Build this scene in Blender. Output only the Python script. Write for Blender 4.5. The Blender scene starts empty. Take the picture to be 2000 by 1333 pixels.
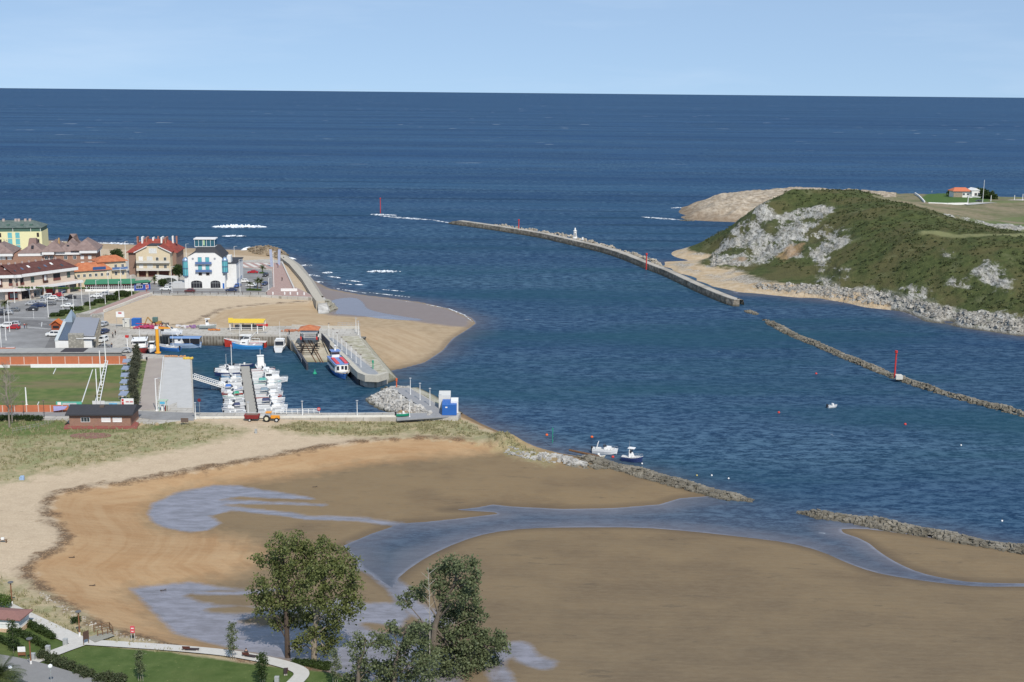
import bpy, math, random
import numpy as np
from mathutils import Matrix, Vector
random.seed(7); RNG = np.random.default_rng(11)
SC = bpy.context.scene; COL = SC.collection
# ------------------------------------------------------------------ camera
H = 80.0; F = 2400.0; PITCH = math.radians(11.43); ROLL = math.radians(0.54)
CAM = Matrix.Translation((0, 0, H)) @ Matrix.Rotation(math.pi/2 - PITCH, 4, 'X') @ Matrix.Rotation(ROLL, 4, 'Z')
cd = bpy.data.cameras.new('camera'); cam = bpy.data.objects.new('camera', cd); COL.objects.link(cam)
cam.matrix_world = CAM; cd.sensor_width = 36; cd.lens = F/2000*36; cd.clip_start = 1; cd.clip_end = 400000
SC.camera = cam
# ------------------------------------------------------------------ sky and sun
SUN_AZ = math.radians(158); SUN_EL = math.radians(47)
w = bpy.data.worlds.new('World'); SC.world = w; w.use_nodes = True
nt = w.node_tree; bg = nt.nodes['Background']
sky = nt.nodes.new('ShaderNodeTexSky'); sky.sky_type = 'NISHITA'; sky.sun_disc = False
sky.sun_elevation = SUN_EL; sky.sun_rotation = SUN_AZ; sky.altitude = 80; sky.air_density = 1.0; sky.dust_density = 0.4; sky.ozone_density = 4.0
tc = nt.nodes.new('ShaderNodeTexCoord'); mp = nt.nodes.new('ShaderNodeMapping'); mp.inputs['Scale'].default_value = (1.2, 1.2, 9)
nz = nt.nodes.new('ShaderNodeTexNoise'); nz.inputs['Scale'].default_value = 2.2; nz.inputs['Detail'].default_value = 7; nz.inputs['Roughness'].default_value = .6
cr = nt.nodes.new('ShaderNodeValToRGB'); cr.color_ramp.elements[0].position = .50; cr.color_ramp.elements[1].position = .85
cr.color_ramp.elements[1].color = (.35, .35, .35, 1)
mx = nt.nodes.new('ShaderNodeMix'); mx.data_type = 'RGBA'; mx.inputs[7].default_value = (7.5, 8.3, 9.2, 1)
sx = nt.nodes.new('ShaderNodeSeparateXYZ'); nt.links.new(tc.outputs['Generated'], sx.inputs[0])
ab = nt.nodes.new('ShaderNodeMath'); ab.operation = 'ABSOLUTE'; nt.links.new(sx.outputs[2], ab.inputs[0])
ma = nt.nodes.new('ShaderNodeMath'); ma.operation = 'MULTIPLY_ADD'; nt.links.new(ab.outputs[0], ma.inputs[0]); ma.inputs[1].default_value = 1.2; ma.inputs[2].default_value = .13
cx = nt.nodes.new('ShaderNodeCombineXYZ'); nt.links.new(sx.outputs[0], cx.inputs[0]); nt.links.new(sx.outputs[1], cx.inputs[1]); nt.links.new(ma.outputs[0], cx.inputs[2])
vn = nt.nodes.new('ShaderNodeVectorMath'); vn.operation = 'NORMALIZE'; nt.links.new(cx.outputs[0], vn.inputs[0]); nt.links.new(vn.outputs[0], sky.inputs['Vector'])
nt.links.new(tc.outputs['Generated'], mp.inputs['Vector']); nt.links.new(mp.outputs[0], nz.inputs['Vector'])
nt.links.new(nz.outputs[0], cr.inputs[0]); nt.links.new(cr.outputs[0], mx.inputs[0]); nt.links.new(sky.outputs[0], mx.inputs[6])
mz = nt.nodes.new('ShaderNodeMix'); mz.data_type = 'RGBA'; mz.inputs[0].default_value = .5; nt.links.new(mx.outputs[2], mz.inputs[6]); mz.inputs[7].default_value = (3.3, 4.5, 6.1, 1)
nt.links.new(mz.outputs[2], bg.inputs['Color']); bg.inputs['Strength'].default_value = 0.125
sl = bpy.data.lights.new('sun', 'SUN'); so = bpy.data.objects.new('sun', sl); COL.objects.link(so)
sl.energy = 3.9; sl.angle = math.radians(.5); sl.color = (1, .95, .87)
sv = Vector((math.sin(SUN_AZ)*math.cos(SUN_EL), math.cos(SUN_AZ)*math.cos(SUN_EL), math.sin(SUN_EL)))
so.rotation_euler = (-sv).to_track_quat('-Z', 'Y').to_euler()
SC.view_settings.view_transform = 'Standard'; SC.view_settings.look = 'None'; SC.view_settings.exposure = 0.12; SC.view_settings.gamma = 1
SC.cycles.max_bounces = 5; SC.cycles.diffuse_bounces = 2; SC.cycles.glossy_bounces = 2; SC.cycles.transmission_bounces = 2
SC.cycles.transparent_max_bounces = 4; SC.cycles.caustics_reflective = False; SC.cycles.caustics_refractive = False
# ------------------------------------------------------------------ helpers
R3 = np.array(CAM.to_3x3())
def P(px, py, z=0.0):
    "point of the plane at height z that shows at photo pixel (px, py)"
    d = R3 @ np.array([(px-1000)/F, -(py-666.5)/F, -1.0])
    t = (z-H)/d[2]
    return (d[0]*t, d[1]*t, z)
def PD(px, py, Y):
    "point at forward distance Y seen at the pixel"
    d = R3 @ np.array([(px-1000)/F, -(py-666.5)/F, -1.0]); t = Y/d[1]
    return (d[0]*t, Y, H+d[2]*t)
def P2(px, py, z=0.0): return P(px, py, z)[:2]
def poly(pts, z=0.0): return np.array([P2(a, b, z) for a, b in pts])
def sc_at(px, py, z=0.0): return F/ math.hypot(P(px, py, z)[1], H-z)   # photo pixels per metre
def sdf(x, y, pg):
    "signed distance, positive inside polygon"
    x = np.asarray(x, float); y = np.asarray(y, float)
    d2 = np.full(x.shape, 1e18); ins = np.zeros(x.shape, bool); n = len(pg)
    for i in range(n):
        ax, ay = pg[i]; bx, by = pg[(i+1) % n]
        ex, ey = bx-ax, by-ay; L = ex*ex+ey*ey+1e-12
        wx = x-ax; wy = y-ay; t = np.clip((wx*ex+wy*ey)/L, 0, 1)
        dx = wx-ex*t; dy = wy-ey*t; np.minimum(d2, dx*dx+dy*dy, out=d2)
        if ay != by:
            c = ((ay > y) != (by > y)) & (x < ex*(y-ay)/(by-ay)+ax); ins ^= c
    d = np.sqrt(d2); return np.where(ins, d, -d)
def pdist(x, y, ln):
    x = np.asarray(x, float); y = np.asarray(y, float); d2 = np.full(x.shape, 1e18)
    for i in range(len(ln)-1):
        ax, ay = ln[i]; bx, by = ln[i+1]; ex, ey = bx-ax, by-ay; L = ex*ex+ey*ey+1e-12
        wx = x-ax; wy = y-ay; t = np.clip((wx*ex+wy*ey)/L, 0, 1)
        dx = wx-ex*t; dy = wy-ey*t; np.minimum(d2, dx*dx+dy*dy, out=d2)
    return np.sqrt(d2)
def sst(a, b, x): t = np.clip((x-a)/(b-a), 0, 1); return t*t*(3-2*t)
def chaikin(pg, n=2, closed=True):
    pg = np.array(pg, float)
    for _ in range(n):
        if closed: q = np.roll(pg, -1, 0); pg = np.stack([pg*.75+q*.25, pg*.25+q*.75], 1).reshape(-1, 2)
        else:
            q = np.stack([pg[:-1]*.75+pg[1:]*.25, pg[:-1]*.25+pg[1:]*.75], 1).reshape(-1, 2)
            pg = np.vstack([pg[:1], q, pg[-1:]])
    return pg
def vnoise(x, y, seed=0):
    xi = np.floor(x).astype(np.int64); yi = np.floor(y).astype(np.int64); fx = x-xi; fy = y-yi
    def h(a, b):
        v = (a*374761393+b*668265263+seed*974711) & 0xffffffff; v = ((v ^ (v >> 13))*1274126177) & 0xffffffff
        return ((v ^ (v >> 16)) & 0xffff)/65535.0
    u = fx*fx*(3-2*fx); v = fy*fy*(3-2*fy)
    return (h(xi, yi)*(1-u)+h(xi+1, yi)*u)*(1-v)+(h(xi, yi+1)*(1-u)+h(xi+1, yi+1)*u)*v
def fbm(x, y, sc, o=5, seed=0, g=.5):
    s = 0; a = 1; t = 0
    for i in range(o): s = s+a*vnoise(x/sc*2**i+17.3*i, y/sc*2**i-9.1*i, seed+i); t += a; a *= g
    return s/t-.5
# ---- node materials
class NT:
    def __init__(s, name):
        s.m = bpy.data.materials.new(name); s.m.use_nodes = True; s.t = s.m.node_tree; s.b = s.t.nodes['Principled BSDF']
        s.out = s.t.nodes['Material Output']; s.tc = None
    def n(s, ty, **k):
        o = s.t.nodes.new(ty)
        for a, b in k.items(): setattr(o, a, b)
        return o
    def L(s, a, b): s.t.links.new(a, b)
    def put(s, sock, v):
        if isinstance(v, bpy.types.NodeSocket): s.L(v, sock)
        elif isinstance(v, (tuple, list)) and len(v) == 3 and sock.type == 'RGBA': sock.default_value = (*v, 1)
        else: sock.default_value = v
    def obj(s, scale=None, rot=None):
        if s.tc is None: s.tc = s.n('ShaderNodeTexCoord')
        v = s.tc.outputs['Object']
        if scale is not None:
            m = s.n('ShaderNodeMapping'); s.L(v, m.inputs[0]); m.inputs['Scale'].default_value = scale
            if rot: m.inputs['Rotation'].default_value = rot
            v = m.outputs[0]
        return v
    def noise(s, scale, detail=4, rough=.55, vec=None, dist=0.0):
        o = s.n('ShaderNodeTexNoise'); o.inputs['Scale'].default_value = scale; o.inputs['Detail'].default_value = detail
        o.inputs['Roughness'].default_value = rough; o.inputs['Distortion'].default_value = dist
        s.L(vec if vec is not None else s.obj(), o.inputs['Vector']); return o.outputs[0]
    def vor(s, scale, vec=None, feature='F1', out='Distance'):
        o = s.n('ShaderNodeTexVoronoi', feature=feature); o.inputs['Scale'].default_value = scale
        s.L(vec if vec is not None else s.obj(), o.inputs['Vector']); return o.outputs[out]
    def wave(s, scale, vec=None, dist=0, det=2, dscale=1.0, direction='X'):
        o = s.n('ShaderNodeTexWave', bands_direction=direction); o.inputs['Scale'].default_value = scale; o.inputs['Distortion'].default_value = dist
        o.inputs['Detail'].default_value = det; o.inputs['Detail Scale'].default_value = dscale
        s.L(vec if vec is not None else s.obj(), o.inputs['Vector']); return o.outputs['Fac']
    def math(s, op, a, b=0.0, c=None, clamp=False):
        o = s.n('ShaderNodeMath', operation=op, use_clamp=clamp); s.put(o.inputs[0], a); s.put(o.inputs[1], b)
        if c is not None: s.put(o.inputs[2], c)
        return o.outputs[0]
    def rng(s, v, a, b, c=0.0, d=1.0):
        o = s.n('ShaderNodeMapRange'); s.put(o.inputs[0], v); s.put(o.inputs[1], a); s.put(o.inputs[2], b); s.put(o.inputs[3], c); s.put(o.inputs[4], d)
        return o.outputs[0]
    def mix(s, f, a, b, blend='MIX'):
        o = s.n('ShaderNodeMix', data_type='RGBA', blend_type=blend); s.put(o.inputs[0], f); s.put(o.inputs[6], a); s.put(o.inputs[7], b)
        return o.outputs[2]
    def attr(s, name): o = s.n('ShaderNodeAttribute', attribute_name=name); return o.outputs['Fac']
    def bump(s, h, strength=.3, dist=.1, normal=None):
        o = s.n('ShaderNodeBump'); s.put(o.inputs['Strength'], strength); o.inputs['Distance'].default_value = dist; s.L(h, o.inputs['Height'])
        if normal is not None: s.L(normal, o.inputs['Normal'])
        return o.outputs[0]
    def fin(s, col=None, rough=.8, normal=None, spec=.3, metal=0.0):
        if col is not None: s.put(s.b.inputs['Base Color'], col)
        s.put(s.b.inputs['Roughness'], rough); s.put(s.b.inputs['Specular IOR Level'], spec); s.put(s.b.inputs['Metallic'], metal)
        if normal is not None: s.L(normal, s.b.inputs['Normal'])
        return s.m
MATS = {}
def M(name, col, rough=.75, var=.18, scale=.8, spec=.3, metal=0.0):
    "plain surface with procedural weathering"
    k = (name, col)
    if k in MATS: return MATS[k]
    t = NT(name)
    if var > 0:
        n1 = t.noise(scale, 5, .65); n2 = t.noise(scale*9, 2)
        f = t.math('ADD', t.math('MULTIPLY', n1, .7), t.math('MULTIPLY', n2, .3))
        f = t.rng(f, .3, .7, 1-var, 1+var*.6)
        c = t.n('ShaderNodeVectorMath', operation='SCALE'); c.inputs[0].default_value = col; t.L(f, c.inputs['Scale']); col = c.outputs[0]
    MATS[k] = t.fin(col, rough, spec=spec, metal=metal); return MATS[k]
# ---- mesh builder
class MB:
    def __init__(s): s.v = []; s.f = []; s.T = Matrix.Identity(4)
    def add(s, vs, fs):
        b = len(s.v); T = s.T
        s.v += [tuple(T @ Vector(p)) for p in vs]; s.f += [tuple(i+b for i in f) for f in fs]; return s
    def box(s, x0, x1, y0, y1, z0, z1):
        return s.add([(x0,y0,z0),(x1,y0,z0),(x1,y1,z0),(x0,y1,z0),(x0,y0,z1),(x1,y0,z1),(x1,y1,z1),(x0,y1,z1)],
                     [(0,3,2,1),(4,5,6,7),(0,1,5,4),(1,2,6,5),(2,3,7,6),(3,0,4,7)])
    def cbox(s, c, d, rz=0.0):
        cx, cy, cz = c; a, b, h = d[0]/2, d[1]/2, d[2]/2; co, si = math.cos(rz), math.sin(rz)
        vs = [(cx+x*co-y*si, cy+x*si+y*co, cz+z) for z in (-h, h) for x, y in ((-a,-b),(a,-b),(a,b),(-a,b))]
        return s.add(vs, [(0,3,2,1),(4,5,6,7),(0,1,5,4),(1,2,6,5),(2,3,7,6),(3,0,4,7)])
    def prism(s, pts, z0, z1, top=None):
        n = len(pts); top = top or pts
        a = sum(pts[i][0]*pts[(i+1) % n][1]-pts[(i+1) % n][0]*pts[i][1] for i in range(n))
        if a < 0: pts = list(pts)[::-1]; top = list(top)[::-1]
        vs = [(p[0], p[1], z0) for p in pts]+[(p[0], p[1], z1) for p in top]
        return s.add(vs, [tuple(range(n))[::-1], tuple(range(n, 2*n))]+[(i, (i+1) % n, n+(i+1) % n, n+i) for i in range(n)])
    def tube(s, p0, p1, r0, r1=None, n=6):
        p0 = Vector(p0); p1 = Vector(p1); r1 = r0 if r1 is None else r1; d = (p1-p0)
        if d.length < 1e-6: return s
        d.normalize(); u = d.orthogonal().normalized(); w_ = d.cross(u)
        vs = []
        for p, r in ((p0, r0), (p1, r1)):
            for i in range(n):
                a = 2*math.pi*i/n; vs.append(tuple(p+u*(r*math.cos(a))+w_*(r*math.sin(a))))
        return s.add(vs, [tuple(range(n))[::-1], tuple(range(n, 2*n))]+[(i, (i+1) % n, n+(i+1) % n, n+i) for i in range(n)])
    def lathe(s, prof, c=(0,0,0), n=12):
        vs = []; m = len(prof)
        for r, z in prof:
            for i in range(n):
                a = 2*math.pi*i/n; vs.append((c[0]+r*math.cos(a), c[1]+r*math.sin(a), c[2]+z))
        fs = [tuple(range(n))[::-1], tuple(range((m-1)*n, m*n))]
        for j in range(m-1): fs += [(j*n+i, j*n+(i+1) % n, (j+1)*n+(i+1) % n, (j+1)*n+i) for i in range(n)]
        return s.add(vs, fs)
    def ball(s, c, r, n=10, m=6, sq=(1,1,1)):
        prof = [(max(.001, math.sin(math.pi*j/m))*r, -math.cos(math.pi*j/m)*r) for j in range(m+1)]
        b = len(s.v); T = s.T; s.T = T @ Matrix.Translation(c) @ Matrix.Diagonal((*sq, 1)); s.lathe(prof, n=n); s.T = T; return s
    def loft(s, secs, cap=True):
        "secs: list of rings with equal point count"
        n = len(secs[0]); vs = [p for r in secs for p in r]; fs = []
        for j in range(len(secs)-1): fs += [(j*n+i, j*n+(i+1) % n, (j+1)*n+(i+1) % n, (j+1)*n+i) for i in range(n)]
        if cap: fs += [tuple(range(n))[::-1], tuple(range((len(secs)-1)*n, len(secs)*n))]
        return s.add(vs, fs)
    def quad(s, a, b, c, d): return s.add([a, b, c, d], [(0,1,2,3)])
    def hip(s, x0, x1, y0, y1, z0, z1, ins=None, axis='x', th=.18):
        ins = (min(x1-x0, y1-y0)/2) if ins is None else ins
        if axis == 'x': r0 = (x0+ins, (y0+y1)/2, z1); r1 = (x1-ins, (y0+y1)/2, z1)
        else: r0 = ((x0+x1)/2, y0+ins, z1); r1 = ((x0+x1)/2, y1-ins, z1)
        vs = [(x0,y0,z0),(x1,y0,z0),(x1,y1,z0),(x0,y1,z0),(x0,y0,z0+th),(x1,y0,z0+th),(x1,y1,z0+th),(x0,y1,z0+th),r0,r1]
        fs = [(0,3,2,1),(0,1,5,4),(1,2,6,5),(2,3,7,6),(3,0,4,7)]
        fs += [(4,5,9,8),(5,6,9),(6,7,8,9),(7,4,8)] if axis == 'x' else [(4,5,8),(5,6,9,8),(6,7,9),(7,4,8,9)]
        return s.add(vs, fs)
    def build(s, name, mat, parent=None, smooth=False):
        me = bpy.data.meshes.new(name); me.from_pydata(s.v, [], s.f); me.update()
        me.materials.append(mat)
        if smooth: me.polygons.foreach_set('use_smooth', [True]*len(me.polygons))
        o = bpy.data.objects.new(name, me); COL.objects.link(o)
        if parent is not None: o.parent = parent
        return o
def grid_obj(name, X, Y, Z, mat, keep=None, attrs=None, smooth=True):
    r, c = X.shape; vs = np.stack([X, Y, Z], -1).reshape(-1, 3)
    i = np.arange(r*c).reshape(r, c); q = np.stack([i[:-1,:-1], i[:-1,1:], i[1:,1:], i[1:,:-1]], -1).reshape(-1, 4)
    if keep is not None:
        k = keep.reshape(-1); q = q[k[q].any(1)]
        used = np.zeros(r*c, bool); used[q.reshape(-1)] = True; mp_ = np.cumsum(used)-1; vs = vs[used]; q = mp_[q]
        if attrs: attrs = {a: b.reshape(-1)[used] for a, b in attrs.items()}
    elif attrs: attrs = {a: b.reshape(-1) for a, b in attrs.items()}
    me = bpy.data.meshes.new(name); me.vertices.add(len(vs)); me.vertices.foreach_set('co', vs.reshape(-1).astype(np.float32))
    me.loops.add(q.size); me.loops.foreach_set('vertex_index', q.reshape(-1).astype(np.int32))
    me.polygons.add(len(q)); me.polygons.foreach_set('loop_start', np.arange(0, q.size, 4, dtype=np.int32))
    me.update(calc_edges=True); me.validate()
    for a, b in (attrs or {}).items():
        at = me.attributes.new(a, 'FLOAT', 'POINT'); at.data.foreach_set('value', b.astype(np.float32))
    if smooth: me.polygons.foreach_set('use_smooth', np.ones(len(me.polygons), bool))
    me.materials.append(mat); o = bpy.data.objects.new(name, me); COL.objects.link(o); return o
def tag(o, label=None, cat=None, group=None, kind=None):
    if label: o['label'] = label
    if cat: o['category'] = cat
    if group: o['group'] = group
    if kind: o['kind'] = kind
    return o
def thing(name, label, cat, loc=(0,0,0), rz=0.0, group=None):
    o = bpy.data.objects.new(name, None); COL.objects.link(o); o.location = loc; o.rotation_euler = (0, 0, rz); o.empty_display_size = .2
    return tag(o, label, cat, group)
def dup(root, loc, rz=0.0, label=None, group=None, scale=None):
    r = root.copy(); COL.objects.link(r); r.location = loc; r.rotation_euler = (0, 0, rz)
    if label: r['label'] = label
    if group: r['group'] = group
    if scale: r.scale = scale if isinstance(scale, tuple) else (scale,)*3
    for ch in list(root.children):
        c = ch.copy(); COL.objects.link(c); c.parent = r
        for g in ch.children: d = g.copy(); COL.objects.link(d); d.parent = c
    return r
ORD = ['first','second','third','fourth','fifth','sixth','seventh','eighth','ninth','tenth','eleventh','twelfth','thirteenth','fourteenth','fifteenth','sixteenth','seventeenth','eighteenth','nineteenth','twentieth']
def face2(a, b): return math.atan2(b[1]-a[1], b[0]-a[0])
# ================================================================== LAND SHAPES (traced outlines laid on their own heights)
Q = 3.4      # level of the quay and the streets
MAIN = poly([(-700,466),(0,469),(120,471),(250,478),(345,484),(470,489),(500,489),(530,494),(562,507),(580,520),(600,543),(640,564),(700,576),(760,583),(820,591),(880,605),(918,622),(926,632),(908,645),(880,662),(862,684),(826,708),(778,721),(757,724),(760,745),(760,800),
 (895,806),(935,828),(985,850),(1060,882),(1130,893),(1200,915),(1300,945),(1380,968),(1325,972),(1285,984),(1200,991),(1100,993),(1000,988),(962,984),(930,990),(865,997),(940,1001),(966,1003),(900,1011),(830,1018),(780,1021),(762,1028),(720,1042),(690,1055),(664,1066),(680,1085),(700,1110),(738,1135),(775,1160),(850,1250),(1100,1700),(-700,1700)])
BAR = chaikin(poly([(768,1150),(790,1122),(840,1088),(900,1060),(960,1042),(1030,1034),(1120,1032),(1250,1032),(1350,1040),(1450,1051),(1540,1062),(1600,1078),(1650,1101),(1700,1119),(1760,1131),(1850,1143),(1920,1149),(2000,1148),(2700,1152),(2700,1750),(700,1750),(780,1240)]), 1)
SPIT = chaikin(poly([(1638,1036),(1680,1034),(1740,1041),(1830,1054),(1920,1068),(2020,1082),(2700,1150),(2700,1144),(2000,1138),(1900,1136),(1850,1129),(1800,1118),(1760,1101),(1725,1080),(1695,1055)]), 1)
UP = poly([(990,864),(900,856),(800,853),(700,861),(600,876),(500,896),(400,913),(300,931),(200,946),(130,958),(102,966),(90,990),(95,1012),(112,1030),(128,1046),(122,1060),(100,1075),(62,1095),(46,1110),(62,1135),(90,1160),(130,1182),(160,1203),(200,1224),(240,1236),(290,1250),(340,1262),(430,1275),(520,1290),(600,1303),(660,1317),(720,1345),(900,1500),(1000,1750),
 (-700,1750),(-700,476),(0,479),(200,486),(380,494),(470,499),(530,503),(560,512),(600,556),(617,590),(560,592),(500,598),(440,606),(400,629),(450,642),(560,700),(700,806),(895,812),(940,831),(985,850),(1005,860)], 2.2)
TOE = poly([(1150,905),(1000,880),(900,890),(800,898),(700,908),(600,925),(520,938),(430,946),(350,960),(300,982),(290,1003),(296,1022),(330,1038),(400,1042),(470,1052),(510,1075),(515,1095),(480,1115),(420,1132),(350,1142),(260,1150),(290,1190),(340,1236),(400,1254),(460,1268),(560,1288),(700,1330),(850,1500),(900,1750),(-700,1750),(-700,470),(0,473),(345,488),(530,498),(575,520),(612,570),(630,612),(700,640),(790,640),(840,652),(845,670),(800,700),(760,712),(700,660),(760,760),(895,806),(960,838),(1060,882)], .5)
HOLE = poly([(257,652),(562,654),(569,660),(632,660),(628,652),(702,728),(757,727)], Q)
HOLE = np.vstack([HOLE, poly([(800,750),(716,782),(745,803),(765,812)], -.3), poly([(745,807.5),(376,806.5),(372.5,698),(300,692),(257,690)], Q)])
LAWN = poly([(20,1200),(60,1215),(110,1230),(160,1247),(190,1250),(330,1262),(440,1277),(540,1290),(640,1300),(700,1320),(820,1500),(900,1750),(-600,1750),(-600,1180)], 3.2)
DUNE1 = poly([(-600,825),(130,820),(300,828),(385,826),(480,838),(470,848),(400,864),(300,884),(200,902),(100,918),(0,940),(-600,1000)], 3.1)
DUNE2 = poly([(-600,1110),(0,1118),(45,1135),(110,1175),(180,1215),(240,1238),(300,1250),(440,1276),(300,1268),(190,1248),(100,1226),(0,1182),(-600,1100)], 2.9)
DUNE3 = poly([(590,826),(775,822),(895,813),(938,832),(985,850),(1080,882),(1060,888),(985,868),(960,858),(900,850),(800,846),(700,850),(600,848),(520,838)], 2.7)
GREEN = poly([(-600,815),(130,812),(135,838),(290,840),(300,826),(345,824),(330,840),(200,848),(0,856),(-600,870)], 3.1)
def film_polys():
    a = poly([(290,1002),(298,984),(350,961),(420,948),(468,949),(520,958),(600,970),(612,975),(540,974),(470,970),(450,972),(430,977),(530,981),(632,987),(520,985),(440,985),(428,990),(560,1003),(568,1010),(500,1000),(450,998),(410,1008),(432,1022),(405,1036),(370,1040),(325,1032),(297,1020)], .4)
    b = poly([(255,1151),(300,1146),(370,1138),(430,1148),(490,1155),(480,1160),(380,1157),(360,1165),(420,1183),(560,1190),(700,1165),(740,1150),(700,1120),(690,1098),(720,1105),(780,1160),(800,1200),(770,1240),(800,1240),(850,1250),(890,1290),(900,1340),(880,1500),(800,1600),(700,1330),(560,1290),(450,1268),(400,1255),(345,1240),(300,1197)], .3)
    return a, b
FA, FB = film_polys()
ISL = [chaikin(poly(q, .3), 2) for q in ([(360,1166),(400,1156),(500,1152),(560,1160),(560,1180),(470,1186),(400,1180)],[(385,1190),(470,1184),(520,1190),(500,1199),(430,1200)],[(452,1215),(500,1205),(600,1195),(640,1205),(600,1218),(510,1226)],
  [(700,1100),(770,1160),(775,1175),(740,1176),(700,1180),(660,1150)],[(800,1195),(860,1180),(1010,1200),(1000,1240),(900,1236),(830,1216)],[(920,1270),(990,1275),(985,1295),(930,1300)],[(690,1215),(760,1220),(800,1236),(740,1240)])]
CREEKS = [(poly([(430,990),(500,999),(560,1005),(600,1012),(700,1014),(760,1020),(780,1022)], .35), 1.1), (poly([(440,978),(530,983),(630,987)], .35), .7), (poly([(450,963),(540,966),(606,974)], .35), .6), (poly([(1010,1268),(960,1295),(980,1330),(1000,1400)], .3), 1.6), (poly([(1012,1268),(1030,1290),(1060,1300)], .3), 1.8),
  (poly([(700,1060),(720,1100),(780,1150),(800,1180),(860,1215)], .3), 1.8), (poly([(360,1157),(430,1160),(500,1158),(560,1150)], .3), .7)]
MND = poly([(985,856),(1020,864),(1060,874),(1085,880)], 2.5)
def t_height(x, y):
    m = sdf(x, y, MAIN); b = np.maximum(sdf(x, y, BAR), sdf(x, y, SPIT))
    t = sdf(x, y, TOE); u = sdf(x, y, UP)
    up = np.maximum(0, -u); ti = np.maximum(0, t)
    zm = np.where(m > 0, .12+.3*sst(0, 9, m), np.maximum(m*.12, -1.6)+.12*sst(-1.2, 0, m))
    r = ti/(ti+up+1e-6); zm = zm+np.where(m > 0, (1.8*r**1.15), 0)+np.where(u > 0, sst(0, 26, u)*1.0, 0)
    zb = np.where(b > 0, .1+.55*sst(0, 14, b), np.maximum(b*.12, -1.6)+.1*sst(-1.2, 0, b))
    z = np.maximum(zm, zb); z = z+1.5*np.exp(-(pdist(x, y, MND)/3.2)**2)*(m > 0); z = np.where((sdf(x, y, HOLE) > -2.2), -2.6, z)
    return z, m, b, t, u
def tz(x, y): return float(t_height(np.array([x]), np.array([y]))[0][0])
def ON(px, py):
    "point of the left-hand land seen at the pixel"
    z = 3.0
    for _ in range(7):
        q = P(px, py, z); z2 = tz(q[0], q[1]); z = z+(z2-z)*.7
    q = P(px, py, z); return (q[0], q[1], tz(q[0], q[1]))
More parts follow.
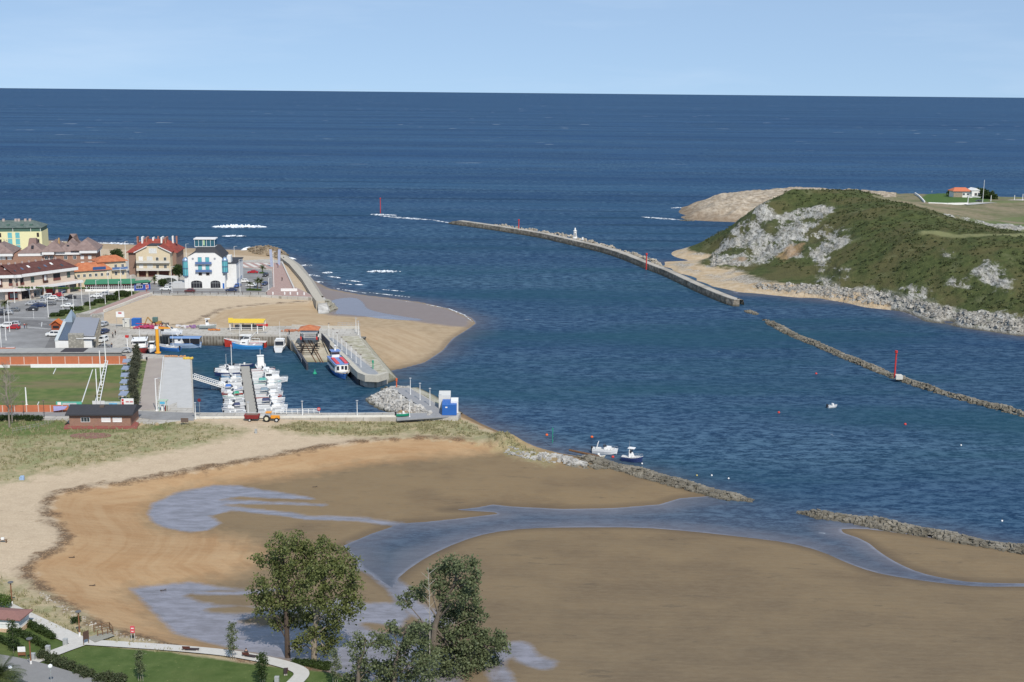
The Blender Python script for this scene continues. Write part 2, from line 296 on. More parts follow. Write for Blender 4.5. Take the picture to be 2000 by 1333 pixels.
# ---------------------------------------------------------------- beach and estuary floor
def land():
    PX, PY = np.meshgrid(np.arange(-560, 2561, 3.6), np.concatenate([np.arange(455, 1340, 2.6), np.arange(1345, 1660, 9)]))
    d = np.stack([(PX-1000)/F, -(PY-666.5)/F, -np.ones_like(PX)], -1) @ R3.T; t = -H/d[..., 2]; X = d[..., 0]*t; Y = d[..., 1]*t
    z, m, b, tt, u = t_height(X, Y)
    z = z+fbm(X, Y, 14, 3, 5)*.16*sst(.3, 2, z)+fbm(X, Y, 2.2, 3, 9)*.10*sst(2.2, 3, z)
    film = np.maximum(sdf(X, Y, FA), sdf(X, Y, FB))
    for i in ISL: film = np.minimum(film, -sdf(X, Y, i))
    for c, wd in CREEKS: film = np.maximum(film, wd-pdist(X, Y, c))
    z = z-.08*sst(-.8, .8, film)*(z > .05)
    wr = np.minimum(pdist(X, Y, UP[:31]), pdist(X, Y, poly([(330,640),(380,632),(400,620),(430,606),(480,598),(560,592),(615,588)], 2)))
    # the wash left by the waves on the outer beach
    wash = sdf(X, Y, poly([(610,548),(640,566),(700,577),(760,584),(820,592),(880,606),(920,625),(915,640),(880,640),(820,632),(760,620),(700,622),(640,618),(628,585)], 0))
    pud = sdf(X, Y, chaikin(poly([(636,588),(690,580),(712,590),(716,606),(780,618),(850,628),(760,626),(690,616),(640,614)], .3), 2))
    at = dict(up=u, toe=tt, film=np.maximum(film, pud), wrack=wr, bar=b, wash=wash, edge=np.maximum(m, b),
              lawn=sdf(X, Y, LAWN), dune=np.maximum(np.maximum(sdf(X, Y, DUNE1), sdf(X, Y, DUNE2)), sdf(X, Y, DUNE3)), green=sdf(X, Y, GREEN))
    T = NT('sand_and_turf')
    big = T.noise(.05, 5, .6); mid = T.noise(.35, 5, .6); fine = T.noise(3.0, 4, .65)
    st = T.noise(.10, 5, .6, T.obj((.7, 1.3, 1))); st2 = T.noise(.9, 4, .6, T.obj((.8, 1.3, 1)))
    cv = T.n('ShaderNodeCombineXYZ'); T.put(cv.inputs[0], T.math('MULTIPLY', T.attr('up'), .45)); T.put(cv.inputs[1], T.math('MULTIPLY', big, 4.0)); T.put(cv.inputs[2], T.math('MULTIPLY', mid, .8)); tide = T.noise(1.0, 4, .65, cv.outputs[0])
    sy = T.n('ShaderNodeSeparateXYZ'); T.L(T.obj(), sy.inputs[0]); north = T.rng(sy.outputs[1], 330, 370)
    rip = T.wave(.22, T.obj((.12, 1, 1), (0, 0, .25)), 7, 3, .5, 'Y')
    dry = T.mix(T.rng(fine, .35, .7), (.43,.335,.23), (.53,.425,.30)); dry = T.mix(T.rng(mid, .45, .75, 0, .6), dry, (.38,.29,.20))
    wet = T.mix(T.rng(st, .35, .65), (.335,.20,.10), (.40,.265,.145)); wet = T.mix(T.rng(tide, .42, .62, 0, .3), wet, (.42,.30,.175)); wet = T.mix(T.rng(tide, .50, .36, 0, .3), wet, (.30,.18,.09)); wet = T.mix(T.rng(st2, .6, .8, 0, .3), wet, (.26,.17,.10)); wet = T.mix(T.math('MULTIPLY', north, .8), wet, T.mix(T.rng(tide, .35, .65), (.36,.265,.165), (.44,.34,.225)))
    mud = T.mix(T.rng(st, .36, .66), (.160,.111,.064), (.207,.144,.079)); mud = T.mix(T.rng(T.math('ADD', big, T.rng(T.attr('bar'), 2, 34, .07, -.07)), .46, .60, 0, .75), mud, (.225,.158,.086)); mud = T.mix(T.rng(T.noise(.45, 5, .7, T.obj((.6, 1.4, 1))), .54, .72, 0, .22), mud, (.100,.080,.058)); mud = T.mix(T.rng(st2, .3, .7, 0, .18), mud, (.18,.14,.095)); mud = T.mix(T.rng(sy.outputs[1], 235, 165, 0, .4), mud, T.mix(T.rng(st, .3, .7), (.110,.092,.068), (.140,.116,.084)))
    mud = T.mix(T.rng(T.noise(1.3, 4, .7, T.obj((.45, 1.4, 1))), .42, .66, 0, .30), mud, (.215,.17,.11)); mud = T.mix(T.rng(T.noise(.32, 6, .75, T.obj((.35, 1.5, 1))), .60, .66, 0, .45), mud, (.085,.07,.052)); mud = T.mix(T.math('MULTIPLY', north, .85), mud, T.mix(T.rng(mid, .35, .65), (.34,.25,.155), (.42,.32,.21)))
    wet = T.mix(T.rng(T.noise(1.6, 4, .7), .56, .72, 0, .22), wet, (.22,.14,.08))
    def msk(a, w_, amp, n=mid): return T.rng(T.math('ADD', T.attr(a), T.math('MULTIPLY', T.math('SUBTRACT', n, .5), amp)), -w_, w_)
    c = T.mix(msk('toe', 3.5, 9), mud, wet); c = T.mix(msk('up', 1.2, 10), c, dry)
    wm = T.math('MULTIPLY', T.rng(T.math('ADD', T.attr('wrack'), T.math('MULTIPLY', T.math('SUBTRACT', mid, .5), 7.0)), .2, 1.9, 1, 0), T.rng(fine, .36, .5))
    c = T.mix(T.math('MULTIPLY', wm, .85), c, (.10,.068,.045))
    tw = T.math('MULTIPLY', T.rng(T.noise(.8, 4, .7, T.obj((.5, 2.5, 1))), .66, .72), T.rng(T.attr('up'), -14, -2, 0, .6)); c = T.mix(tw, c, (.12,.08,.05))
    tr = T.math('MULTIPLY', T.rng(T.noise(.9, 4, .7, T.obj((.6, 2.0, 1))), .62, .70), T.rng(T.attr('up'), 0, 3, 0, .5)); c = T.mix(tr, c, (.17,.125,.085))
    dn = T.mix(T.rng(T.noise(.55, 6, .7), .38, .6), (.33,.27,.16), (.155,.165,.07)); dn = T.mix(T.rng(T.noise(.16, 4), .5, .64, 0, .8), dn, (.11,.16,.045)); dn = T.mix(T.rng(fine, .3, .7, 0, .45), dn, (.45,.37,.24))
    c = T.mix(T.math('MULTIPLY', msk('dune', 2.5, 10), .92), c, dn)
    lw = T.mix(T.rng(T.noise(.4, 5, .6), .35, .68), (.062,.098,.026), (.105,.140,.045)); lw = T.mix(T.rng(T.noise(.09, 4, .6), .5, .62, 0, .5), lw, (.13,.145,.05)); lw = T.mix(T.rng(T.noise(6, 3, .6), .35, .7, 0, .5), lw, (.055,.082,.022))
    lw = T.mix(T.rng(T.noise(2.5, 2), .70, .74), lw, (.2,.2,.08))
    c = T.mix(msk('lawn', .35, 1.2), c, lw); c = T.mix(T.math('MULTIPLY', msk('green', 1.2, 7), .9), c, T.mix(T.rng(mid, .35, .65), (.07,.115,.025), (.14,.16,.06)))
    fm = msk('film', .6, 2.2, T.math('ADD', T.math('MULTIPLY', st2, .5), T.math('MULTIPLY', mid, .5))); fmz = T.math('MULTIPLY', fm, T.rng(T.attr('up'), -1.0, .2, 1, 0))
    c = T.mix(fmz, c, T.mix(T.rng(T.noise(.5, 5, .7, T.obj((.5, 1.5, 1))), .38, .62), (.160,.145,.148), (.245,.232,.255)))  # lilac tone paints the sky reflected in the water film
    wsh = msk('wash', 1.5, 3, st); c = T.mix(T.math('MULTIPLY', wsh, .8), c, (.17,.135,.13))
    damp = T.rng(T.attr('edge'), 0, 2.2, .8, 0); c = T.mix(T.math('MULTIPLY', damp, T.rng(T.attr('up'), -1, 0, 1, 0)), c, T.mix(.5, c, (.05,.04,.035)))
    shine = T.math('MAXIMUM', fmz, T.math('MULTIPLY', wsh, .55))
    ro = T.math('SUBTRACT', .92, T.math('MULTIPLY', shine, .72)); sp = T.rng(shine, 0, 1, .12, .8)
    hb = T.math('ADD', T.math('MULTIPLY', fine, .5), T.math('MULTIPLY', rip, .25)); nb = T.bump(hb, T.rng(shine, 0, 1, .5, .04), .12)
    mat = T.fin(c, ro, nb, sp)
    o = grid_obj('ground', X, Y, z, mat, keep=(z > -1.2), attrs=at); tag(o, kind='structure')
    return X
land()
# ---------------------------------------------------------------- the sea and the estuary
def sea():
    rows = np.concatenate([1660-np.arange(0, 330, 15), np.arange(1330, 330, -4.5), np.arange(330, 200, -6), [196, 191, 188, 186, 184, 183.2, 182.6, 182.1, 181.8]])
    th = np.arange(-620, 2621, 5.0); TH, RO = np.meshgrid(th, rows)
    D = H*F/(RO-181.2)/1.0; D[-1, :] = 3.2e5
    X = (TH-1000)/F*D*1.02; Y = D*1.0
    m = sdf(X, Y, MAIN); b = np.maximum(sdf(X, Y, BAR), sdf(X, Y, SPIT)); e = np.where(sdf(X, Y, HOLE) > -4, -np.maximum(np.abs(sdf(X, Y, HOLE)), .1)*2-6, np.maximum(m, b))
    hd = -pdist(X, Y, poly([(1290,512),(1385,516),(1440,574),(1500,576),(1560,582),(1640,590),(1700,596),(1760,607),(1800,624),(1850,630),(1900,642),(1950,650),(2000,657),(2300,705)]))
    ch = sdf(X, Y, poly([(1480,985),(1560,1003),(2000,1080),(2300,1120),(1900,1145),(1600,1080),(1250,1034),(960,1045),(780,1130),(660,1070),(780,1020),(980,985),(1330,970)]))
    T = NT('sea_water')
    o1 = T.noise(.42, 5, .74, T.obj((.55, 1.2, 1))); o2 = T.noise(.055, 5, .6, T.obj((.6, 1.2, 1))); o3 = T.noise(.012, 5, .6, T.obj((.4, 1.6, 1))); o4 = T.noise(.0022, 6, .65, T.obj((.18, 1.8, 1)))
    ripn = T.noise(1.3, 4, .7, T.obj((.5, 1.2, 1)))
    sep = T.n('ShaderNodeSeparateXYZ'); T.L(T.obj(), sep.inputs[0]); yy = sep.outputs[1]; xx = sep.outputs[0]
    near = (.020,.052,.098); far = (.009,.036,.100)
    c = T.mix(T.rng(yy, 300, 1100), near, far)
    c = T.mix(T.rng(o2, .40, .64, 0, .65), c, (.050,.098,.150)); c = T.mix(T.rng(o1, .485, .585, 0, .80), c, (.085,.155,.225)); c = T.mix(T.rng(o1, .50, .39, 0, .8), c, (.006,.022,.050)); c = T.mix(T.math('MULTIPLY', T.rng(ripn, .50, .62, 0, .65), T.rng(yy, 700, 350)), c, (.09,.16,.23))  # ripple highlights and dark troughs painted into the water colour
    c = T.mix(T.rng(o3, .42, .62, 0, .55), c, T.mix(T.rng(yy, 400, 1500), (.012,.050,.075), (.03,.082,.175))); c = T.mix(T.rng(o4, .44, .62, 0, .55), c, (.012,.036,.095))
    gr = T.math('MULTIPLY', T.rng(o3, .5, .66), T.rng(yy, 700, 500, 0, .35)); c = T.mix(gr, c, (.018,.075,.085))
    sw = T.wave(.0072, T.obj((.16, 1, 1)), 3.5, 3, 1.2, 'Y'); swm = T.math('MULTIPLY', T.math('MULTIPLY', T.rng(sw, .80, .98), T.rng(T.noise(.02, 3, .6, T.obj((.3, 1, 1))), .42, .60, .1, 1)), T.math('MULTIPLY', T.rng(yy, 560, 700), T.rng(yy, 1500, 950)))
    c = T.mix(T.math('MULTIPLY', swm, .6), c, (.006,.022,.042)); o5 = T.noise(.004, 4, .6, T.obj((.12, 2.2, 1))); c = T.mix(T.math('MULTIPLY', T.rng(o5, .46, .62, 0, .25), T.rng(yy, 500, 900)), c, (.05,.115,.20))  # swell bands: wave shading painted as darker water colour
    sh = T.rng(T.math('ADD', T.attr('shore'), T.math('MULTIPLY', T.math('SUBTRACT', o2, .5), 10)), -16, .5)
    sh = T.math('MULTIPLY', sh, sh); c = T.mix(T.math('MULTIPLY', sh, .62), c, (.12,.105,.11))
    chm = T.math('MULTIPLY', T.rng(T.attr('channel'), -14, 14), T.rng(xx, 70, -5, .45, 1)); c = T.mix(T.math('MULTIPLY', chm, .6), c, T.mix(T.rng(o1, .3, .7), (.075,.09,.11), (.12,.13,.155)))
    c = T.mix(T.math('MULTIPLY', T.rng(T.math('ADD', T.attr('shore'), T.math('MULTIPLY', T.math('SUBTRACT', o2, .5), 8)), -7, 0, 0, .55), T.rng(T.attr('channel'), -6, 6)), c, (.185,.18,.20))
    edge = T.math('MULTIPLY', T.rng(T.attr('shore'), -1.3, -.2, 0, .6), T.rng(o2, .36, .6)); c = T.mix(edge, c, (.35,.36,.42))
    # whitecaps far out
    wc = T.math('MULTIPLY', T.rng(T.noise(.022, 2, .5, T.obj((.6, 1.0, 1))), .70, .725), T.math('MULTIPLY', T.rng(T.noise(.0012, 3), .45, .6), T.rng(yy, 1200, 2600)))
    wc2 = T.math('MULTIPLY', T.rng(T.noise(.25, 3, .6, T.obj((.45, 1.2, 1))), .745, .76), T.rng(yy, 300, 500, .7, 1)); wc2 = T.math('MULTIPLY', wc2, T.rng(yy, 1100, 800))
    c = T.mix(T.math('MAXIMUM', T.math('MULTIPLY', wc, .8), T.math('MULTIPLY', wc2, .5)), c, (.55,.6,.65))
    hgt = T.math('ADD', T.math('ADD', T.math('MULTIPLY', ripn, .25), T.math('MULTIPLY', o1, .8)), T.math('ADD', T.math('MULTIPLY', o2, 3.0), T.math('MULTIPLY', sw, 1.0)))
    nb = T.bump(hgt, .75, .35)
    df = T.n('ShaderNodeBsdfDiffuse'); T.L(c, df.inputs[0]); T.L(nb, df.inputs['Normal'])
    gl = T.n('ShaderNodeBsdfGlossy'); gl.inputs['Roughness'].default_value = .22; T.L(nb, gl.inputs['Normal']); gl.inputs[0].default_value = (.8,.9,1,1)
    lw = T.n('ShaderNodeLayerWeight'); lw.inputs[0].default_value = .25; T.L(nb, lw.inputs['Normal'])
    ms = T.n('ShaderNodeMixShader'); T.L(T.rng(lw.outputs['Fresnel'], 0, 1, .025, .075), ms.inputs[0]); T.L(df.outputs[0], ms.inputs[1]); T.L(gl.outputs[0], ms.inputs[2])
    T.L(ms.outputs[0], T.out.inputs[0])
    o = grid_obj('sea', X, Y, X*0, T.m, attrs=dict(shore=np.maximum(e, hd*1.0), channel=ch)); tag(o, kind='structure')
sea()
# ---------------------------------------------------------------- headland across the estuary
def headland():
    pts = []
    def z0(*l):
        for a, b in l: q = P(a, b, 0); pts.append((q[0], q[1], 0))
    def zz(z, *l):
        for a, b in l: q = P(a, b, z); pts.append((q[0], q[1], z))
    def dd(*l):
        for a, b, D in l: pts.append(PD(a, b, D))
    def dz(*l):
        for a, D, z in l: pts.append(((a-1000)/F*D*1.02, D, z))
    z0((1440,574),(1500,576),(1560,582),(1640,590),(1700,596),(1760,607),(1800,624),(1850,630),(1900,642),(1950,650),(2000,657),(2100,674),(2300,705),(1285,511),(1340,510),(1385,509),(1390,560),(1350,548))
    zz(-3,(1440,590),(1600,600),(1750,625),(1850,645),(2000,675),(2300,725),(1350,490),(1420,488),(1410,462),(1300,470),(1435,446),(1300,420),(1300,400),(1330,560),(1290,535),(1260,505))
    zz(1.2,(1330,526),(1380,535),(1430,552),(1300,517),(1480,562)); zz(2.2,(1500,556),(1560,566),(1620,574)); zz(3,(1700,583),(1760,592),(1830,612),(1900,624),(2000,640),(2100,655))
    dd((1402,500,584),(1450,442,602),(1490,398,612),(1545,369,620),(1445,530,548),(1500,530,535),(1500,470,575),(1545,430,595),(1545,500,545),
       (1600,545,512),(1600,470,555),(1600,410,590),(1600,368,620),(1700,545,490),(1700,470,520),(1700,410,560),(1700,379,612),(1650,374,615),
       (1800,565,463),(1800,500,485),(1800,450,505),(1800,412,548),(1760,395,580),(1840,425,545),(1880,565,453),(1880,500,475),(1880,456,500),(1885,442,535),(1950,585,436),(1950,520,458),(1950,465,482),(1950,460,515),
       (2050,595,423),(2050,520,450),(2050,470,472),(2050,462,512),(2200,560,430),(2200,480,450),(2400,500,440),
       (1745,384,700),(1660,371,640),(1900,448,655),(1960,450,655),(2020,452,655),(1900,425,720),(1950,402,790),(2000,395,800),(2100,398,800),(1850,396,790),(1830,388,835),(1885,383,850),(1900,377,890),(1800,384,850),(1950,388,880),(2000,386,900),(2100,390,900),
       (1400,379,870),(1470,373,880),(1560,368,900),(1650,370,900),(1690,378,885),(1730,386,870),(1440,412,800),(1400,396,830),(1380,408,812),(1500,400,820))
    z0((1450,435),(1400,433),(1360,431),(1345,421),(1332,409),(1334,404))
    dz((1900,590,14),(2000,590,12),(2100,590,12),(2300,600,12),(1800,630,20),(1700,665,22),(1600,690,18),(1560,740,12),(1650,760,13),(1750,770,14),(1480,690,-2),(1500,730,1),(1450,760,-3),(1400,960,-3),(1500,985,-3),(1650,1000,-3),(1800,1000,-3),(2000,1010,-3),(2300,1010,-3),(1330,900,-3),(1540,660,14))
    A = np.array(pts); n = len(A)
    r = np.hypot(A[:, None, 0]-A[None, :, 0], A[:, None, 1]-A[None, :, 1])
    K = np.zeros((n+3, n+3)); K[:n, :n] = -r+np.eye(n)*1.5; K[:n, n] = 1; K[:n, n+1] = A[:, 0]/500; K[:n, n+2] = A[:, 1]/500; K[n:, :n] = K[:n, n:].T
    cf = np.linalg.solve(K, np.concatenate([A[:, 2], [0, 0, 0]]))
    def hz(x, y):
        z = cf[n]+cf[n+1]*x/500+cf[n+2]*y/500
        for i in range(n): z = z-cf[i]*np.hypot(x-A[i, 0], y-A[i, 1])
        return z
    def hit(px, py, D0=395):
        D = np.arange(D0, 1050, 1.5); d = R3 @ np.array([(px-1000)/F, -(py-666.5)/F, -1.0]); t = D/d[1]
        x = d[0]*t; z = H+d[2]*t; g = hz(x, D); k = np.nonzero(g > z)[0]; k = k[0] if len(k) else len(D)-1
        return (x[k], D[k], float(g[k]))
    PXg = np.arange(1225, 2420, 2.6); D = 398*np.exp(np.arange(0, 420)*.00228); TH, DD = np.meshgrid(PXg, D)
    X = (TH-1000)/F*DD*1.02; Y = DD; Z = hz(X, Y)
    def reg(l, ch=0):
        q = np.array([hit(a, b)[:2] for a, b in l]); q = chaikin(q, ch) if ch else q; return sdf(X, Y, q)
    rock = reg([(1385,522),(1392,498),(1440,440),(1475,400),(1500,405),(1520,425),(1560,410),(1610,400),(1640,405),(1600,440),(1570,470),(1540,490),(1500,515),(1450,525)])
    for l in ([(1560,470),(1610,448),(1640,450),(1670,470),(1660,480),(1600,505),(1550,510),(1530,500)],[(1595,505),(1612,503),(1650,530),(1655,545),(1640,565),(1600,560)],[(1905,530),(1930,512),(1960,530),(1980,560),(1970,580),(1940,560),(1910,545)],[(1860,552),(1895,540),(1890,560),(1850,566)],[(1840,488),(1860,492),(1862,505),(1845,508)]):
        rock = np.maximum(rock, reg(l))
    # pale ledges right above the waterline
    q = np.array([P2(a, b, 1.5) for a, b in [(1480,560),(1560,570),(1640,581),(1700,588),(1760,598),(1810,614),(1900,633),(2000,648),(2200,682)]]); ledge = 7.5-pdist(X, Y, q)
    ledge = ledge-4*sst(1600, 1480, TH); rock = np.maximum(rock, ledge)
    q = np.array([P2(a, b, 10) for a, b in [(1885,444),(1930,447),(1980,448),(2050,449),(2200,452)]]); strip = 11-pdist(X, Y, q); rock = np.maximum(rock, strip)
    clay = np.maximum(reg([(1520,500),(1545,485),(1570,483),(1555,505),(1525,512)]), reg([(1435,508),(1450,505),(1460,515),(1440,518)]))
    farr = np.where((Y > 760) & (TH < 1730), 20.0, -20.0); farr = np.minimum(farr, (1735-TH)*.3+fbm(X, Y, 20, 3, 5)*14); rock = np.where(farr > 0, -5, rock)
    sand = np.minimum(2.6-Z, (1735-TH)*.5+0); sand = np.where(Y > 640, -5, sand)
    field = reg([(1800,388),(1830,378),(1850,374),(1862,383),(1935,388),(1930,395),(1880,397),(1815,399)]); path = reg([(1795,452),(1840,452),(1880,458),(2100,462),(2100,466),(1870,464),(1800,457)])
    hv = fbm(X, Y, 30, 4, 91); heath = np.where((Y > 600) & (TH > 1700+hv*90), 10.0, -10.0)
    k = sst(-6, 3, rock); hb = sst(.5, 6, Z)
    rug = (.5-np.abs(fbm(X*.9+Y*.2, (Y*.5-X*.3)*.8, 11, 6, 31, .62))*4)*2.6
    Z = Z+hb*(fbm(X, Y, 26, 4, 3)*2.2*sst(3, 10, Z)+(1-k)*(fbm(X, Y, 5.0, 4, 8)*1.25)*sst(2, 8, Z)*(1-.75*(heath > 0)))+k*rug*sst(0, 3, Z+.5)
    Z = Z+np.where(farr > 0, (np.abs(fbm(X, Y*1.5, 14, 5, 51))*-7+1)*sst(0, 3, Z), 0)
    cl = np.floor((Z+fbm(X, Y, 12, 3, 71)*2)/1.6)*1.6; Z = np.where((rock > 0) & (Z < 12) & (Z > .4), Z*.55+cl*.45+.3, Z)
    global HVEG, HROC
    rr_ = np.random.default_rng(4); ok = (rock < -2.5) & (Z > 3.5) & (heath < 0) & (Y < 640) & (farr < 0) & (sand < -3) & (path < -1); ii = rr_.choice(np.flatnonzero(ok), 4200, replace=False); HVEG = np.stack([X.flat[ii], Y.flat[ii], Z.flat[ii]], 1)
    ok = (rock > .5) & (Z > 1.0) & (Y < 700); ok &= Z < 5; ii = rr_.choice(np.flatnonzero(ok), 1100, replace=False); HROC = np.stack([X.flat[ii], Y.flat[ii], Z.flat[ii]], 1)
    at = dict(rock=rock, clay=clay, far=farr, sand=sand, field=field, path=path, heath=heath, hgt=Z)
    T = NT('scrub_and_limestone')
    n1 = T.noise(.06, 5, .6); n2 = T.noise(.3, 5, .65); n3 = T.noise(1.3, 4, .65); cr_ = T.noise(.20, 7, .72, T.obj((1.9, .8, 2.2), (0, 0, .6)), .6)
    def msk(a, w_, amp, n=n2): return T.rng(T.math('ADD', T.attr(a), T.math('MULTIPLY', T.math('SUBTRACT', n, .5), amp)), -w_, w_)
    g = T.mix(T.rng(n2, .36, .64), (.044,.058,.021), (.083,.097,.035)); g = T.mix(T.rng(n1, .46, .60, 0, .6), g, (.105,.088,.042)); g = T.mix(T.rng(n3, .56, .72, 0, .5), g, (.13,.135,.06))
    g = T.mix(T.rng(T.noise(.11, 4), .6, .68, 0, .45), g, (.15,.155,.08))
    he = T.mix(T.rng(n1, .4, .6), (.24,.20,.13), (.15,.15,.08)); he = T.mix(T.rng(n2, .5, .7, 0, .45), he, (.085,.10,.04)); he = T.mix(T.rng(T.noise(.018, 3, .5, T.obj((.5, 1.6, 1))), .52, .56, 0, .6), he, (.10,.15,.05)); c = T.mix(T.rng(T.attr('heath'), -1, 1), g, he)
    rk = T.mix(T.rng(cr_, .36, .62), (.22,.21,.18), (.54,.52,.47)); rk = T.mix(T.rng(n3, .55, .75, 0, .5), rk, (.62,.60,.55)); rk = T.mix(T.rng(n2, .62, .70, 0, .5), rk, (.36,.28,.18)); ck = T.noise(.55, 5, .75, T.obj((1.5, .55, 1.3), (0, 0, .6)), .8); rk = T.mix(T.rng(ck, .50, .40, 0, .8), rk, (.085,.082,.065)); rk = T.mix(T.rng(T.noise(.22, 4, .7), .58, .64, 0, .45), rk, (.07,.085,.035)); rk = T.mix(T.rng(T.attr('hgt'), .9, .1, 0, .85), rk, (.085,.075,.055))
    gap = T.rng(T.noise(.07, 6, .72, T.obj((1.5, .7, 1.6), (0, 0, .6))), .50, .46); gap = T.math('MULTIPLY', gap, T.rng(T.attr('hgt'), 2.5, 6, 0, .97))
    c = T.mix(T.math('MULTIPLY', msk('rock', 1.0, 14, T.noise(.16, 6, .72)), T.math('SUBTRACT', 1.0, gap)), c, rk)
    c = T.mix(T.math('MULTIPLY', msk('clay', 1.5, 12), .7), c, (.34,.22,.12))
    fr = T.mix(T.rng(n2, .38, .64), (.27,.215,.155), (.48,.41,.32)); fr = T.mix(T.rng(cr_, .36, .44, .7, 0), fr, (.15,.11,.075)); fr = T.mix(T.rng(T.attr('hgt'), 6, 1.2, 0, .6), fr, (.17,.115,.07)); c = T.mix(T.rng(T.attr('far'), -3, 1), c, fr)
    sd_ = T.mix(T.rng(n2, .4, .6), (.42,.31,.19), (.50,.40,.28)); st_ = T.mix(T.rng(n3, .42, .6), (.20,.17,.13), (.50,.46,.40)); sd_ = T.mix(T.math('MULTIPLY', T.rng(n1, .46, .56), T.rng(T.attr('hgt'), .5, 1.4)), sd_, st_)
    c = T.mix(msk('sand', .4, 1.6), c, sd_); c = T.mix(msk('field', 1.0, 2.5), c, T.mix(n2, (.06,.115,.03), (.09,.145,.045))); c = T.mix(T.math('MULTIPLY', msk('path', 1.0, 4), .8), c, (.21,.21,.10))
    nb = T.bump(T.math('ADD', T.math('MULTIPLY', n3, .6), T.math('MULTIPLY', cr_, T.rng(T.attr('rock'), -1, 1, .4, 1.6))), .9, .9)
    o = grid_obj('headland', X, Y, Z, T.fin(c, .95, nb, .1), keep=(Z > -1.5), attrs=at); tag(o, kind='structure')
    return hit
HHIT = headland()
# ================================================================== QUAY, STREETS, MOLES
concrete = NT('pale_concrete'); _a = concrete.noise(.18, 5, .65); _b = concrete.noise(2.2, 4, .6)
_c = concrete.mix(concrete.rng(_a, .35, .68), (.40,.37,.32), (.52,.49,.44)); _c = concrete.mix(concrete.rng(_b, .5, .75, 0, .5), _c, (.30,.28,.24)); _c = concrete.mix(concrete.rng(concrete.noise(.06, 6, .7), .50, .62, 0, .6), _c, (.33,.30,.25)); _k = concrete.n('ShaderNodeTexBrick'); concrete.L(concrete.obj(), _k.inputs[0]); _k.inputs['Scale'].default_value = .12; _k.inputs['Mortar Size'].default_value = .012; _k.inputs[1].default_value = (1,1,1,1); _k.inputs[2].default_value = (.9,.9,.9,1); _k.inputs[3].default_value = (.6,.58,.55,1); _c = concrete.mix(1.0, _c, _k.outputs[0], 'MULTIPLY'); CONC = concrete.fin(_c, .9)
t = NT('asphalt'); _a = t.noise(.15, 5, .6); _c = t.mix(t.rng(_a, .35, .65), (.19,.185,.18), (.27,.265,.26)); _c = t.mix(t.rng(t.noise(1.4, 4), .55, .75, 0, .5), _c, (.16,.155,.15)); ASPH = t.fin(_c, .92)
t = NT('worn_tarmac'); _c = t.mix(t.rng(t.noise(.3, 5), .35, .65), (.125,.12,.12), (.17,.165,.16)); TARM = t.fin(_c, .92)
t = NT('pink_paving'); _k = t.n('ShaderNodeTexBrick'); t.L(t.obj(), _k.inputs[0]); _k.inputs['Scale'].default_value = .5
for _i, _v in ((1, (.36,.235,.20,1)), (2, (.31,.20,.175,1)), (3, (.40,.33,.29,1))): _k.inputs[_i].default_value = _v
PINK = t.fin(_k.outputs[0], .9)
t = NT('striped_paving'); _v = t.wave(.16, t.obj((1, .5, 1)), 0, 0, 1, 'DIAGONAL'); STRP = t.fin(t.mix(t.rng(_v, .45, .55), (.36,.24,.21), (.55,.52,.47)), .9)
t = NT('pitch_grass'); _n = t.noise(.35, 5); _c = t.mix(t.rng(_n, .35, .65), (.075,.115,.028), (.125,.150,.045)); _c = t.mix(t.rng(t.noise(.05, 4, .6, t.obj((.5, 2, 1))), .5, .62, 0, .8), _c, (.17,.135,.07)); PITG = t.fin(_c, .95)
t = NT('verge_grass'); _c = t.mix(t.rng(t.noise(.6, 5), .4, .62), (.075,.11,.03), (.17,.17,.08)); VERG = t.fin(_c, .95)
t = NT('weathered_planks'); _v = t.wave(.9, t.obj(), 0, 0, 1, 'Y'); _c = t.mix(t.rng(_v, .35, .5), (.25,.21,.185), (.36,.31,.275)); _c = t.mix(t.rng(t.noise(.2, 4), .4, .65, 0, .5), _c, (.38,.33,.28)); PLNK = t.fin(_c, .9)
t = NT('quay_wall'); _v = t.wave(.32, t.obj(), .6, 2, 1, 'X'); _z = t.n('ShaderNodeSeparateXYZ'); t.L(t.obj(), _z.inputs[0]); _h = _z.outputs[2]
_c = t.mix(_v, (.13,.11,.085), (.26,.24,.20)); _c = t.mix(t.rng(t.noise(.8, 5), .45, .7, 0, .7), _c, (.33,.30,.26)); _c = t.mix(t.rng(_h, 1.5, .1, 0, .85), _c, (.055,.045,.03)); _c = t.mix(t.rng(_h, 2.9, 3.2), _c, (.42,.39,.34)); QWAL = t.fin(_c, .9)
t = NT('old_masonry'); _n = t.vor(.5, t.obj((1, 1, 1.4))); _z = t.n('ShaderNodeSeparateXYZ'); t.L(t.obj(), _z.inputs[0]); _h = _z.outputs[2]; _f = t.noise(.5, 6, .7)
_c = t.mix(t.rng(_f, .35, .66), (.12,.10,.075), (.34,.30,.24)); _c = t.mix(t.rng(_n, .4, .75, 0, .6), _c, (.08,.07,.055)); _c = t.mix(t.rng(_h, 1.1, .2, 0, .85), _c, (.045,.042,.028)); _c = t.mix(t.rng(_h, 2.45, 2.65, 0, .9), _c, (.42,.385,.33)); _c = t.mix(t.math('MULTIPLY', t.rng(t.noise(.09, 4), .5, .6, 0, .5), t.rng(_h, 3, 2.5)), _c, (.06,.055,.04)); MASN = t.fin(_c, .95, t.bump(t.math('ADD', _f, _n), .8, .25))
def stonemat(name, a, b, moss=(.06,.055,.03), mh=.9):
    t = NT(name); n = t.noise(.55, 5, .65); z = t.n('ShaderNodeSeparateXYZ'); t.L(t.obj(), z.inputs[0])
    c = t.mix(t.rng(n, .33, .67), a, b); r = t.noise(.16, 2); c = t.mix(t.rng(r, .45, .6, 0, .4), c, tuple(.6*k for k in a)); c = t.mix(t.rng(z.outputs[2], mh, mh-.7, 0, .85), c, moss)
    return t.fin(c, .95, t.bump(t.noise(2.5, 3), .5, .15))
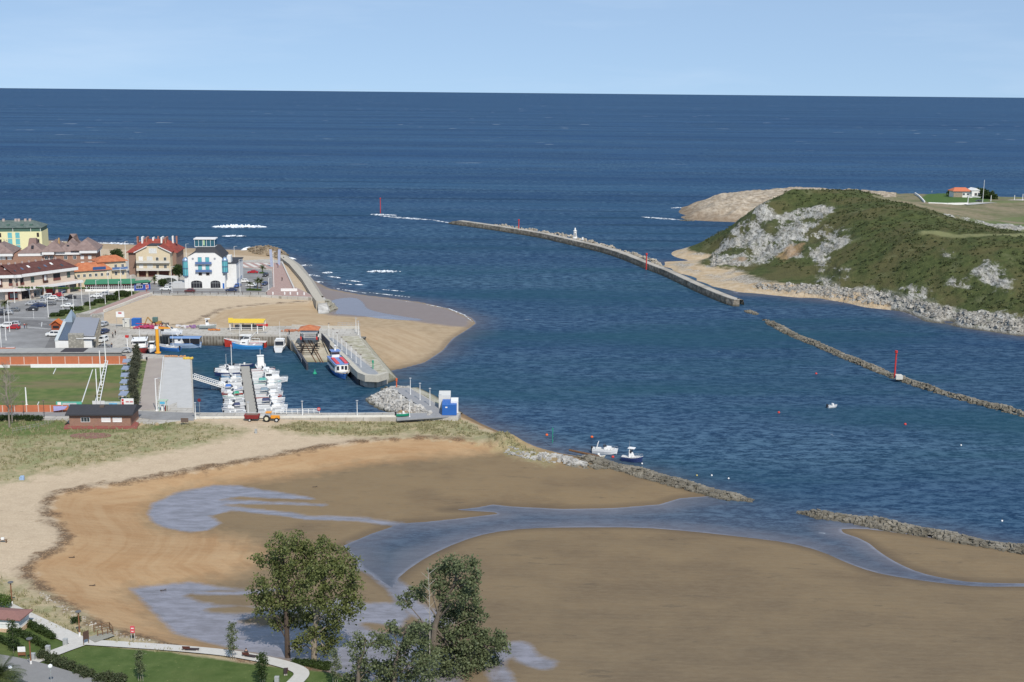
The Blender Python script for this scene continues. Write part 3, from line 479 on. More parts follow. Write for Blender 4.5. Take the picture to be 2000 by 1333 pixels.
STN_W = stonemat('white_boulders', (.30,.285,.26), (.56,.54,.50)); STN_B = stonemat('weedy_boulders', (.13,.115,.085), (.27,.245,.20), (.05,.045,.03), .5)
WHITE = M('white_paint', (.78,.77,.74), .5, .08); LGREY = M('light_grey_render', (.55,.54,.52), .8, .12); DARK = M('dark_metal', (.05,.05,.055), .5, .2); BLACKW = M('dark_opening', (.025,.025,.03), .4, .2)
STEEL = M('galvanised_steel', (.42,.43,.44), .45, .15, metal=.3); RED = M('red_paint', (.52,.045,.04), .45, .15); ORNG = M('orange_paint', (.75,.30,.03), .5, .12); GREENP = M('green_paint', (.02,.30,.17), .45, .1)
WOOD = M('brown_timber', (.17,.095,.05), .8, .3, 3); GLASS = M('dark_glass', (.035,.05,.06), .12, .1, spec=.7); BLUEP = M('blue_paint', (.03,.13,.42), .45, .12)
def sheet(name, px, z, mat, th=.25, lab=None):
    m = MB(); m.prism([P2(a, b, z) for a, b in px], z-th, z); o = m.build(name, mat); return tag(o, kind='structure')
PLAT = [(-700,821),(125,820),(135,826),(265,826),(300,829),(380,818),(775,816),(895,814),(900,806),(872,798),(800,757),(762,757),(840,806),(775,807),(377,806),(373,698),(300,692),(259,690),(257,653),(560,655),(569,665),(632,665),(628,652),(702,728),(715,733),(735,734),(757,727),(706,664),(702,637),(540,637),(440,641),(330,641),(262,634),(203,632),(203,611),(297,577),(520,578),(620,582),(575,560),(552,511),(530,506),(455,510),(330,507),(-700,505)]
m = MB(); m.prism([P2(a, b, Q) for a, b in PLAT], -2.5, Q); tag(m.build('quay_ground', CONC), kind='structure')
def wallstrip(name, px, z, th, z0, z1, mat, kind='structure', closed=False, label=None, cat=None):
    "extrude a wall of thickness th along a traced line whose top shows at z"
    pts = [Vector((*P2(a, b, z), 0)) for a, b in px]; m = MB(); L = []; Rr = []
    for i, p in enumerate(pts):
        d = (pts[min(i+1, len(pts)-1)]-pts[max(i-1, 0)]).normalized(); n = Vector((-d.y, d.x, 0))*th/2
        L.append(p+n); Rr.append(p-n)
    m.prism([(q.x, q.y) for q in L]+[(q.x, q.y) for q in Rr[::-1]], z0, z1); o = m.build(name, mat)
    return tag(o, label, cat, kind=kind) if kind else tag(o, label, cat)
# sheet-piled and masonry faces in front of the quay edge
wallstrip('quay_wall', [(257,690),(257.5,653.5),(400,654.5),(562,655.6),(568,664)], Q, .5, -2.4, Q-.12, QWAL)
wallstrip('quay_wall', [(259,690.5),(300,692.5),(373,698.5),(377.5,806.5),(700,807.5),(780,807.5)], Q, .5, -2.4, Q-.1, QWAL)
sheet('street', [(-700,700),(110,692),(122,645),(150,613),(200,600),(300,573),(265,569),(150,577),(0,593),(-700,650)], Q+.03, ASPH)
sheet('road', [(-700,660),(0,622),(60,625),(130,629),(122,644),(60,637),(0,634),(-700,690)], Q+.045, TARM)
sheet('road', [(82,690),(100,656),(120,650),(112,690)], Q+.045, TARM)
sheet('verge', [(250,700),(288,700),(268,803),(238,803)], Q+.10, VERG, .3)
m = MB(); m.prism([P2(*q, 0) for q in [(619,606),(640,600),(650,612),(646,618),(622,620)]], -1, 3.0, [P2(*q, 3.0) for q in [(617,583),(634,581),(640,590),(638,594),(621,594)]]); tag(m.build('wall_end_block', STN_W), 'pale stone block ending the outer sea wall on the beach', 'stone block')
sheet('verge', [(94,622),(128,623),(150,613),(200,599),(240,584),(274,570),(254,568),(225,577),(180,591),(140,603)], Q+.10, VERG, .3)
sheet('promenade_paving', [(168,617),(203,609),(297,575.5),(290,569),(272,571),(240,585),(200,600)], Q+.06, PINK)
sheet('plaza_paving', [(548,513),(574,560),(614,580),(522,576.5),(519,572),(533,560),(532,525),(455,522),(455,512),(530,514)], Q+.06, PINK)
sheet('striped_paving', [(456,513),(529,514.5),(530,523),(456,522)], Q+.075, STRP)
sheet('car_park', [(447,565),(456,531),(470,523),(530,529),(538,556),(517,571),(420,573),(302,573),(266,571),(300,553),(345,560)], Q+.035, ASPH)
sheet('pitch', [(-700,719),(247,713),(235,786),(232,792),(-700,794)], Q+.06, PITG)
sheet('road', [(-700,812),(130,813),(262,815),(300,820),(379,821),(379,807),(330,805),(262,803),(-700,804)], Q+.04, ASPH)
sheet('boardwalk', [(286,700),(318,700),(303,800),(266,800)], Q+.09, PLNK)
sheet('pontoon_apron', [(321,699),(371,699.5),(376,788),(376,797),(346,797),(345,786),(309,800)], Q+.07, M('brushed_concrete', (.46,.45,.43), .9, .12, .3))
sheet('mole_path', [(764,758),(799,758),(868,799),(893,808),(890,813),(775,820.5),(775,808),(842,807)], Q+.05, M('grey_paving', (.27,.27,.275), .9, .15))
sheet('pier_path', [(637,660),(650,660),(735,726),(741,732),(720,733),(708,730)], Q+.05, M('grey_flagstones', (.28,.29,.30), .9, .2))
t0 = M('white_line_paint', (.62,.62,.6), .8, .2, 2)
def line_px(name, a, b, wd, z=Q+.068, mat=None):
    p = Vector((*P2(*a, z), 0)); q = Vector((*P2(*b, z), 0)); d = (q-p).normalized(); n = Vector((-d.y, d.x, 0))*wd/2
    m = MB(); m.prism([((p+n).x, (p+n).y), ((q+n).x, (q+n).y), ((q-n).x, (q-n).y), ((p-n).x, (p-n).y)], z-.05, z+.01); return tag(m.build(name, mat or t0), kind='structure')
line_px('pitch_marking', (181,722), (160,786), .25); line_px('pitch_marking', (109,720), (104,731), .22); line_px('pitch_marking', (76,785), (73,792), .2)
for a, b in [((0,637),(60,640)),((60,640),(122,645)),((0,619),(90,621.5)),((75,633),(92,633.5)),((82,629.5),(81,638)),((104,598),(112,598)),((140,586),(150,586.5))]: line_px('road_marking', a, b, .22, Q+.056)
# street-side ramp wall down to the harbour beach
wallstrip('promenade_parapet', [(203,609.5),(250,592),(272,583),(297,575)], Q, .5, 2, Q+.7, M('cream_parapet', (.62,.58,.50), .8, .15), None, label='cream parapet wall climbing beside the pink promenade above the harbour beach', cat='parapet wall')
sheet('beach_ramp', [(200,617),(214,617),(312,580),(300,577),(205,611)], Q-.5, M('grey_ramp', (.30,.31,.32), .9, .12), 1.5)
# timber deck edge with rail below the white hotel
g = P(300,575,Q); h = P(521,576,Q); L = math.hypot(h[0]-g[0], h[1]-g[1])
r = thing('boardwalk_railing', 'dark timber railing along the deck edge above the harbour beach', 'railing', g, face2(g, h))
m = MB(); m.box(0, L, -.5, -.12, -1.6, -.05); m.build('deck_beam', M('dark_timber', (.065,.045,.035), .85, .3), r)
m = MB(); m.box(0, L, -.18, -.06, 1.0, 1.12); m.box(0, L, -.16, -.08, .5, .58); m.build('rail', M('dark_timber', (.065,.045,.035), .85, .3), r)
for i in range(15): m = MB(); m.box(i*L/14-.08, i*L/14+.08, -.2, -.04, -.05, 1.15); m.build('post', M('dark_timber', (.065,.045,.035), .85, .3), r)
# low white wall of the quay road
wallstrip('quay_parapet', [(380,814),(500,813),(640,812),(775,811)], Q+.45, .35, 2, Q+.45, M('white_wall', (.66,.63,.56), .85, .18, 1.2), None, label='long low white parapet between the sand and the marina quay', cat='parapet wall')
wallstrip('dock_parapet', [(570,634.5),(640,637),(702,637)], Q+.8, .5, 2, Q+.8, M('stone_parapet', (.47,.44,.38), .9, .2), None, label='stone parapet on the beach side of the dock behind the slipway shed', cat='parapet wall')
# pier: outer slope of pale stone and rounded head
def slope(name, inner, outer, zi, zo, mat):
    m = MB(); a = [P(x, y, zi) for x, y in inner]; b = [P(x, y, zo) for x, y in outer]
    for i in range(len(a)-1): m.quad(a[i], a[i+1], b[i+1], b[i])
    return tag(m.build(name, mat), kind='structure')
t = NT('lichened_stone'); _n = t.noise(.5, 6, .7); _z = t.n('ShaderNodeSeparateXYZ'); t.L(t.obj(), _z.inputs[0]); _h = _z.outputs[2]
_c = t.mix(t.rng(_n, .35, .65), (.27,.24,.17), (.50,.47,.38)); _c = t.mix(t.rng(t.noise(.3, 4), .5, .65, 0, .5), _c, (.20,.20,.09)); _c = t.mix(t.rng(_h, 1.2, .1, 0, .9), _c, (.05,.048,.03)); LICH = t.fin(_c, .95, t.bump(_n, .6, .3))
slope('pier_slope', [(700,655),(706,664),(757,727),(735,734),(715,733),(702,728)], [(720,668),(722,672),(782,744),(752,755),(716,756),(692,744)], Q-.01, -.6, LICH)
sheet('pier_rubble', [(664,657),(700,657),(755.5,726.5),(742,730.5),(736,725)], Q+.03, LICH)
wallstrip('pier_parapet', [(632,656),(703,727),(716,732),(736,733),(755,727)], Q+.45, 1.5, 2, Q+.45, M('weathered_kerb', (.46,.43,.36), .9, .2), None, label='broad pale kerb wall running along the edge of the pier to its rounded head', cat='parapet wall')
wallstrip('pier_screen', [(628,651),(644,668)], Q+2.2, .2, Q, Q+2.2, M('slate_panels', (.085,.09,.115), .7, .15), None, label='tall dark panel screen at the root of the pier beside the slipway', cat='screen wall')
wallstrip('pier_face', [(627,652),(690,717),(701.5,728.5)], Q, .3, -2.4, Q-.1, M('shade_painted_wall', (.055,.06,.075), .85, .25))  # the shade on this pier face is put into its dark colour
# ramp (slipway)
m = MB(); a = P(570,665,Q); b = P(631,665,Q); c = P(655,713,-.4); d = P(600,713,-.4)
m.add([a, b, c, d, (a[0],a[1],-2.5), (b[0],b[1],-2.5), (c[0],c[1],-2.5), (d[0],d[1],-2.5)], [(0,3,2,1),(0,1,5,4),(1,2,6,5),(2,3,7,6),(3,0,4,7)])
t = NT('slipway_concrete'); _z = t.n('ShaderNodeSeparateXYZ'); t.L(t.obj(), _z.inputs[0]); _h = _z.outputs[2]; _c = t.mix(t.rng(t.noise(.4, 5), .35, .65), (.36,.32,.24), (.47,.43,.35)); _c = t.mix(t.rng(t.noise(.16, 4, .6, t.obj((1.6, .4, 1))), .5, .6, 0, .7), _c, (.16,.12,.085)); _c = t.mix(t.rng(_h, .8, 0, 0, .8), _c, (.13,.12,.05)); tag(m.build('slipway', t.fin(_c, .9)), kind='structure')
for s in (.36, .52, .60):
    A = Vector(a).lerp(Vector(b), s); B = Vector(d).lerp(Vector(c), s); m = MB(); m.tube(A+Vector((0,0,.05)), B+Vector((0,0,.05)), .16, n=4)
    tag(m.build('slipway_rail', M('rusty_rail', (.13,.055,.03), .9, .3)), 'rusty steel rail on the slipway, %s of three from the left' % ['first', 'second', 'third'][(.36, .52, .60).index(s)], 'rail', 'rails on the slipway')
wallstrip('slipway_wall', [(560,655.5),(580,682),(600,713)], 1.6, .6, -2.4, 1.9, M('shade_painted_wall', (.055,.06,.075), .85, .25))  # wall colour kept near black to paint its shaded side
# outer promenade wall and its end block
slope('sea_wall', [(550,500),(575,518),(600,545),(622,578)], [(560,498),(590,519),(612,546),(634,579)], 3.9, -.3, M('sea_wall_concrete', (.36,.33,.28), .95, .25))
wallstrip('sea_wall_top', [(548,498),(572,516),(598,546),(618,578),(626,588)], 3.9, 3.2, .5, 3.9, M('pale_sea_wall', (.43,.39,.32), .95, .2))
wallstrip('promenade_kerb', [(551,512),(560,532),(574,562)], Q+.5, .5, 2, Q+.5, M('pale_kerb', (.52,.49,.45), .9, .12))
# ---------------------------------------------------------------- boulders
def rock_into(m, c, r, sq=.75):
    vs = []
    for z in (-1, 1):
        n = 5 if z < 0 else 4
        for i in range(n):
            a = 2*math.pi*(i+random.random()*.7)/n; rr = r*random.uniform(.6, 1.0)*(1 if z < 0 else .72); vs.append((c[0]+rr*math.cos(a), c[1]+rr*math.sin(a), c[2]+z*r*sq*random.uniform(.35, .7)))
    f = [(4,3,2,1,0),(5,6,7,8)]+[(i, (i+1) % 5, 5+min(3, (i+1) % 5) if (i+1) % 5 else 5, 5+min(i, 3)) for i in range(5)]
    f = [tuple(dict.fromkeys(q)) for q in f]; m.add(vs, [q for q in f if len(q) > 2])
def pile(name, lab, cat, line, w, h, r, n, mat, seed=1, z=0.0, hf=None, group=None):
    "bank of boulders along a traced line, w metres wide and h high"
    random.seed(seed); pts = [Vector((*P2(a, b, z), 0)) for a, b in line]; seg = [(pts[i+1]-pts[i]).length for i in range(len(pts)-1)]; tot = sum(seg); m = MB(); core = []
    def at(s):
        for i, l in enumerate(seg):
            if s <= l or i == len(seg)-1: d = (pts[i+1]-pts[i])/max(l, 1e-6); return pts[i]+d*min(s, l), Vector((-d.y, d.x, 0)), i
            s -= l
    for k in range(n):
        s = random.random()*tot; p, nn, i = at(s); u = random.uniform(-1, 1); e = min(1, s/(w*.8), (tot-s)/(w*.8)); e = max(e, .25)
        hh = h*(1-abs(u)**1.5)*e*(.82+.3*math.sin(s*.35+seed)*math.sin(s*.13)); q = p+nn*(u*w/2*max(e, .4)); rr = r*random.uniform(.6, 1.35)
        rock_into(m, (q.x, q.y, z-.2+hh-rr*.25), rr)
    o = m.build(name, mat); return tag(o, lab, cat, group)
pile('breakwater', 'low weedy boulder breakwater running out from the sand point past the moored boats', 'breakwater', [(1125,893),(1200,912),(1280,935),(1360,957),(1420,970),(1468,979)], 5.0, 1.5, .8, 1300, STN_B, 1)
pile('breakwater', 'low weedy boulder breakwater beside the right sandbar at the frame edge', 'breakwater', [(1560,1002),(1640,1012),(1750,1033),(1880,1057),(2000,1078),(2200,1112)], 4.4, 1.5, .8, 1200, STN_B, 2)
pile('breakwater', 'long thin boulder breakwater carrying the red pole with the concrete block', 'breakwater', [(1500,628),(1520,640),(1545,653),(1600,676),(1680,710),(1747,737),(1820,762),(1900,785),(2000,811),(2150,850)], 4.2, 1.25, .9, 1500, STN_B, 3)
pile('rock_heap', 'small heap of boulders just off the end of the long stone pier', 'rock heap', [(1455,607),(1480,616)], 3.5, 1.3, .8, 60, STN_B, 4); pile('rock_heap', 'flat weedy rocks awash between the stone pier and the thin breakwater', 'rock heap', [(1488,624),(1504,629)], 2.5, .8, .6, 30, STN_B, 5)
pile('rock_heap', 'tiny weedy rocks awash at the start of the thin breakwater', 'rock heap', [(1526,646),(1534,650)], 2.2, .9, .6, 16, STN_B, 6); pile('rock_heap', 'pale boulder standing alone just before the thin breakwater', 'rock heap', [(1544,650),(1547,653)], 1.5, 1.5, .9, 8, STN_B, 7)
pile('revetment', 'bank of big white boulders protecting the grassy sand point', 'rock bank', [(972,868),(1005,880),(1050,892),(1100,900),(1145,905)], 5.0, 1.2, .75, 300, STN_W, 8, .8)
pile('revetment', 'dark weedy stones at the foot of the sand point beside the wooden jetty', 'rock bank', [(1080,905),(1130,912),(1190,916)], 4.0, .9, .7, 120, STN_B, 9, .2)
def bank(name, lab, cat, top, bot, z1, z0, r, n, mat, seed):
    "boulders scattered over the slope between two traced edges"
    random.seed(seed); m = MB(); A = [Vector(P(a, b, z1)) for a, b in top]; B = [Vector(P(a, b, z0)) for a, b in bot]
    for i in range(len(A)-1): m.quad(A[i], A[i+1], B[i+1], B[i])
    for k in range(n):
        i = random.randrange(len(A)-1); s = random.random(); u = random.random(); p = A[i].lerp(A[i+1], s).lerp(B[i].lerp(B[i+1], s), u); rr = r*random.uniform(.6, 1.3); rock_into(m, (p.x, p.y, p.z+rr*.15), rr)
    return tag(m.build(name, mat), lab, cat)
bank('rock_bank', 'steep bank of white boulders on the marina side of the mole', 'rock bank', [(765,758),(779,770),(810,790),(842,806),(838,812)], [(714,784),(722,792),(745,803),(775,811),(800,812)], Q, -.3, .8, 620, STN_W, 11)
bank('rock_bank', 'pale stone apron at the head of the mole facing the pier', 'rock bank', [(799,757.5),(780,757),(765,758)], [(800,756),(750,758),(714,784)], Q, -.3, .6, 90, STN_W, 12)
slope('mole_slope', [(799,758),(835,776),(868,799),(893,808)], [(818,757),(850,772),(884,795),(905,806)], Q-.01, -.3, LICH)
random.seed(21)
m = MB(); A = [ON(a, b) for a, b in [(78,1158),(100,1172),(130,1192),(165,1212),(200,1229),(240,1243),(290,1254),(330,1264),(345,1268)]]
for i in range(len(A)-1):
    for k in range(22):
        p = Vector(A[i]).lerp(Vector(A[i+1]), random.random()); rr = random.uniform(.10, .28); rock_into(m, (p.x+random.uniform(-.6, .6), p.y+random.uniform(-.6, .6), p.z+.02), rr, .5)
tag(m.build('rock_edging', stonemat('tan_edging', (.30,.26,.21), (.47,.43,.36), (.3,.26,.2))), kind='stuff')
pile('groyne', 'brown boulder groyne at the seaward end of the town beach', 'groyne', [(491,487),(505,490),(530,498),(548,506)], 14, 4.2, 1.6, 500, stonemat('brown_boulders', (.20,.15,.10), (.38,.31,.22)), 13)
pile('rock_heap', 'grey boulders piled at the end of the outer sea wall', 'rock heap', [(630,590),(638,604),(640,613)], 8, 3.4, 1.2, 260, stonemat('grey_boulders', (.24,.22,.17), (.42,.40,.33)), 14)
pile('rock_heap', 'dark rocks breaking the waves off the far headland', 'rock heap', [(1330,431),(1355,432)], 6, 2.0, 1.2, 40, STN_B, 15)
# ---------------------------------------------------------------- the long stone pier
def longpier():
    fr = [(876,437.5),(900,441),(950,448),(1010,457.5),(1060,466),(1095,474.5),(1162,490),(1207,503.5),(1261,526),(1297,539.5),(1342,562),(1387,582.5),(1428,598.5),(1444,599)]
    p = np.array([P2(a, b, 0) for a, b in fr]); q = chaikin(p, 1, False); r_ = []
    n = len(q); N = []
    for i in range(n):
        d = q[min(i+1, n-1)]-q[max(i-1, 0)]; d = d/np.hypot(*d); N.append(np.array([-d[1], d[0]]))
    N = np.array(N); N *= np.sign(N[n//2, 1]); secs = []
    for i in range(n):
        w_ = 6.5 if i < n*.55 else 5.5; h = 2.7; e = min(1, .25+i/2.5)
        prof = [(-.5, -1.0), (-.1, .6), (.35, h*.93*e), (.45, h*e), (w_*.62, h*e), (w_*.63, (h-.5)*e), (w_, (h-.7)*e), (w_+.8, -1.0)]
        secs.append([(q[i][0]+N[i][0]*u, q[i][1]+N[i][1]*u, z) for u, z in prof])
    m = MB(); m.loft(secs); tag(m.build('stone_pier', MASN), 'long curving stone pier with a flat pale top crossing the estuary mouth', 'pier')
    return q, N
longpier()
pile('rock_armour', 'row of pale blocks behind the far crest of the long stone pier', 'rock bank', [(960,441),(1060,456),(1120,466),(1180,484),(1262,508),(1292,522)], 5, 2.2, 1.0, 420, stonemat('pier_blocks', (.30,.26,.20), (.48,.44,.37)), 16, 1.2)['kind'] = 'stuff'
# foam
t = NT('foam'); _n = t.noise(.8, 5, .7); _z = t.n('ShaderNodeSeparateXYZ'); t.L(t.obj(), _z.inputs[0]); FOAM = t.fin(t.mix(t.rng(_n, .35, .6), (.50,.55,.6), (.82,.84,.86)), .8); t.put(t.b.inputs['Alpha'], t.rng(t.math('ADD', t.noise(.45, 5, .72), t.math('MULTIPLY', _z.outputs[2], .28)), .47, .60))
def foam(a, b, w_, h, seed, bow=0, n=70):
    random.seed(seed); p = Vector(P(*a, 0)); q = Vector(P(*b, 0)); d = (q-p); nn = Vector((-d.y, d.x, 0)).normalized(); m = MB(); secs = []
    for i in range(n+1):
        s = i/n; e = math.sin(math.pi*s)**.55; c = p.lerp(q, s)+nn*(bow*math.sin(math.pi*s)); ww = w_*e*random.uniform(.55, 1.15)+.05; f = w_*.4*e*random.uniform(.5, 1.2)
        hh = h*e*random.uniform(.45, 1.15)+.06
        secs.append([tuple(c-nn*(ww+f)+Vector((0,0,.02))), tuple(c-nn*ww*.5+Vector((0,0,hh*.55))), tuple(c+Vector((0,0,hh))), tuple(c+nn*.6+Vector((0,0,.02)))])
    vs = [x for r in secs for x in r]; fs = [(j*4+i, j*4+i+1, (j+1)*4+i+1, (j+1)*4+i) for j in range(n) for i in range(3)]
    m.add(vs, fs); return tag(m.build('wave_foam', FOAM), kind='stuff')
for k, (a, b, w_, h) in enumerate([((412,444),(522,444),4.5,2.2),((433,462),(481,462),2,1.0),((715,531),(783,531),2.5,.9),((723,419),(775,421),5,.6),((742,422),(845,430),5,.4),((845,430),(880,436),1.5,.3),((178,475),(262,477),5,.7),((262,472),(330,470),3,.7),((60,473),(178,474),5,.5),((580,520),(610,519),1.5,.7),((628,534),(650,533),1.6,.7),((600,537),(625,540),1.2,.4),((640,540),(668,544),1.2,.4),((615,551),(632,552),1.0,.4),
   ((650,563),(720,574),.7,.2),((560,505),(578,507),2,.9),((470,490),(490,484),2.5,1.2),((345,485),(470,491),2.0,.3),((1252,424),(1330,430),3.5,.5),((1336,430),(1350,431),2,.6),((1310,407),(1333,406),3,.5),((640,570),(700,580),.35,.2),((700,580),(762,586),.35,.25),((765,586),(820,594),.4,.25),((822,594),(872,603),.4,.25),((874,603),(906,616),.5,.3),((905,615),(924,631),.6,.3),((720,572),(800,581),.3,.2),((660,553),(690,557),.6,.3),((745,566),(790,570),.4,.2),((690,556),(712,557),1,.3),((676,548),(704,551),1,.3)]): foam(a, b, w_*.8, h*.75, k)
# ================================================================== BUILDINGS
WC = {}
def part(name, parent, mat, *boxes):
    m = MB()
    for b in boxes: m.box(*b)
    return m.build(name, mat, parent)
def win(par, x, z, w, h, y=0.0, fm=WHITE, gm=GLASS, rz=0.0, name='window', bars=1):
    k = (w, h, fm.name, gm.name, bars)
    if k not in WC:
        m = MB(); f = .09; m.box(-w/2, w/2, -.07, .02, 0, f); m.box(-w/2, w/2, -.07, .02, h-f, h); m.box(-w/2, -w/2+f, -.07, .02, f, h-f); m.box(w/2-f, w/2, -.07, .02, f, h-f)
        for i in range(bars): c = -w/2+w*(i+1)/(bars+1); m.box(c-.03, c+.03, -.055, .02, f, h-f)
        g = MB(); g.box(-w/2+f, w/2-f, -.02, .015, f, h-f); o = m.build(name, fm, par); q = g.build('pane', gm, o); WC[k] = (o.data, q.data)
    else:
        o = bpy.data.objects.new(name, WC[k][0]); COL.objects.link(o); o.parent = par; q = bpy.data.objects.new('pane', WC[k][1]); COL.objects.link(q); q.parent = o
    o.location = (x, y, z); o.rotation_euler = (0, 0, rz); return o
def BF(a, b, z=Q):
    p = P(*a, z); q = P(*b, z); return p, face2(p, q), math.hypot(q[0]-p[0], q[1]-p[1])
def rooftile(name, a, b, sc=1.4, dr='Y'):
    t = NT(name); v = t.wave(sc, t.obj(), .2, 1, 1, dr); n = t.noise(.7, 5); c = t.mix(t.rng(n, .35, .65), a, b); c = t.mix(t.math('MULTIPLY', t.rng(v, .2, .0), .35), c, tuple(.5*k for k in a)); return t.fin(c, .85)
CREAM = M('cream_render', (.62,.52,.36), .85, .1); WREN = M('white_render', (.74,.73,.70), .85, .07); MAROON = rooftile('maroon_tiles', (.085,.035,.03), (.13,.055,.045)); TERRA = rooftile('terracotta_tiles', (.38,.12,.055), (.50,.19,.09))
REDT = rooftile('red_tiles', (.20,.04,.03), (.30,.07,.05)); BROWNT = rooftile('brown_tiles', (.19,.135,.12), (.26,.19,.17)); GREENT = rooftile('green_slate', (.08,.11,.10), (.13,.16,.145)); SLATE = M('black_slate', (.045,.045,.05), .7, .25, 2)
t = NT('brickwork'); _k = t.n('ShaderNodeTexBrick'); t.L(t.obj((1, 1, 1), (math.pi/2, 0, 0)), _k.inputs[0]); _k.inputs['Scale'].default_value = 1.6
for _i, _v in ((1, (.30,.15,.10,1)), (2, (.22,.11,.075,1)), (3, (.33,.28,.24,1))): _k.inputs[_i].default_value = _v
BRICK = t.fin(t.mix(t.rng(t.noise(.6, 4), .3, .7, 0, .35), _k.outputs[0], (.34,.20,.13)), .9)
TEALG = M('teal_glass', (.12,.42,.46), .2, .15, spec=.6); BLUEI = M('slate_blue_iron', (.10,.17,.34), .5, .15); FASC = M('white_fascia', (.68,.67,.65), .7, .1, 1)
# ---- white hotel
p, rz, W = BF((369,564), (440,564)); b = thing('hotel', 'tall white hotel with teal windows, blue balconies and a glass penthouse above the harbour beach', 'hotel', p, rz)
D_ = 14.0
m = MB(); fp = [(0,0),(W,0),(W,5.1),(W-.8,5.1),(W-.8,12.2),(W-3.6,14.3),(3.0,14.3),(0,12.6),(0,5.1)]
n = len(fp); m.add([(x, 0, z) for x, z in fp]+[(x, D_, z) for x, z in fp], [tuple(range(n)), tuple(range(n, 2*n))[::-1]]+[(i, n+i, n+(i+1) % n, (i+1) % n) for i in range(n)]); m.build('wall', WREN, b)
m = MB(); m.add([(-.3,-.3,12.6),(W-.4,-.3,12.2),(W-.4,D_,12.2),(-.3,D_,12.6),(3.1,1.2,15.9),(W-3.6,1.2,15.9),(W-3.6,D_-1,15.9),(3.1,D_-1,15.9),(3,-.3,14.35),(W-3.6,-.3,14.35)], [(0,8,4,7,3),(8,9,5,4),(9,1,2,5) if False else (9,1,2,6,5),(4,5,6,7),(7,6,2,3)]); r = m.build('roof', SLATE, b)
m = MB(); m.box(2.0, W-4.2, 4.5, 9.5, 15.8, 16.1); m.build('penthouse_floor', FASC, b)
m = MB(); m.box(2.1, W-4.3, 4.6, 9.4, 16.1, 18.7); m.build('penthouse_glazing', M('sea_glass', (.035,.12,.16), .12, .1, spec=.7), b)
for i in range(6): x = 2.05+i*(W-6.4)/5; part('penthouse_post', b, WREN, (x-.07, x+.07, 4.52, 4.66, 16.1, 18.8))
part('penthouse_roof', b, FASC, (1.7, W-3.9, 4.2, 9.8, 18.8, 19.15)); part('penthouse_blind', b, M('pale_green_blind', (.45,.62,.35), .7, .1), (W*.38, W*.42, 4.5, 4.56, 16.5, 18.5))
for x in (W*.33, W*.535):
    for z in (10.0, 6.9): win(b, x, z+.2, 1.5, 2.2, fm=BLUEI, gm=TEALG, bars=1)
    win(b, x, 5.2, 1.3, 1.1, fm=M('brown_frame', (.10,.06,.04), .7, .1), gm=BLACKW)
for z in (9.75, 6.65):
    m = MB(); m.box(W*.21, W*.66, -.9, 0, z, z+.15); m.build('balcony', BLUEI, b)
    m = MB(); m.box(W*.21, W*.66, -.92, -.86, z+.15, z+.9)
    m.build('balcony_railing', BLUEI, b)
for x in (W*.14, W*.74): m = MB(); m.T = Matrix.Translation((x, -.03, 11.8)) @ Matrix.Rotation(math.pi/2, 4, 'X'); m.lathe([(.42, -.02), (.42, .05), (.3, .05)], n=14); m.build('round_vent', M('grey_louvre', (.30,.31,.34), .7, .1), b)
def archwin(par, x0, x1, z0, zs, rise, y, gm, name='arched_window'):
    m = MB(); pts = [(x0, z0), (x1, z0)]+[((x0+x1)/2+(x1-x0)/2*math.cos(a), zs+rise*math.sin(a)) for a in [math.pi*i/10 for i in range(11)]]
    n = len(pts); m.add([(a, y-.04, c) for a, c in pts]+[(a, y+.05, c) for a, c in pts], [tuple(range(n)), tuple(range(n, 2*n))[::-1]]+[(i, n+i, n+(i+1) % n, (i+1) % n) for i in range(n)])
    o = m.build(name, gm, par); m = MB()
    for i in (1, 2, 3): c = x0+(x1-x0)*i/4; m.box(c-.05, c+.05, y-.08, y-.05, z0, zs+rise*.85)
    m.box(x0, x1, y-.08, y-.05, zs-.15, zs); m.build('glazing_bar', M('grey_bars', (.28,.29,.29), .6, .1), o)
for x0, x1 in ((.065, .37), (.60, .87)): archwin(b, W*x0, W*x1, .25, 2.3, .9, 0, BLACKW)
for x0, z0, z1 in ((-1.6, 5.2, 10.8), (W-.55, 6.6, 10.9)):
    m = MB(); m.lathe([(1.15, z0), (1.15, z1)], (x0+.6, .7, 0), 10); o = m.build('bay_window', TEALG, b)
    m = MB(); m.lathe([(1.28, z0-.4), (1.28, z0)], (x0+.6, .7, 0), 10); m.lathe([(1.25, (z0+z1)/2-.25), (1.25, (z0+z1)/2+.1)], (x0+.6, .7, 0), 10)
    for i in range(10): a = math.pi*2*i/10; m.tube((x0+.6+1.18*math.cos(a), .7+1.18*math.sin(a), z0), (x0+.6+1.18*math.cos(a), .7+1.18*math.sin(a), z1), .08, n=4)
    m.build('bay_frame', M('slate_blue_frame', (.07,.13,.22), .5, .1), o)
    m = MB(); m.lathe([(1.3, z1), (1.2, z1+.5), (.9, z1+1.0), (.45, z1+1.4), (.05, z1+1.6)], (x0+.6, .7, 0), 12); m.build('dome', M('zinc_dome', (.22,.30,.42), .4, .15, metal=.3), o)
part('side_wing', b, WREN, (-1.6, 0, .2, 6, 0, 5.0)); part('side_wing', b, WREN, (W-.8, W+4.0, 3.5, D_+6, 0, 9.5)); part('side_wing_roof', b, SLATE, (W-1.1, W+4.3, 3.2, D_+6.3, 9.5, 9.75)); m = MB(); m.box(W+.3, W+1.8, 4.5, 8, 9.75, 12.4); m.build('stair_head', WREN, b)
for i in range(4): win(b, W+4.0, 1.5, 1.1, 1.5, 5.5+i*3.2, rz=math.pi/2, fm=BLUEI)
part('side_terrace', b, M('pale_paving', (.5,.5,.49), .9, .1), (-6.5, -1.6, .5, 5, 0, 2.2)); part('doorway', b, BLUEP, (W*.93, W*.98, -.03, .02, 0, 2.1))
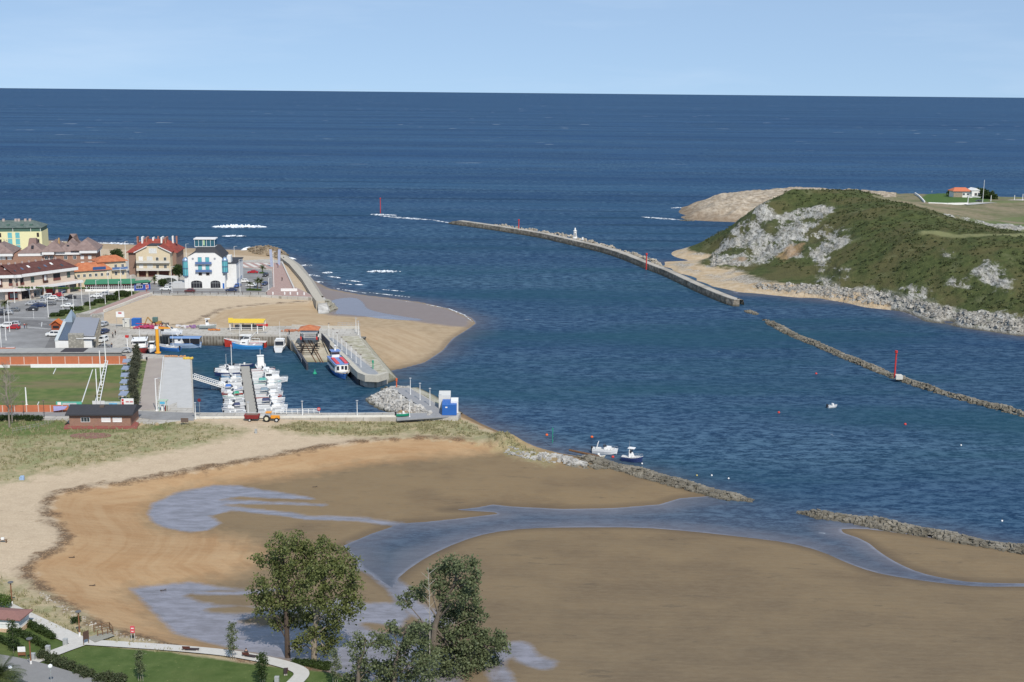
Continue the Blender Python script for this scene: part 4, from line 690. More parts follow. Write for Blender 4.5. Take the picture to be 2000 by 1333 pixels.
# ---- cream gabled house
p, rz, W = BF((267.5,541.5), (334,541.5)); b = thing('gabled_house', 'cream three storey house with a white edged gable and red tiled roof', 'house', p, rz)
zr = 10.4; m = MB(); fp = [(0,2.8),(W,2.8),(W,zr),(W*.66,zr+2.4),(W*.34,zr+2.4),(0,zr)]; n = 6
m.add([(x, 0, z) for x, z in fp]+[(x, 12, z) for x, z in fp], [tuple(range(n)), tuple(range(n, 2*n))[::-1]]+[(i, n+i, n+(i+1) % n, (i+1) % n) for i in range(n)]); m.build('wall', CREAM, b)
part('ground_floor', b, M('dark_bar_front', (.10,.035,.03), .7, .3, 2), (.3, W-.3, .8, 11.5, 0, 2.8)); part('column', b, M('stone_column', (.42,.33,.24), .9, .15), (0, .8, 0, .8, 0, 2.8)); part('column', b, M('stone_column', (.42,.33,.24), .9, .15), (W-.8, W, 0, .8, 0, 2.8))
for x in (.30, .62): part('column', b, M('stone_column', (.42,.33,.24), .9, .15), (W*x-.4, W*x+.4, 0, .6, 0, 2.8))
[part('rear_wing', b, M('wing_painted_shade', (.26,.17,.13), .9, .2), q) for q in ((-4.5, 0, 6, 20, 0, zr-.8), (W, W+1.5, 5, 20, 0, zr-.8))]  # dark brown paints the shadow on the side walls
m = MB(); m.hip(-5.2, W+2.2, 5, 21, zr-.9, zr+4.0, 6, 'x'); m.add([(-.6,-.5,zr-.15),(W*.34,-.5,zr+2.55),(W*.34,13,zr+2.55),(-.6,13,zr-.15),(W+.6,-.5,zr-.15),(W*.66,-.5,zr+2.55),(W*.66,13,zr+2.55),(W+.6,13,zr-.15)], [(0,1,2,3),(4,7,6,5)]); rf = m.build('roof', REDT, b)
m = MB(); m.box(W*.33, W*.67, .6, 8, zr+2.42, zr+2.75); m.build('roof_terrace', SLATE, b)
random.seed(3)
for i in range(9): x = -2+i*(W+4)/9+random.uniform(-.5, .5); m = MB(); m.box(x, x+.6, 12+random.uniform(-2, 2), 12.8+random.uniform(-1, 1)+1.5, zr+2, zr+4.6+random.random()*.6); m.build('chimney', WREN if i % 2 else M('chimney_brick', (.32,.15,.11), .9, .2), rf)
for s in ((-.7, W*.34), (W+.7, W*.66)):
    m = MB(); x0, x1 = s; m.add([(x0,-.62,zr-.35),(x1,-.62,zr+2.35),(x1,-.62,zr+2.75),(x0,-.62,zr+.05),(x0,-.5,zr-.35),(x1,-.5,zr+2.35),(x1,-.5,zr+2.75),(x0,-.5,zr+.05)], [(0,1,2,3),(7,6,5,4),(3,2,6,7),(0,4,5,1)]); m.build('verge_board', FASC, b)
for z in (2.8, 6.0):
    m = MB(); m.box(0.2, W-.2, -1.2, 0, z, z+.2); m.build('balcony', FASC, b); m = MB(); m.box(.2, W-.2, -1.22, -1.17, z+.2, z+1.05); m.build('balcony_railing', M('pale_railing', (.6,.56,.48), .7, .1), b)
for z in (3.3, 6.5):
    win(b, W*.14, z, 1.7, 2.1, gm=WREN, bars=1); win(b, W*.40, z, 2.3, 2.1, gm=M('drawn_blinds', (.6,.6,.57), .7, .1), bars=2); win(b, W*.62, z+.1, 1.2, 1.7, fm=WREN); win(b, W*.85, z+.1, 1.2, 1.7, fm=WREN)
win(b, W*.5, 9.9, 3.2, 2.1, gm=M('drawn_blinds', (.6,.6,.57), .7, .1), bars=3)
# ---- boundary wall with arched openings left of the hotel
p, rz, W = BF((304,553), (347,556)); b = thing('garden_wall', 'white wall with one wide arch between the gabled house and the hotel', 'wall', p, rz)
part('wall', b, WREN, (0, W, 0, .4, 0, 3.3)); archwin(b, W*.35, W*.98, 0, 1.2, 1.3, 0, M('dark_greenery_behind', (.06,.07,.06), .8, .4, 2), 'arched_opening')
# ---- orange roofed building and its taller wing
p, rz, W = BF((153,568), (224,563)); b = thing('restaurant_building', 'long low cream building with a bright terracotta hipped roof', 'building', p, rz)
part('wall', b, CREAM, (0, W, 5, 15, 0, 6.7)); m = MB(); m.hip(-.6, W+.6, 4.4, 15.6, 6.7, 9.4, 3.0); m.build('roof', TERRA, b)
for i in range(6): win(b, 1.4+i*W/6.2, 4.3, 1.1, 1.3, 5)
part('sign_board', b, M('blue_signboard', (.04,.09,.22), .6, .2), (W*.5, W*.86, 4.55, 4.75, 6.5, 8.1))
p, rz, W = BF((203,562), (256,558)); b = thing('restaurant_tower', 'taller cream house with a small terracotta roof and corner balcony behind the green awning', 'house', p, rz)
part('wall', b, CREAM, (0, W, 6, 14, 0, 9.2)); m = MB(); m.hip(-.8, W+.8, 5.2, 14.8, 9.2, 11.3, 3.4); m.build('roof', TERRA, b)
for x, z in ((.25, 6.6), (.62, 6.6), (.88, 6.6), (.25, 3.6), (.62, 3.6), (.88, 3.6)): win(b, W*x, z, 1.1, 1.5, 6)
part('balcony', b, FASC, (W*.45, W*1.03, 4.6, 6, 5.9, 6.1)); part('balcony_railing', b, M('slate_blue_iron', (.10,.17,.34)), (W*.45, W*1.03, 4.6, 4.66, 6.1, 7.0))
p, rz, W = BF((166,570), (262,568.5)); b = thing('restaurant_terrace', 'glazed restaurant terrace with a green awning and white railings', 'restaurant', p, rz)
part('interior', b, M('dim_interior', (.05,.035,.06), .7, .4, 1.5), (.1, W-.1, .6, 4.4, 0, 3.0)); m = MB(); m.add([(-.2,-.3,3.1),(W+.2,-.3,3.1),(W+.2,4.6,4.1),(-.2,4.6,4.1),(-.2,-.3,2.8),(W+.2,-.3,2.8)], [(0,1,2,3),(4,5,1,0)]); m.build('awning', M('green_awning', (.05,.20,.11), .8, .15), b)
part('signboard_band', b, M('dark_red_band', (.12,.03,.03), .7, .4, 1.2), (0, W, -.02, .5, 2.3, 2.8)); m = MB(); nn = 26
for i in range(nn+1): x = i*W/nn; m.box(x-.06, x+.06, 0, .1, .9, 2.3)
m.box(0, W, -.02, .12, 0, .9); m.box(0, W, -.02, .12, 1.5, 1.62); m.build('railing', WREN, b)
p, rz, W = BF((262,568.5), (294,566)); b = thing('beach_bar', 'small blue beach bar with a green roof at the end of the restaurant row', 'kiosk', p, rz)
part('wall', b, M('cobalt_front', (.03,.07,.33), .6, .15), (0, W, 0, 4, 0, 3.0)); part('roof', b, M('green_awning', (.05,.20,.11)), (-.3, W+.3, -.5, 4.4, 3.0, 3.3)); part('name_board', b, M('dark_name_board', (.03,.04,.10), .6, .1), (0, W, -.1, -.01, 2.2, 2.9))
m = MB(); m.box(W*.15, W*.42, -.16, -.11, 2.4, 2.7); m.box(W*.55, W*.85, -.16, -.11, 2.4, 2.7); m.build('lettering', WREN, b); win(b, W*.32, .8, 2.6, 1.2, bars=2); win(b, W*.8, .8, 1.2, 1.2, gm=M('red_menu', (.4,.06,.06), .6, .1))
# ---- terrace building with arcade shops
b = thing('terrace_building', 'long building with a maroon roof, planted terraces and shops under a white canopy', 'building', P(40,586,Q), 0)
SHOPW = M('stone_pillars', (.52,.40,.33), .9, .12); COLS = [M('shop_blue', (.04,.13,.40), .6, .3, 1.5), M('shop_dark', (.045,.04,.045), .5, .4, 1.5), M('shop_red', (.30,.03,.03), .6, .2), M('shop_grey', (.16,.17,.16), .6, .3), M('shop_white', (.6,.58,.55), .6, .15)]
def terr(a, c, first):
    p = P(*a, Q); q = P(*c, Q); rz = face2(p, q); W = math.hypot(q[0]-p[0], q[1]-p[1]); o = Vector(b.location)
    T = Matrix.Translation(Vector(p)-o) @ Matrix.Rotation(rz, 4, 'Z')
    def pt(nm, mat, *bx):
        m = MB(); m.T = T
        for k in bx: m.box(*k)
        return m.build(nm, mat, b)
    pt('wall', M('terrace_render', (.56,.47,.38), .85, .1), (0, W, 3.4, 14, 4.4, 8.3)); pt('canopy', FASC, (-.1, W+.5, -1.2, 4.2, 3.5, 4.4)); pt('terrace_floor', M('terrace_tiles', (.55,.45,.38), .9, .1), (0, W, -.4, 3.4, 4.41, 4.5))
    pt('eave', FASC, (-.4, W+.8, 1.9, 2.6, 8.1, 9.2)); 
    m = MB(); m.T = T; m.add([(-.4,1.95,9.2),(W+.8,1.95,9.2),(W-2,9.5,12.2),(-.4,9.5,12.2),(W+.8,15,9.2),(-.4,15,9.2),(-.4,1.95,8.3),(W+.8,1.95,8.3),(W+.8,15,8.3)], [(0,1,2,3),(1,4,2),(4,5,3,2),(7,8,4,1),(6,7,1,0)]); rf = m.build('roof', MAROON, b)
    n = max(3, int(W/4.6))
    for i in range(n+1): x = i*W/n; pt('pillar', SHOPW, (x-.45, x+.45, 0, .8, 0, 3.5))
    for i in range(n):
        x0 = i*W/n+.46; x1 = (i+1)*W/n-.46; mt = COLS[(i*3+first) % 5]; pt('shop_front', mt, (x0, x1, 2.0, 2.4, 0, 3.45)); 
        if i % 2 == first % 2: w_ = pt('shop_window', M('shop_glass', (.22,.27,.30), .2, .3, 2), (x0+.5, x1-.5, 1.93, 1.99, .6, 2.4))
        xm = (x0+x1)/2
        k = (i+first) % 3
        if k == 0: m = MB(); m.T = T; m.box(xm-.9, xm+.9, 3.1, 3.4, 5.2, 7.6); bw = m.build('bay_window', M('brown_bay', (.12,.05,.04), .7, .2), b); m = MB(); m.T = T; m.box(xm-.5, xm+.5, 3.0, 3.09, 5.6, 7.5); m.build('pane', M('white_blind', (.62,.62,.60), .7, .1), bw); m = MB(); m.T = T; m.box(xm-1, xm+1, 2.7, 3.1, 4.8, 5.5); m.build('flower_box', M('dark_flower_box', (.07,.03,.025), .8, .2), bw)
        elif k == 1: pt('loggia', BLACKW, (xm-1.5, xm+1.5, 3.36, 3.4, 5.0, 7.6)); pt('loggia_railing', M('maroon_rail', (.16,.06,.05), .7, .2), (xm-1.6, xm+1.6, 3.2, 3.3, 5.0, 5.9))
        else: pt('window', M('green_window', (.07,.11,.10), .4, .3), (xm-.7, xm+.7, 3.3, 3.4, 5.4, 7.5))
    random.seed(first+5); m = MB()
    for i in range(int(W*2.2)):
        x = random.uniform(0, W); r = random.uniform(.15, .5); m.ball((x, -.9+random.uniform(0, .5), 4.5+r*.4), r, 6, 4)
    m.build('planting', M('terrace_planting', (.06,.10,.025), .9, .5, 3), b)
    for i in range(int(W/3.4)):
        x = 1.5+i*3.3; u = .25+.25*((i*7) % 3)/2; y0 = 1.95+7.5*u; z0 = 9.2+3*u; m = MB(); m.T = T; m.add([(x, y0, z0+.08), (x+.9, y0, z0+.08), (x+.9, y0+1.5, z0+.08+.6), (x, y0+1.5, z0+.08+.6)], [(0,1,2,3)]); m.build('skylight', [GLASS, M('blue_skylight', (.11,.13,.19), .3, .1), WREN][i % 3], rf)
    for i in range(int(W/3)): x = 2+i*2.9; m = MB(); m.T = T; m.box(x, x+.5, 9.2, 9.7, 11.8, 12.8); m.build('chimney', M('pinkish_stack', (.42,.34,.31), .9, .1), rf)
terr((-95,592), (40,587), 0); terr((40,587), (158,569.5), 1)
# ---- brick apartments with many hipped roofs
p, rz, W = BF((-95,546), (188,541)); b = thing('brick_apartments', 'brick apartment block with a run of brown hipped roofs and white fascias', 'apartment block', p, rz)
s = W/283.0; part('wall', b, BRICK, (0, W, 2, 16, 0, 9.8))
segs = [(-95,26,0,9.9),(36,85,1.2,9.7),(84,107,0,10.3),(110,160,.8,10.1),(158,192,0,10.7)]
for x0, x1, yo, ze in segs:
    a, c = (x0+95)*s-.2, (x1+95)*s; m = MB(); m.box(a, c, .6+yo, 17, ze-.9, ze+.25); m.build('fascia', FASC, b)
m = MB()
for x0, x1, yo, ze, rise in [(-95,-20,0,9.9,3.6),(-30,28,0,9.9,3.9),(34,88,1.2,9.7,3.8),(80,128,0,10.3,4.2),(108,162,.8,10.1,4.0),(140,194,0,10.7,4.3)]: m.hip((x0+95)*s, (x1+95)*s, .5+yo, 17.2, ze+.2, ze+rise+.2, 5.0, 'y')
m.hip((112+95)*s, (152+95)*s, 14, 26, 10.3, 15.8, 5.4, 'x'); rf = m.build('roof', BROWNT, b)
m = MB(); m.prism([((49+95)*s, 8), ((67+95)*s, 8), ((67+95)*s, 12), ((49+95)*s, 12)], 11.5, 15.2, [((52+95)*s, 8.8), ((66+95)*s, 8.8), ((66+95)*s, 11.5), ((52+95)*s, 11.5)]); m.build('roof_turret', M('brown_turret', (.24,.16,.14), .9, .15), rf)
m = MB(); m.box((111+95)*s, (114+95)*s, 7, 8, 12.5, 15.5); m.build('chimney', M('ochre_chimney', (.42,.27,.13), .9, .1), rf)
for x in (-70, -30, 5, 60, 130, 150): m = MB(); xx = (x+95)*s; m.add([(xx, 3.2, 11.9), (xx+1, 3.2, 11.9), (xx+1, 4.4, 12.9), (xx, 4.4, 12.9)], [(0,1,2,3)]); m.build('skylight', BLACKW, rf)
for x in (161, 176):
    for z in (7.2, 4.6, 2): win(b, (x+95)*s, z, 1.3, 1.5, 2, gm=M('white_blind', (.62,.62,.60)))
for x in (0, 6, 18): win(b, (x+95)*s, 7.4, 1.6, 1.3, 2, gm=M('white_blind', (.62,.62,.60)))
for x in (90, 100, 128, 146): win(b, (x+95)*s, 7.2, 1.3, 1.5, 2)
# ---- yellow building
p, rz, W = BF((-90,507), (84.5,505)); b = thing('yellow_apartments', 'pale yellow apartment block with a green slate roof at the left edge', 'apartment block', p, rz)
s = W/174.5; part('wall', b, M('lemon_render', (.68,.64,.38), .85, .07), (0, W, 0, 14, 0, 12.3)); part('upper_storey', b, M('green_cladding', (.07,.13,.105), .8, .15), (0, W-.2, .6, 13.5, 12.3, 14)); m = MB(); m.hip(-.4, W+.3, .1, 14.3, 14, 16.9, 5); rf = m.build('roof', GREENT, b)
for x in (22, 37, -20, -50):
    for i in range(4): win(b, (x+90)*s, .7+i*2.9, 1.9, 2.6, fm=M('pale_teal_frame', (.35,.52,.50), .5, .1), gm=TEALG, bars=2)
for x in (3, 57, 77):
    for i in range(4):
        if x != 57: win(b, (x+90)*s, 1.2+i*2.9, 1.0, 1.9, fm=M('brown_frame', (.10,.06,.04)), gm=BLACKW)
for x in (-60, -10, 28, 63, 82): m = MB(); m.box((x+90)*s-.1, (x+90)*s+.1, .5, .62, 12.3, 14); m.build('pilaster', FASC, b)
for x in (3, 27, 33, 46, 55, -30): m = MB(); m.box((x+90)*s, (x+90)*s+1.0, 6, 7, 15.6, 17.6); m.build('chimney', M('pinkish_stack', (.42,.34,.31)), rf)
for x in (15, 42, 60): m = MB(); m.box((x+90)*s, (x+90)*s+1.2, 1.8, 4.2, 14.6, 15.5); m.build('dormer', M('green_cladding', (.07,.13,.105)), rf)
# ---- fish market hall
p = P(109,689.5,Q); q = P(184.5,690,Q); rz = face2(p, q); W = math.hypot(q[0]-p[0], q[1]-p[1]); bk = P(135,628,Q)
b = thing('market_hall', 'long modern hall with a flat grey roof, stone tower and slanting glass strip', 'market hall', p, rz+0.0); L_ = 33; sh = -8.6
def par(x0, x1, y0, y1, z0, z1, nm, mat, z1b=None, parent=None):
    k = sh/L_; m = MB(); z1b = z1 if z1b is None else z1b
    m.add([(x0+k*y0,y0,z0),(x1+k*y0,y0,z0),(x1+k*y1,y1,z0),(x0+k*y1,y1,z0),(x0+k*y0,y0,z1),(x1+k*y0,y0,z1),(x1+k*y1,y1,z1b),(x0+k*y1,y1,z1b)], [(0,3,2,1),(4,5,6,7),(0,1,5,4),(1,2,6,5),(2,3,7,6),(3,0,4,7)]); return m.build(nm, mat, parent or b)
w3 = W/76.0; par(0, 26*w3, 0, L_, 0, 3.5, 'wall', WREN); par(1, 25.5*w3, .6, L_-1, 3.5, 3.75, 'glass_roof', M('dark_roof_glass', (.04,.045,.06), .25, .15, spec=.6)); par(-.1, .9, -.05, L_, 3.5, 3.95, 'parapet', M('pale_zinc', (.55,.58,.57), .5, .05))
par(26*w3, 74*w3, 2.0, L_, 0, 4.7, 'hall_body', M('grey_cladding', (.3,.31,.31), .8, .1)); par(26*w3, 77*w3, 1.6, L_, 4.7, 5.0, 'roof', M('zinc_roof', (.27,.275,.30), .6, .06, .4))
t = NT('rubble_stone'); _v = t.vor(1.6); STONE = t.fin(t.mix(t.rng(_v, .1, .6), (.42,.39,.33), (.25,.235,.20)), .9); par(26*w3, 56*w3, -.05, 2.6, 0, 5.5, 'stone_tower', STONE); par(31*w3, 51*w3, -.1, -.04, .6, 1.1, 'slot_window', BLACKW); par(7*w3, 21*w3, -.06, .0, 0, .9, 'window', M('grey_shutter', (.2,.22,.24), .6, .1))
par(56*w3, 72*w3, .4, 2.1, 0, 3.9, 'end_wall', WREN); par(42*w3, 80*w3, -.2, 1.7, 4.25, 4.45, 'canopy', FASC); par(60*w3, 82*w3, L_-2.5, L_, 5.0, 5.9, 'back_parapet', STONE) ; par(26*w3, 56*w3, L_-1.6, L_, 5.0, 5.9, 'back_parapet', STONE)
for i in range(8): y = 3+i*3.7; par(74*w3, 79*w3, y, y+.7, 0, 4.6, 'buttress', STONE); par(74*w3, 77*w3, y+.9, y+3.3, .2, 3.4, 'shade_panel', M('painted_fin_shade', (.05,.055,.065), .6, .2))  # dark slabs between the buttresses paint the shade on this side
k = sh/L_; m = MB(); m.add([(1+k*L_,L_-4,3.7),(26*w3+k*L_,L_-4,3.7),(26*w3+k*L_,L_+2,3.7),(1+k*L_,L_+2,3.7),(13*w3+k*L_+.5,L_,7.2)], [(0,1,4),(1,2,4),(2,3,4),(3,0,4),(0,3,2,1)]); m.build('glass_pyramid', M('blue_grey_glass', (.22,.27,.32), .2, .08, spec=.6), b)
# ---- kiosk, clubhouse
p, rz, W = BF((99,648), (119.5,648)); b = thing('kiosk', 'small orange timber kiosk with a pitched roof beside the market hall', 'kiosk', p, rz)
part('wall', b, M('orange_brown_boards', (.30,.075,.03), .8, .2, 3), (.2, W-.2, .3, 3, 0, 2.2)); part('counter', b, M('dark_opening', (.025,.025,.03)), (.7, W-.7, .24, .32, 1.0, 1.8))
m = MB(); m.add([(-.3,-.2,2.0),(W/2,-.2,3.5),(W+.3,-.2,2.0),(-.3,3.4,2.0),(W/2,3.4,3.5),(W+.3,3.4,2.0),(-.3,-.2,2.25),(W/2,-.2,3.75),(W+.3,-.2,2.25),(-.3,3.4,2.25),(W/2,3.4,3.75),(W+.3,3.4,2.25)], [(6,7,10,9),(7,8,11,10),(0,1,7,6),(1,2,8,7),(0,3,4,1),(1,4,5,2),(3,9,10,4),(4,10,11,5)]); m.build('roof', M('bright_orange_roof', (.55,.15,.04), .8, .1), b); m = MB(); m.add([(.2,.31,2.2),(W-.2,.31,2.2),(W/2,.31,3.45)], [(0,1,2)]); m.build('gable', M('orange_brown_boards', (.30,.075,.03)), b)
p = P(136,833,Q); q = P(255.5,833,Q); rz = face2(p, q); W = math.hypot(q[0]-p[0], q[1]-p[1]); b = thing('clubhouse', 'low brick clubhouse with a black pitched roof beside the playing field', 'clubhouse', p, rz)
part('wall', b, BRICK, (0, W, 0, 7, 0, 3.0)); m = MB(); m.add([(-.7,-.6,2.95),(W+.7,-.6,2.95),(W+.7,3.5,4.35),(-.7,3.5,4.35),(W+.7,7.9,2.95),(-.7,7.9,2.95),(-.7,-.6,2.75),(W+.7,-.6,2.75),(W+.7,7.9,2.75),(-.7,7.9,2.75)], [(0,1,2,3),(3,2,4,5),(6,7,1,0),(7,8,4,2,1),(9,6,0,3,5),(6,9,8,7)]); rf = m.build('roof', SLATE, b)
m = MB(); m.box(W*.46, W*.53, 2.2, 3.0, 3.8, 4.35); m.build('chimney', M('brown_vent', (.12,.09,.07), .8, .2), rf); part('gutter', b, DARK, (-.7, W+.7, -.7, -.6, 2.68, 2.82))
win(b, W*.265, 1.0, 2.1, 1.2, bars=2)
for x in (.60, .785): o = win(b, W*x, 1.0, 2.1, 1.15, gm=WHITE, bars=0); m = MB(); m.box(-1.0, 1.0, -.035, -.022, .5, .58); m.build('shutter_slat', M('pale_pink_slat', (.55,.40,.40), .7, .1), o)
sheet('clubhouse_apron', [(126,832),(134,827),(262,823),(272,826),(268,836),(124,837)], Q+.08, M('red_paving', (.27,.09,.075), .9, .15), .4)
# ---- slipway shed
p, rz, W = BF((588,672), (619,672)); b = thing('slipway_shed', 'open timber shed with an orange hipped roof standing over the slipway', 'shed', (p[0], p[1], Q-.3), rz)
m = MB(); m.hip(-.7, W+.7, -.7, 5.2, 4.6, 5.9, 2.9); m.build('roof', TERRA, b); m = MB(); m.box(-.1, W+.1, 0, .2, 3.6, 4.5); m.box(-.1, W+.1, 4.3, 4.5, 3.6, 4.5); m.box(-.1, .1, .2, 4.3, 3.6, 4.5); m.box(W-.1, W+.1, .2, 4.3, 3.6, 4.5); m.build('beam', WREN, b)
for x in (0, W):
    for y in (0, 4.4): m = MB(); m.box(x-.2, x+.2, y-.1, y+.3, -1.0, 3.6); m.build('post', DARK, b); m = MB(); m.box(x-.24, x+.24, y-.14, y+.34, 1.6, 2.6); m.build('post_sleeve', WHITE if y else RED, b)
m = MB()
for i in range(6): m.box(.6, W-.6, 4.35, 4.42, .6+i*.5, .85+i*.5)
m.build('slatted_screen', WREN, b); m = MB()
for i in range(5): m.box(-1.2+i*.1, W+1.2-i*.1, -.6-i*1.4, -.35-i*1.4, .3-i*.42, .5-i*.42)
m.box(.6, .85, -6.5, 2, -1.2, -.2); m.box(W-.85, W-.6, -6.5, 2, -1.2, -.2); m.build('cradle', M('tarred_timber', (.035,.028,.025), .9, .3), b)
# ---- yellow canopy
p, rz, W = BF((449,646), (516,646)); b = thing('fuel_canopy', 'open white dock shelter with a bright yellow ribbed roof', 'shelter', p, rz)
t = NT('yellow_ribbed_sheet'); YEL = t.fin(t.mix(t.rng(t.wave(2.2, t.obj(), 0, 0), .35, .6), (.70,.46,.02), (.78,.60,.12)), .6)
m = MB(); m.box(-.2, W, -.4, 4.2, 3.0, 3.12); m.box(-.25, W+.05, -.55, -.4, 2.6, 4.0); m.box(-.3, 1.2, -.6, -.56, 2.7, 4.3); m.build('roof', YEL, b)
for x in (.1, W*.33, W*.64, W-.2):
    for y in (0, 3.8): part('post', b, WREN, (x-.14, x+.14, y-.14, y+.14, 0, 3.0))
m = MB(); m.box(1.2, W-.6, 2.6, 3.6, 0, 1.3); m.build('equipment_row', M('mixed_gear', (.22,.22,.23), .7, .6, 1.5), b); m = MB(); m.box(.2, W-.2, -.1, 0, .9, 1.0); m.box(.2, W-.2, -.1, 0, .4, .5); m.build('railing', WREN, b)
# ---- headland villa
hx = HHIT(1882,385); b = thing('villa', 'white villa with a bright orange roof alone on the far headland', 'house', (hx[0], hx[1], hx[2]-.5), .05)
part('wall', b, WREN, (-7, 5, 0, 8, 0, 4.2), (4.5, 10, -2.5, 6, 0, 5)); part('lower_wall', b, M('stone_base', (.30,.25,.19), .9, .2), (-7.1, -1, -.2, .0, 0, 3.4)); m = MB(); m.hip(-8, 5.5, -1, 9, 4.2, 6.6, 3); m.build('roof', M('bright_roof', (.52,.16,.08), .8, .1), b); m = MB(); m.add([(4.2,-2.9,5),(7.2,-2.9,6.6),(10.3,-2.9,5),(4.2,6.4,5),(7.2,6.4,6.6),(10.3,6.4,5)], [(0,1,4,3),(1,2,5,4),(0,2,1)]); m.build('gable_roof', WREN, b)
for x in (-4, 0, 2.8): win(b, x, 1.5, 1.6, 1.5)
win(b, 7.2, 1.4, 1.8, 2.0, -2.5, gm=BLACKW); part('porch', b, WREN, (2, 10, -5, -2.6, 0, .3), (2, 2.4, -5, -4.7, 0, 2.8), (9.6, 10, -5, -4.7, 0, 2.8))
# ---- park building bottom left
p = ON(40,1238); b = thing('park_building', 'white park building with a low red roof at the bottom left edge', 'building', (p[0], p[1], p[2]-.2), -.12)
part('wall', b, WREN, (-9, -.2, 0, 3, 0, 2.3)); part('plinth', b, M('peach_plinth', (.6,.42,.28), .9, .1), (-9.05, -.15, -.06, 3.05, -.2, .8)); m = MB(); m.hip(-9.5, .3, -.4, 3.4, 2.3, 3.0, 1.9); m.build('roof', M('faded_red_tiles', (.25,.13,.11), .9, .15, 2), b); part('string_course', b, FASC, (-9.05, -.15, -.05, -.01, 1.5, 1.6))
# ================================================================== VEHICLES
TYRE = M('tyre_rubber', (.02,.02,.02), .8, .1); HUB = M('wheel_rim', (.35,.35,.36), .35, .1, metal=.6); CGL = M('car_glass', (.03,.035,.045), .12, .0, spec=.6); LAMPG = M('headlight_glass', (.7,.7,.68), .2, 0)
CARM = dict(white=(.72,.72,.70), silver=(.40,.41,.42), black=(.03,.03,.035), navy=(.025,.04,.10), red=(.42,.02,.025), maroon=(.12,.03,.035), grey=(.17,.175,.18), blue=(.04,.10,.30))
PROTO = {}
def car_proto(kind, colr):
    body = M('car_paint_'+colr, CARM[colr], .3, .05, .5, spec=.6)
    if kind == 'van': L, Hh = 4.3, 1.82; low = [(-2.15,.35),(-2.15,1.0),(-1.1,1.05),(2.1,1.05),(2.15,.35)]; cab = [(-1.15,1.03),(-.55,1.78),(1.95,1.82),(2.12,1.03)]
    elif kind == 'saloon': L, Hh = 4.4, 1.42; low = [(-2.2,.3),(-2.2,.72),(-1.05,.9),(1.4,.92),(2.2,.88),(2.2,.3)]; cab = [(-1.1,.88),(-.4,1.38),(.85,1.42),(1.65,.9)]
    else: L, Hh = 3.95, 1.5; low = [(-1.98,.3),(-1.98,.72),(-1.05,.92),(1.9,.95),(1.98,.3)]; cab = [(-1.15,.9),(-.5,1.46),(1.1,1.5),(1.85,.93)]
    r = thing('parked_car', 'x', 'car')
    m = MB()
    def slab(pr, w0, w1, m=m):
        n = len(pr); zs = [z for _, z in pr]; zl, zh = min(zs), max(zs); ww = [w0+(w1-w0)*(z-zl)/(zh-zl) for z in zs]
        m.add([(x, -v, z) for (x, z), v in zip(pr, ww)]+[(x, v, z) for (x, z), v in zip(pr, ww)], [tuple(range(n)), tuple(range(n, 2*n))[::-1]]+[(i, n+i, n+(i+1) % n, (i+1) % n) for i in range(n)])
    slab(low, .86, .84); slab(cab, .80, .62); m.build('body', body, r)
    g = MB(); k = .03; xs = [c[0] for c in cab]
    for s in (-1, 1):
        for a, b in ((.12, .48), (.52, .9)):
            x0 = xs[0]+(xs[3]-xs[0])*a; x1 = xs[0]+(xs[3]-xs[0])*b; zt = cab[1][1]-.12; zb = cab[0][1]+.08
            f = lambda z: .80+(.62-.80)*(z-cab[0][1])/(cab[2][1]-cab[0][1])+.012
            xa = max(x0, xs[0]+.15); xt0 = max(xa, xs[1]+.02) if a < .3 else xa; xt1 = min(x1, xs[2]-.05); g.add([(xa, s*f(zb), zb), (x1, s*f(zb), zb), (xt1, s*f(zt), zt), (xt0, s*f(zt), zt)], [(0,1,2,3)])
    (x0, z0), (x1, z1), (x2, z2), (x3, z3) = cab; g.add([(x0+.06-.02,-.68,z0+.09),(x0+.06-.02,.68,z0+.09),(x1-.05,.56,z1-.06),(x1-.05,-.56,z1-.06)], [(0,1,2,3)]); g.add([(x3-.03+.02,-.68,z3+.09),(x3-.03+.02,.68,z3+.09),(x2+.05,.56,z2-.08),(x2+.05,-.56,z2-.08)], [(0,1,2,3)])
    g.build('windows', CGL, r)
    for x in (-1.28, 1.3):
        for y in (-.80, .80):
            m = MB(); m.T = Matrix.Translation((x, y, .31)) @ Matrix.Rotation(math.pi/2, 4, 'X'); m.lathe([(.31,-.1),(.31,.1)], n=12); o = m.build('wheel', TYRE, r); m = MB(); m.T = Matrix.Translation((x, y, .31)) @ Matrix.Rotation(math.pi/2, 4, 'X'); m.lathe([(.18,-.115),(.18,.115)], n=10); m.build('rim', HUB, o)
    for y in (-.6, .6): m = MB(); m.box(-L/2-.03, -L/2+.02, y-.15, y+.15, .55, .7); m.build('headlight', LAMPG, r)
    return r
def car(px, py, rz, kind, colr, lab, z=Q+.06, grp=None, loc=None):
    q = loc or P(px, py, z); k = (kind, colr); rz = math.radians(rz)
    if k not in PROTO: o = PROTO[k] = car_proto(kind, colr); o.location = q; o.rotation_euler = (0, 0, rz); o['label'] = lab; (grp and o.__setitem__('group', grp))
    else: o = dup(PROTO[k], q, rz, lab, grp)
    if not grp and 'group' in o: del o['group']
    o['category'] = 'van' if kind == 'van' else 'car'; return o
G1 = 'cars parked on the square in front of the shops'; G2 = 'cars parked beside the white hotel'; G3 = 'vehicles parked along the market hall'
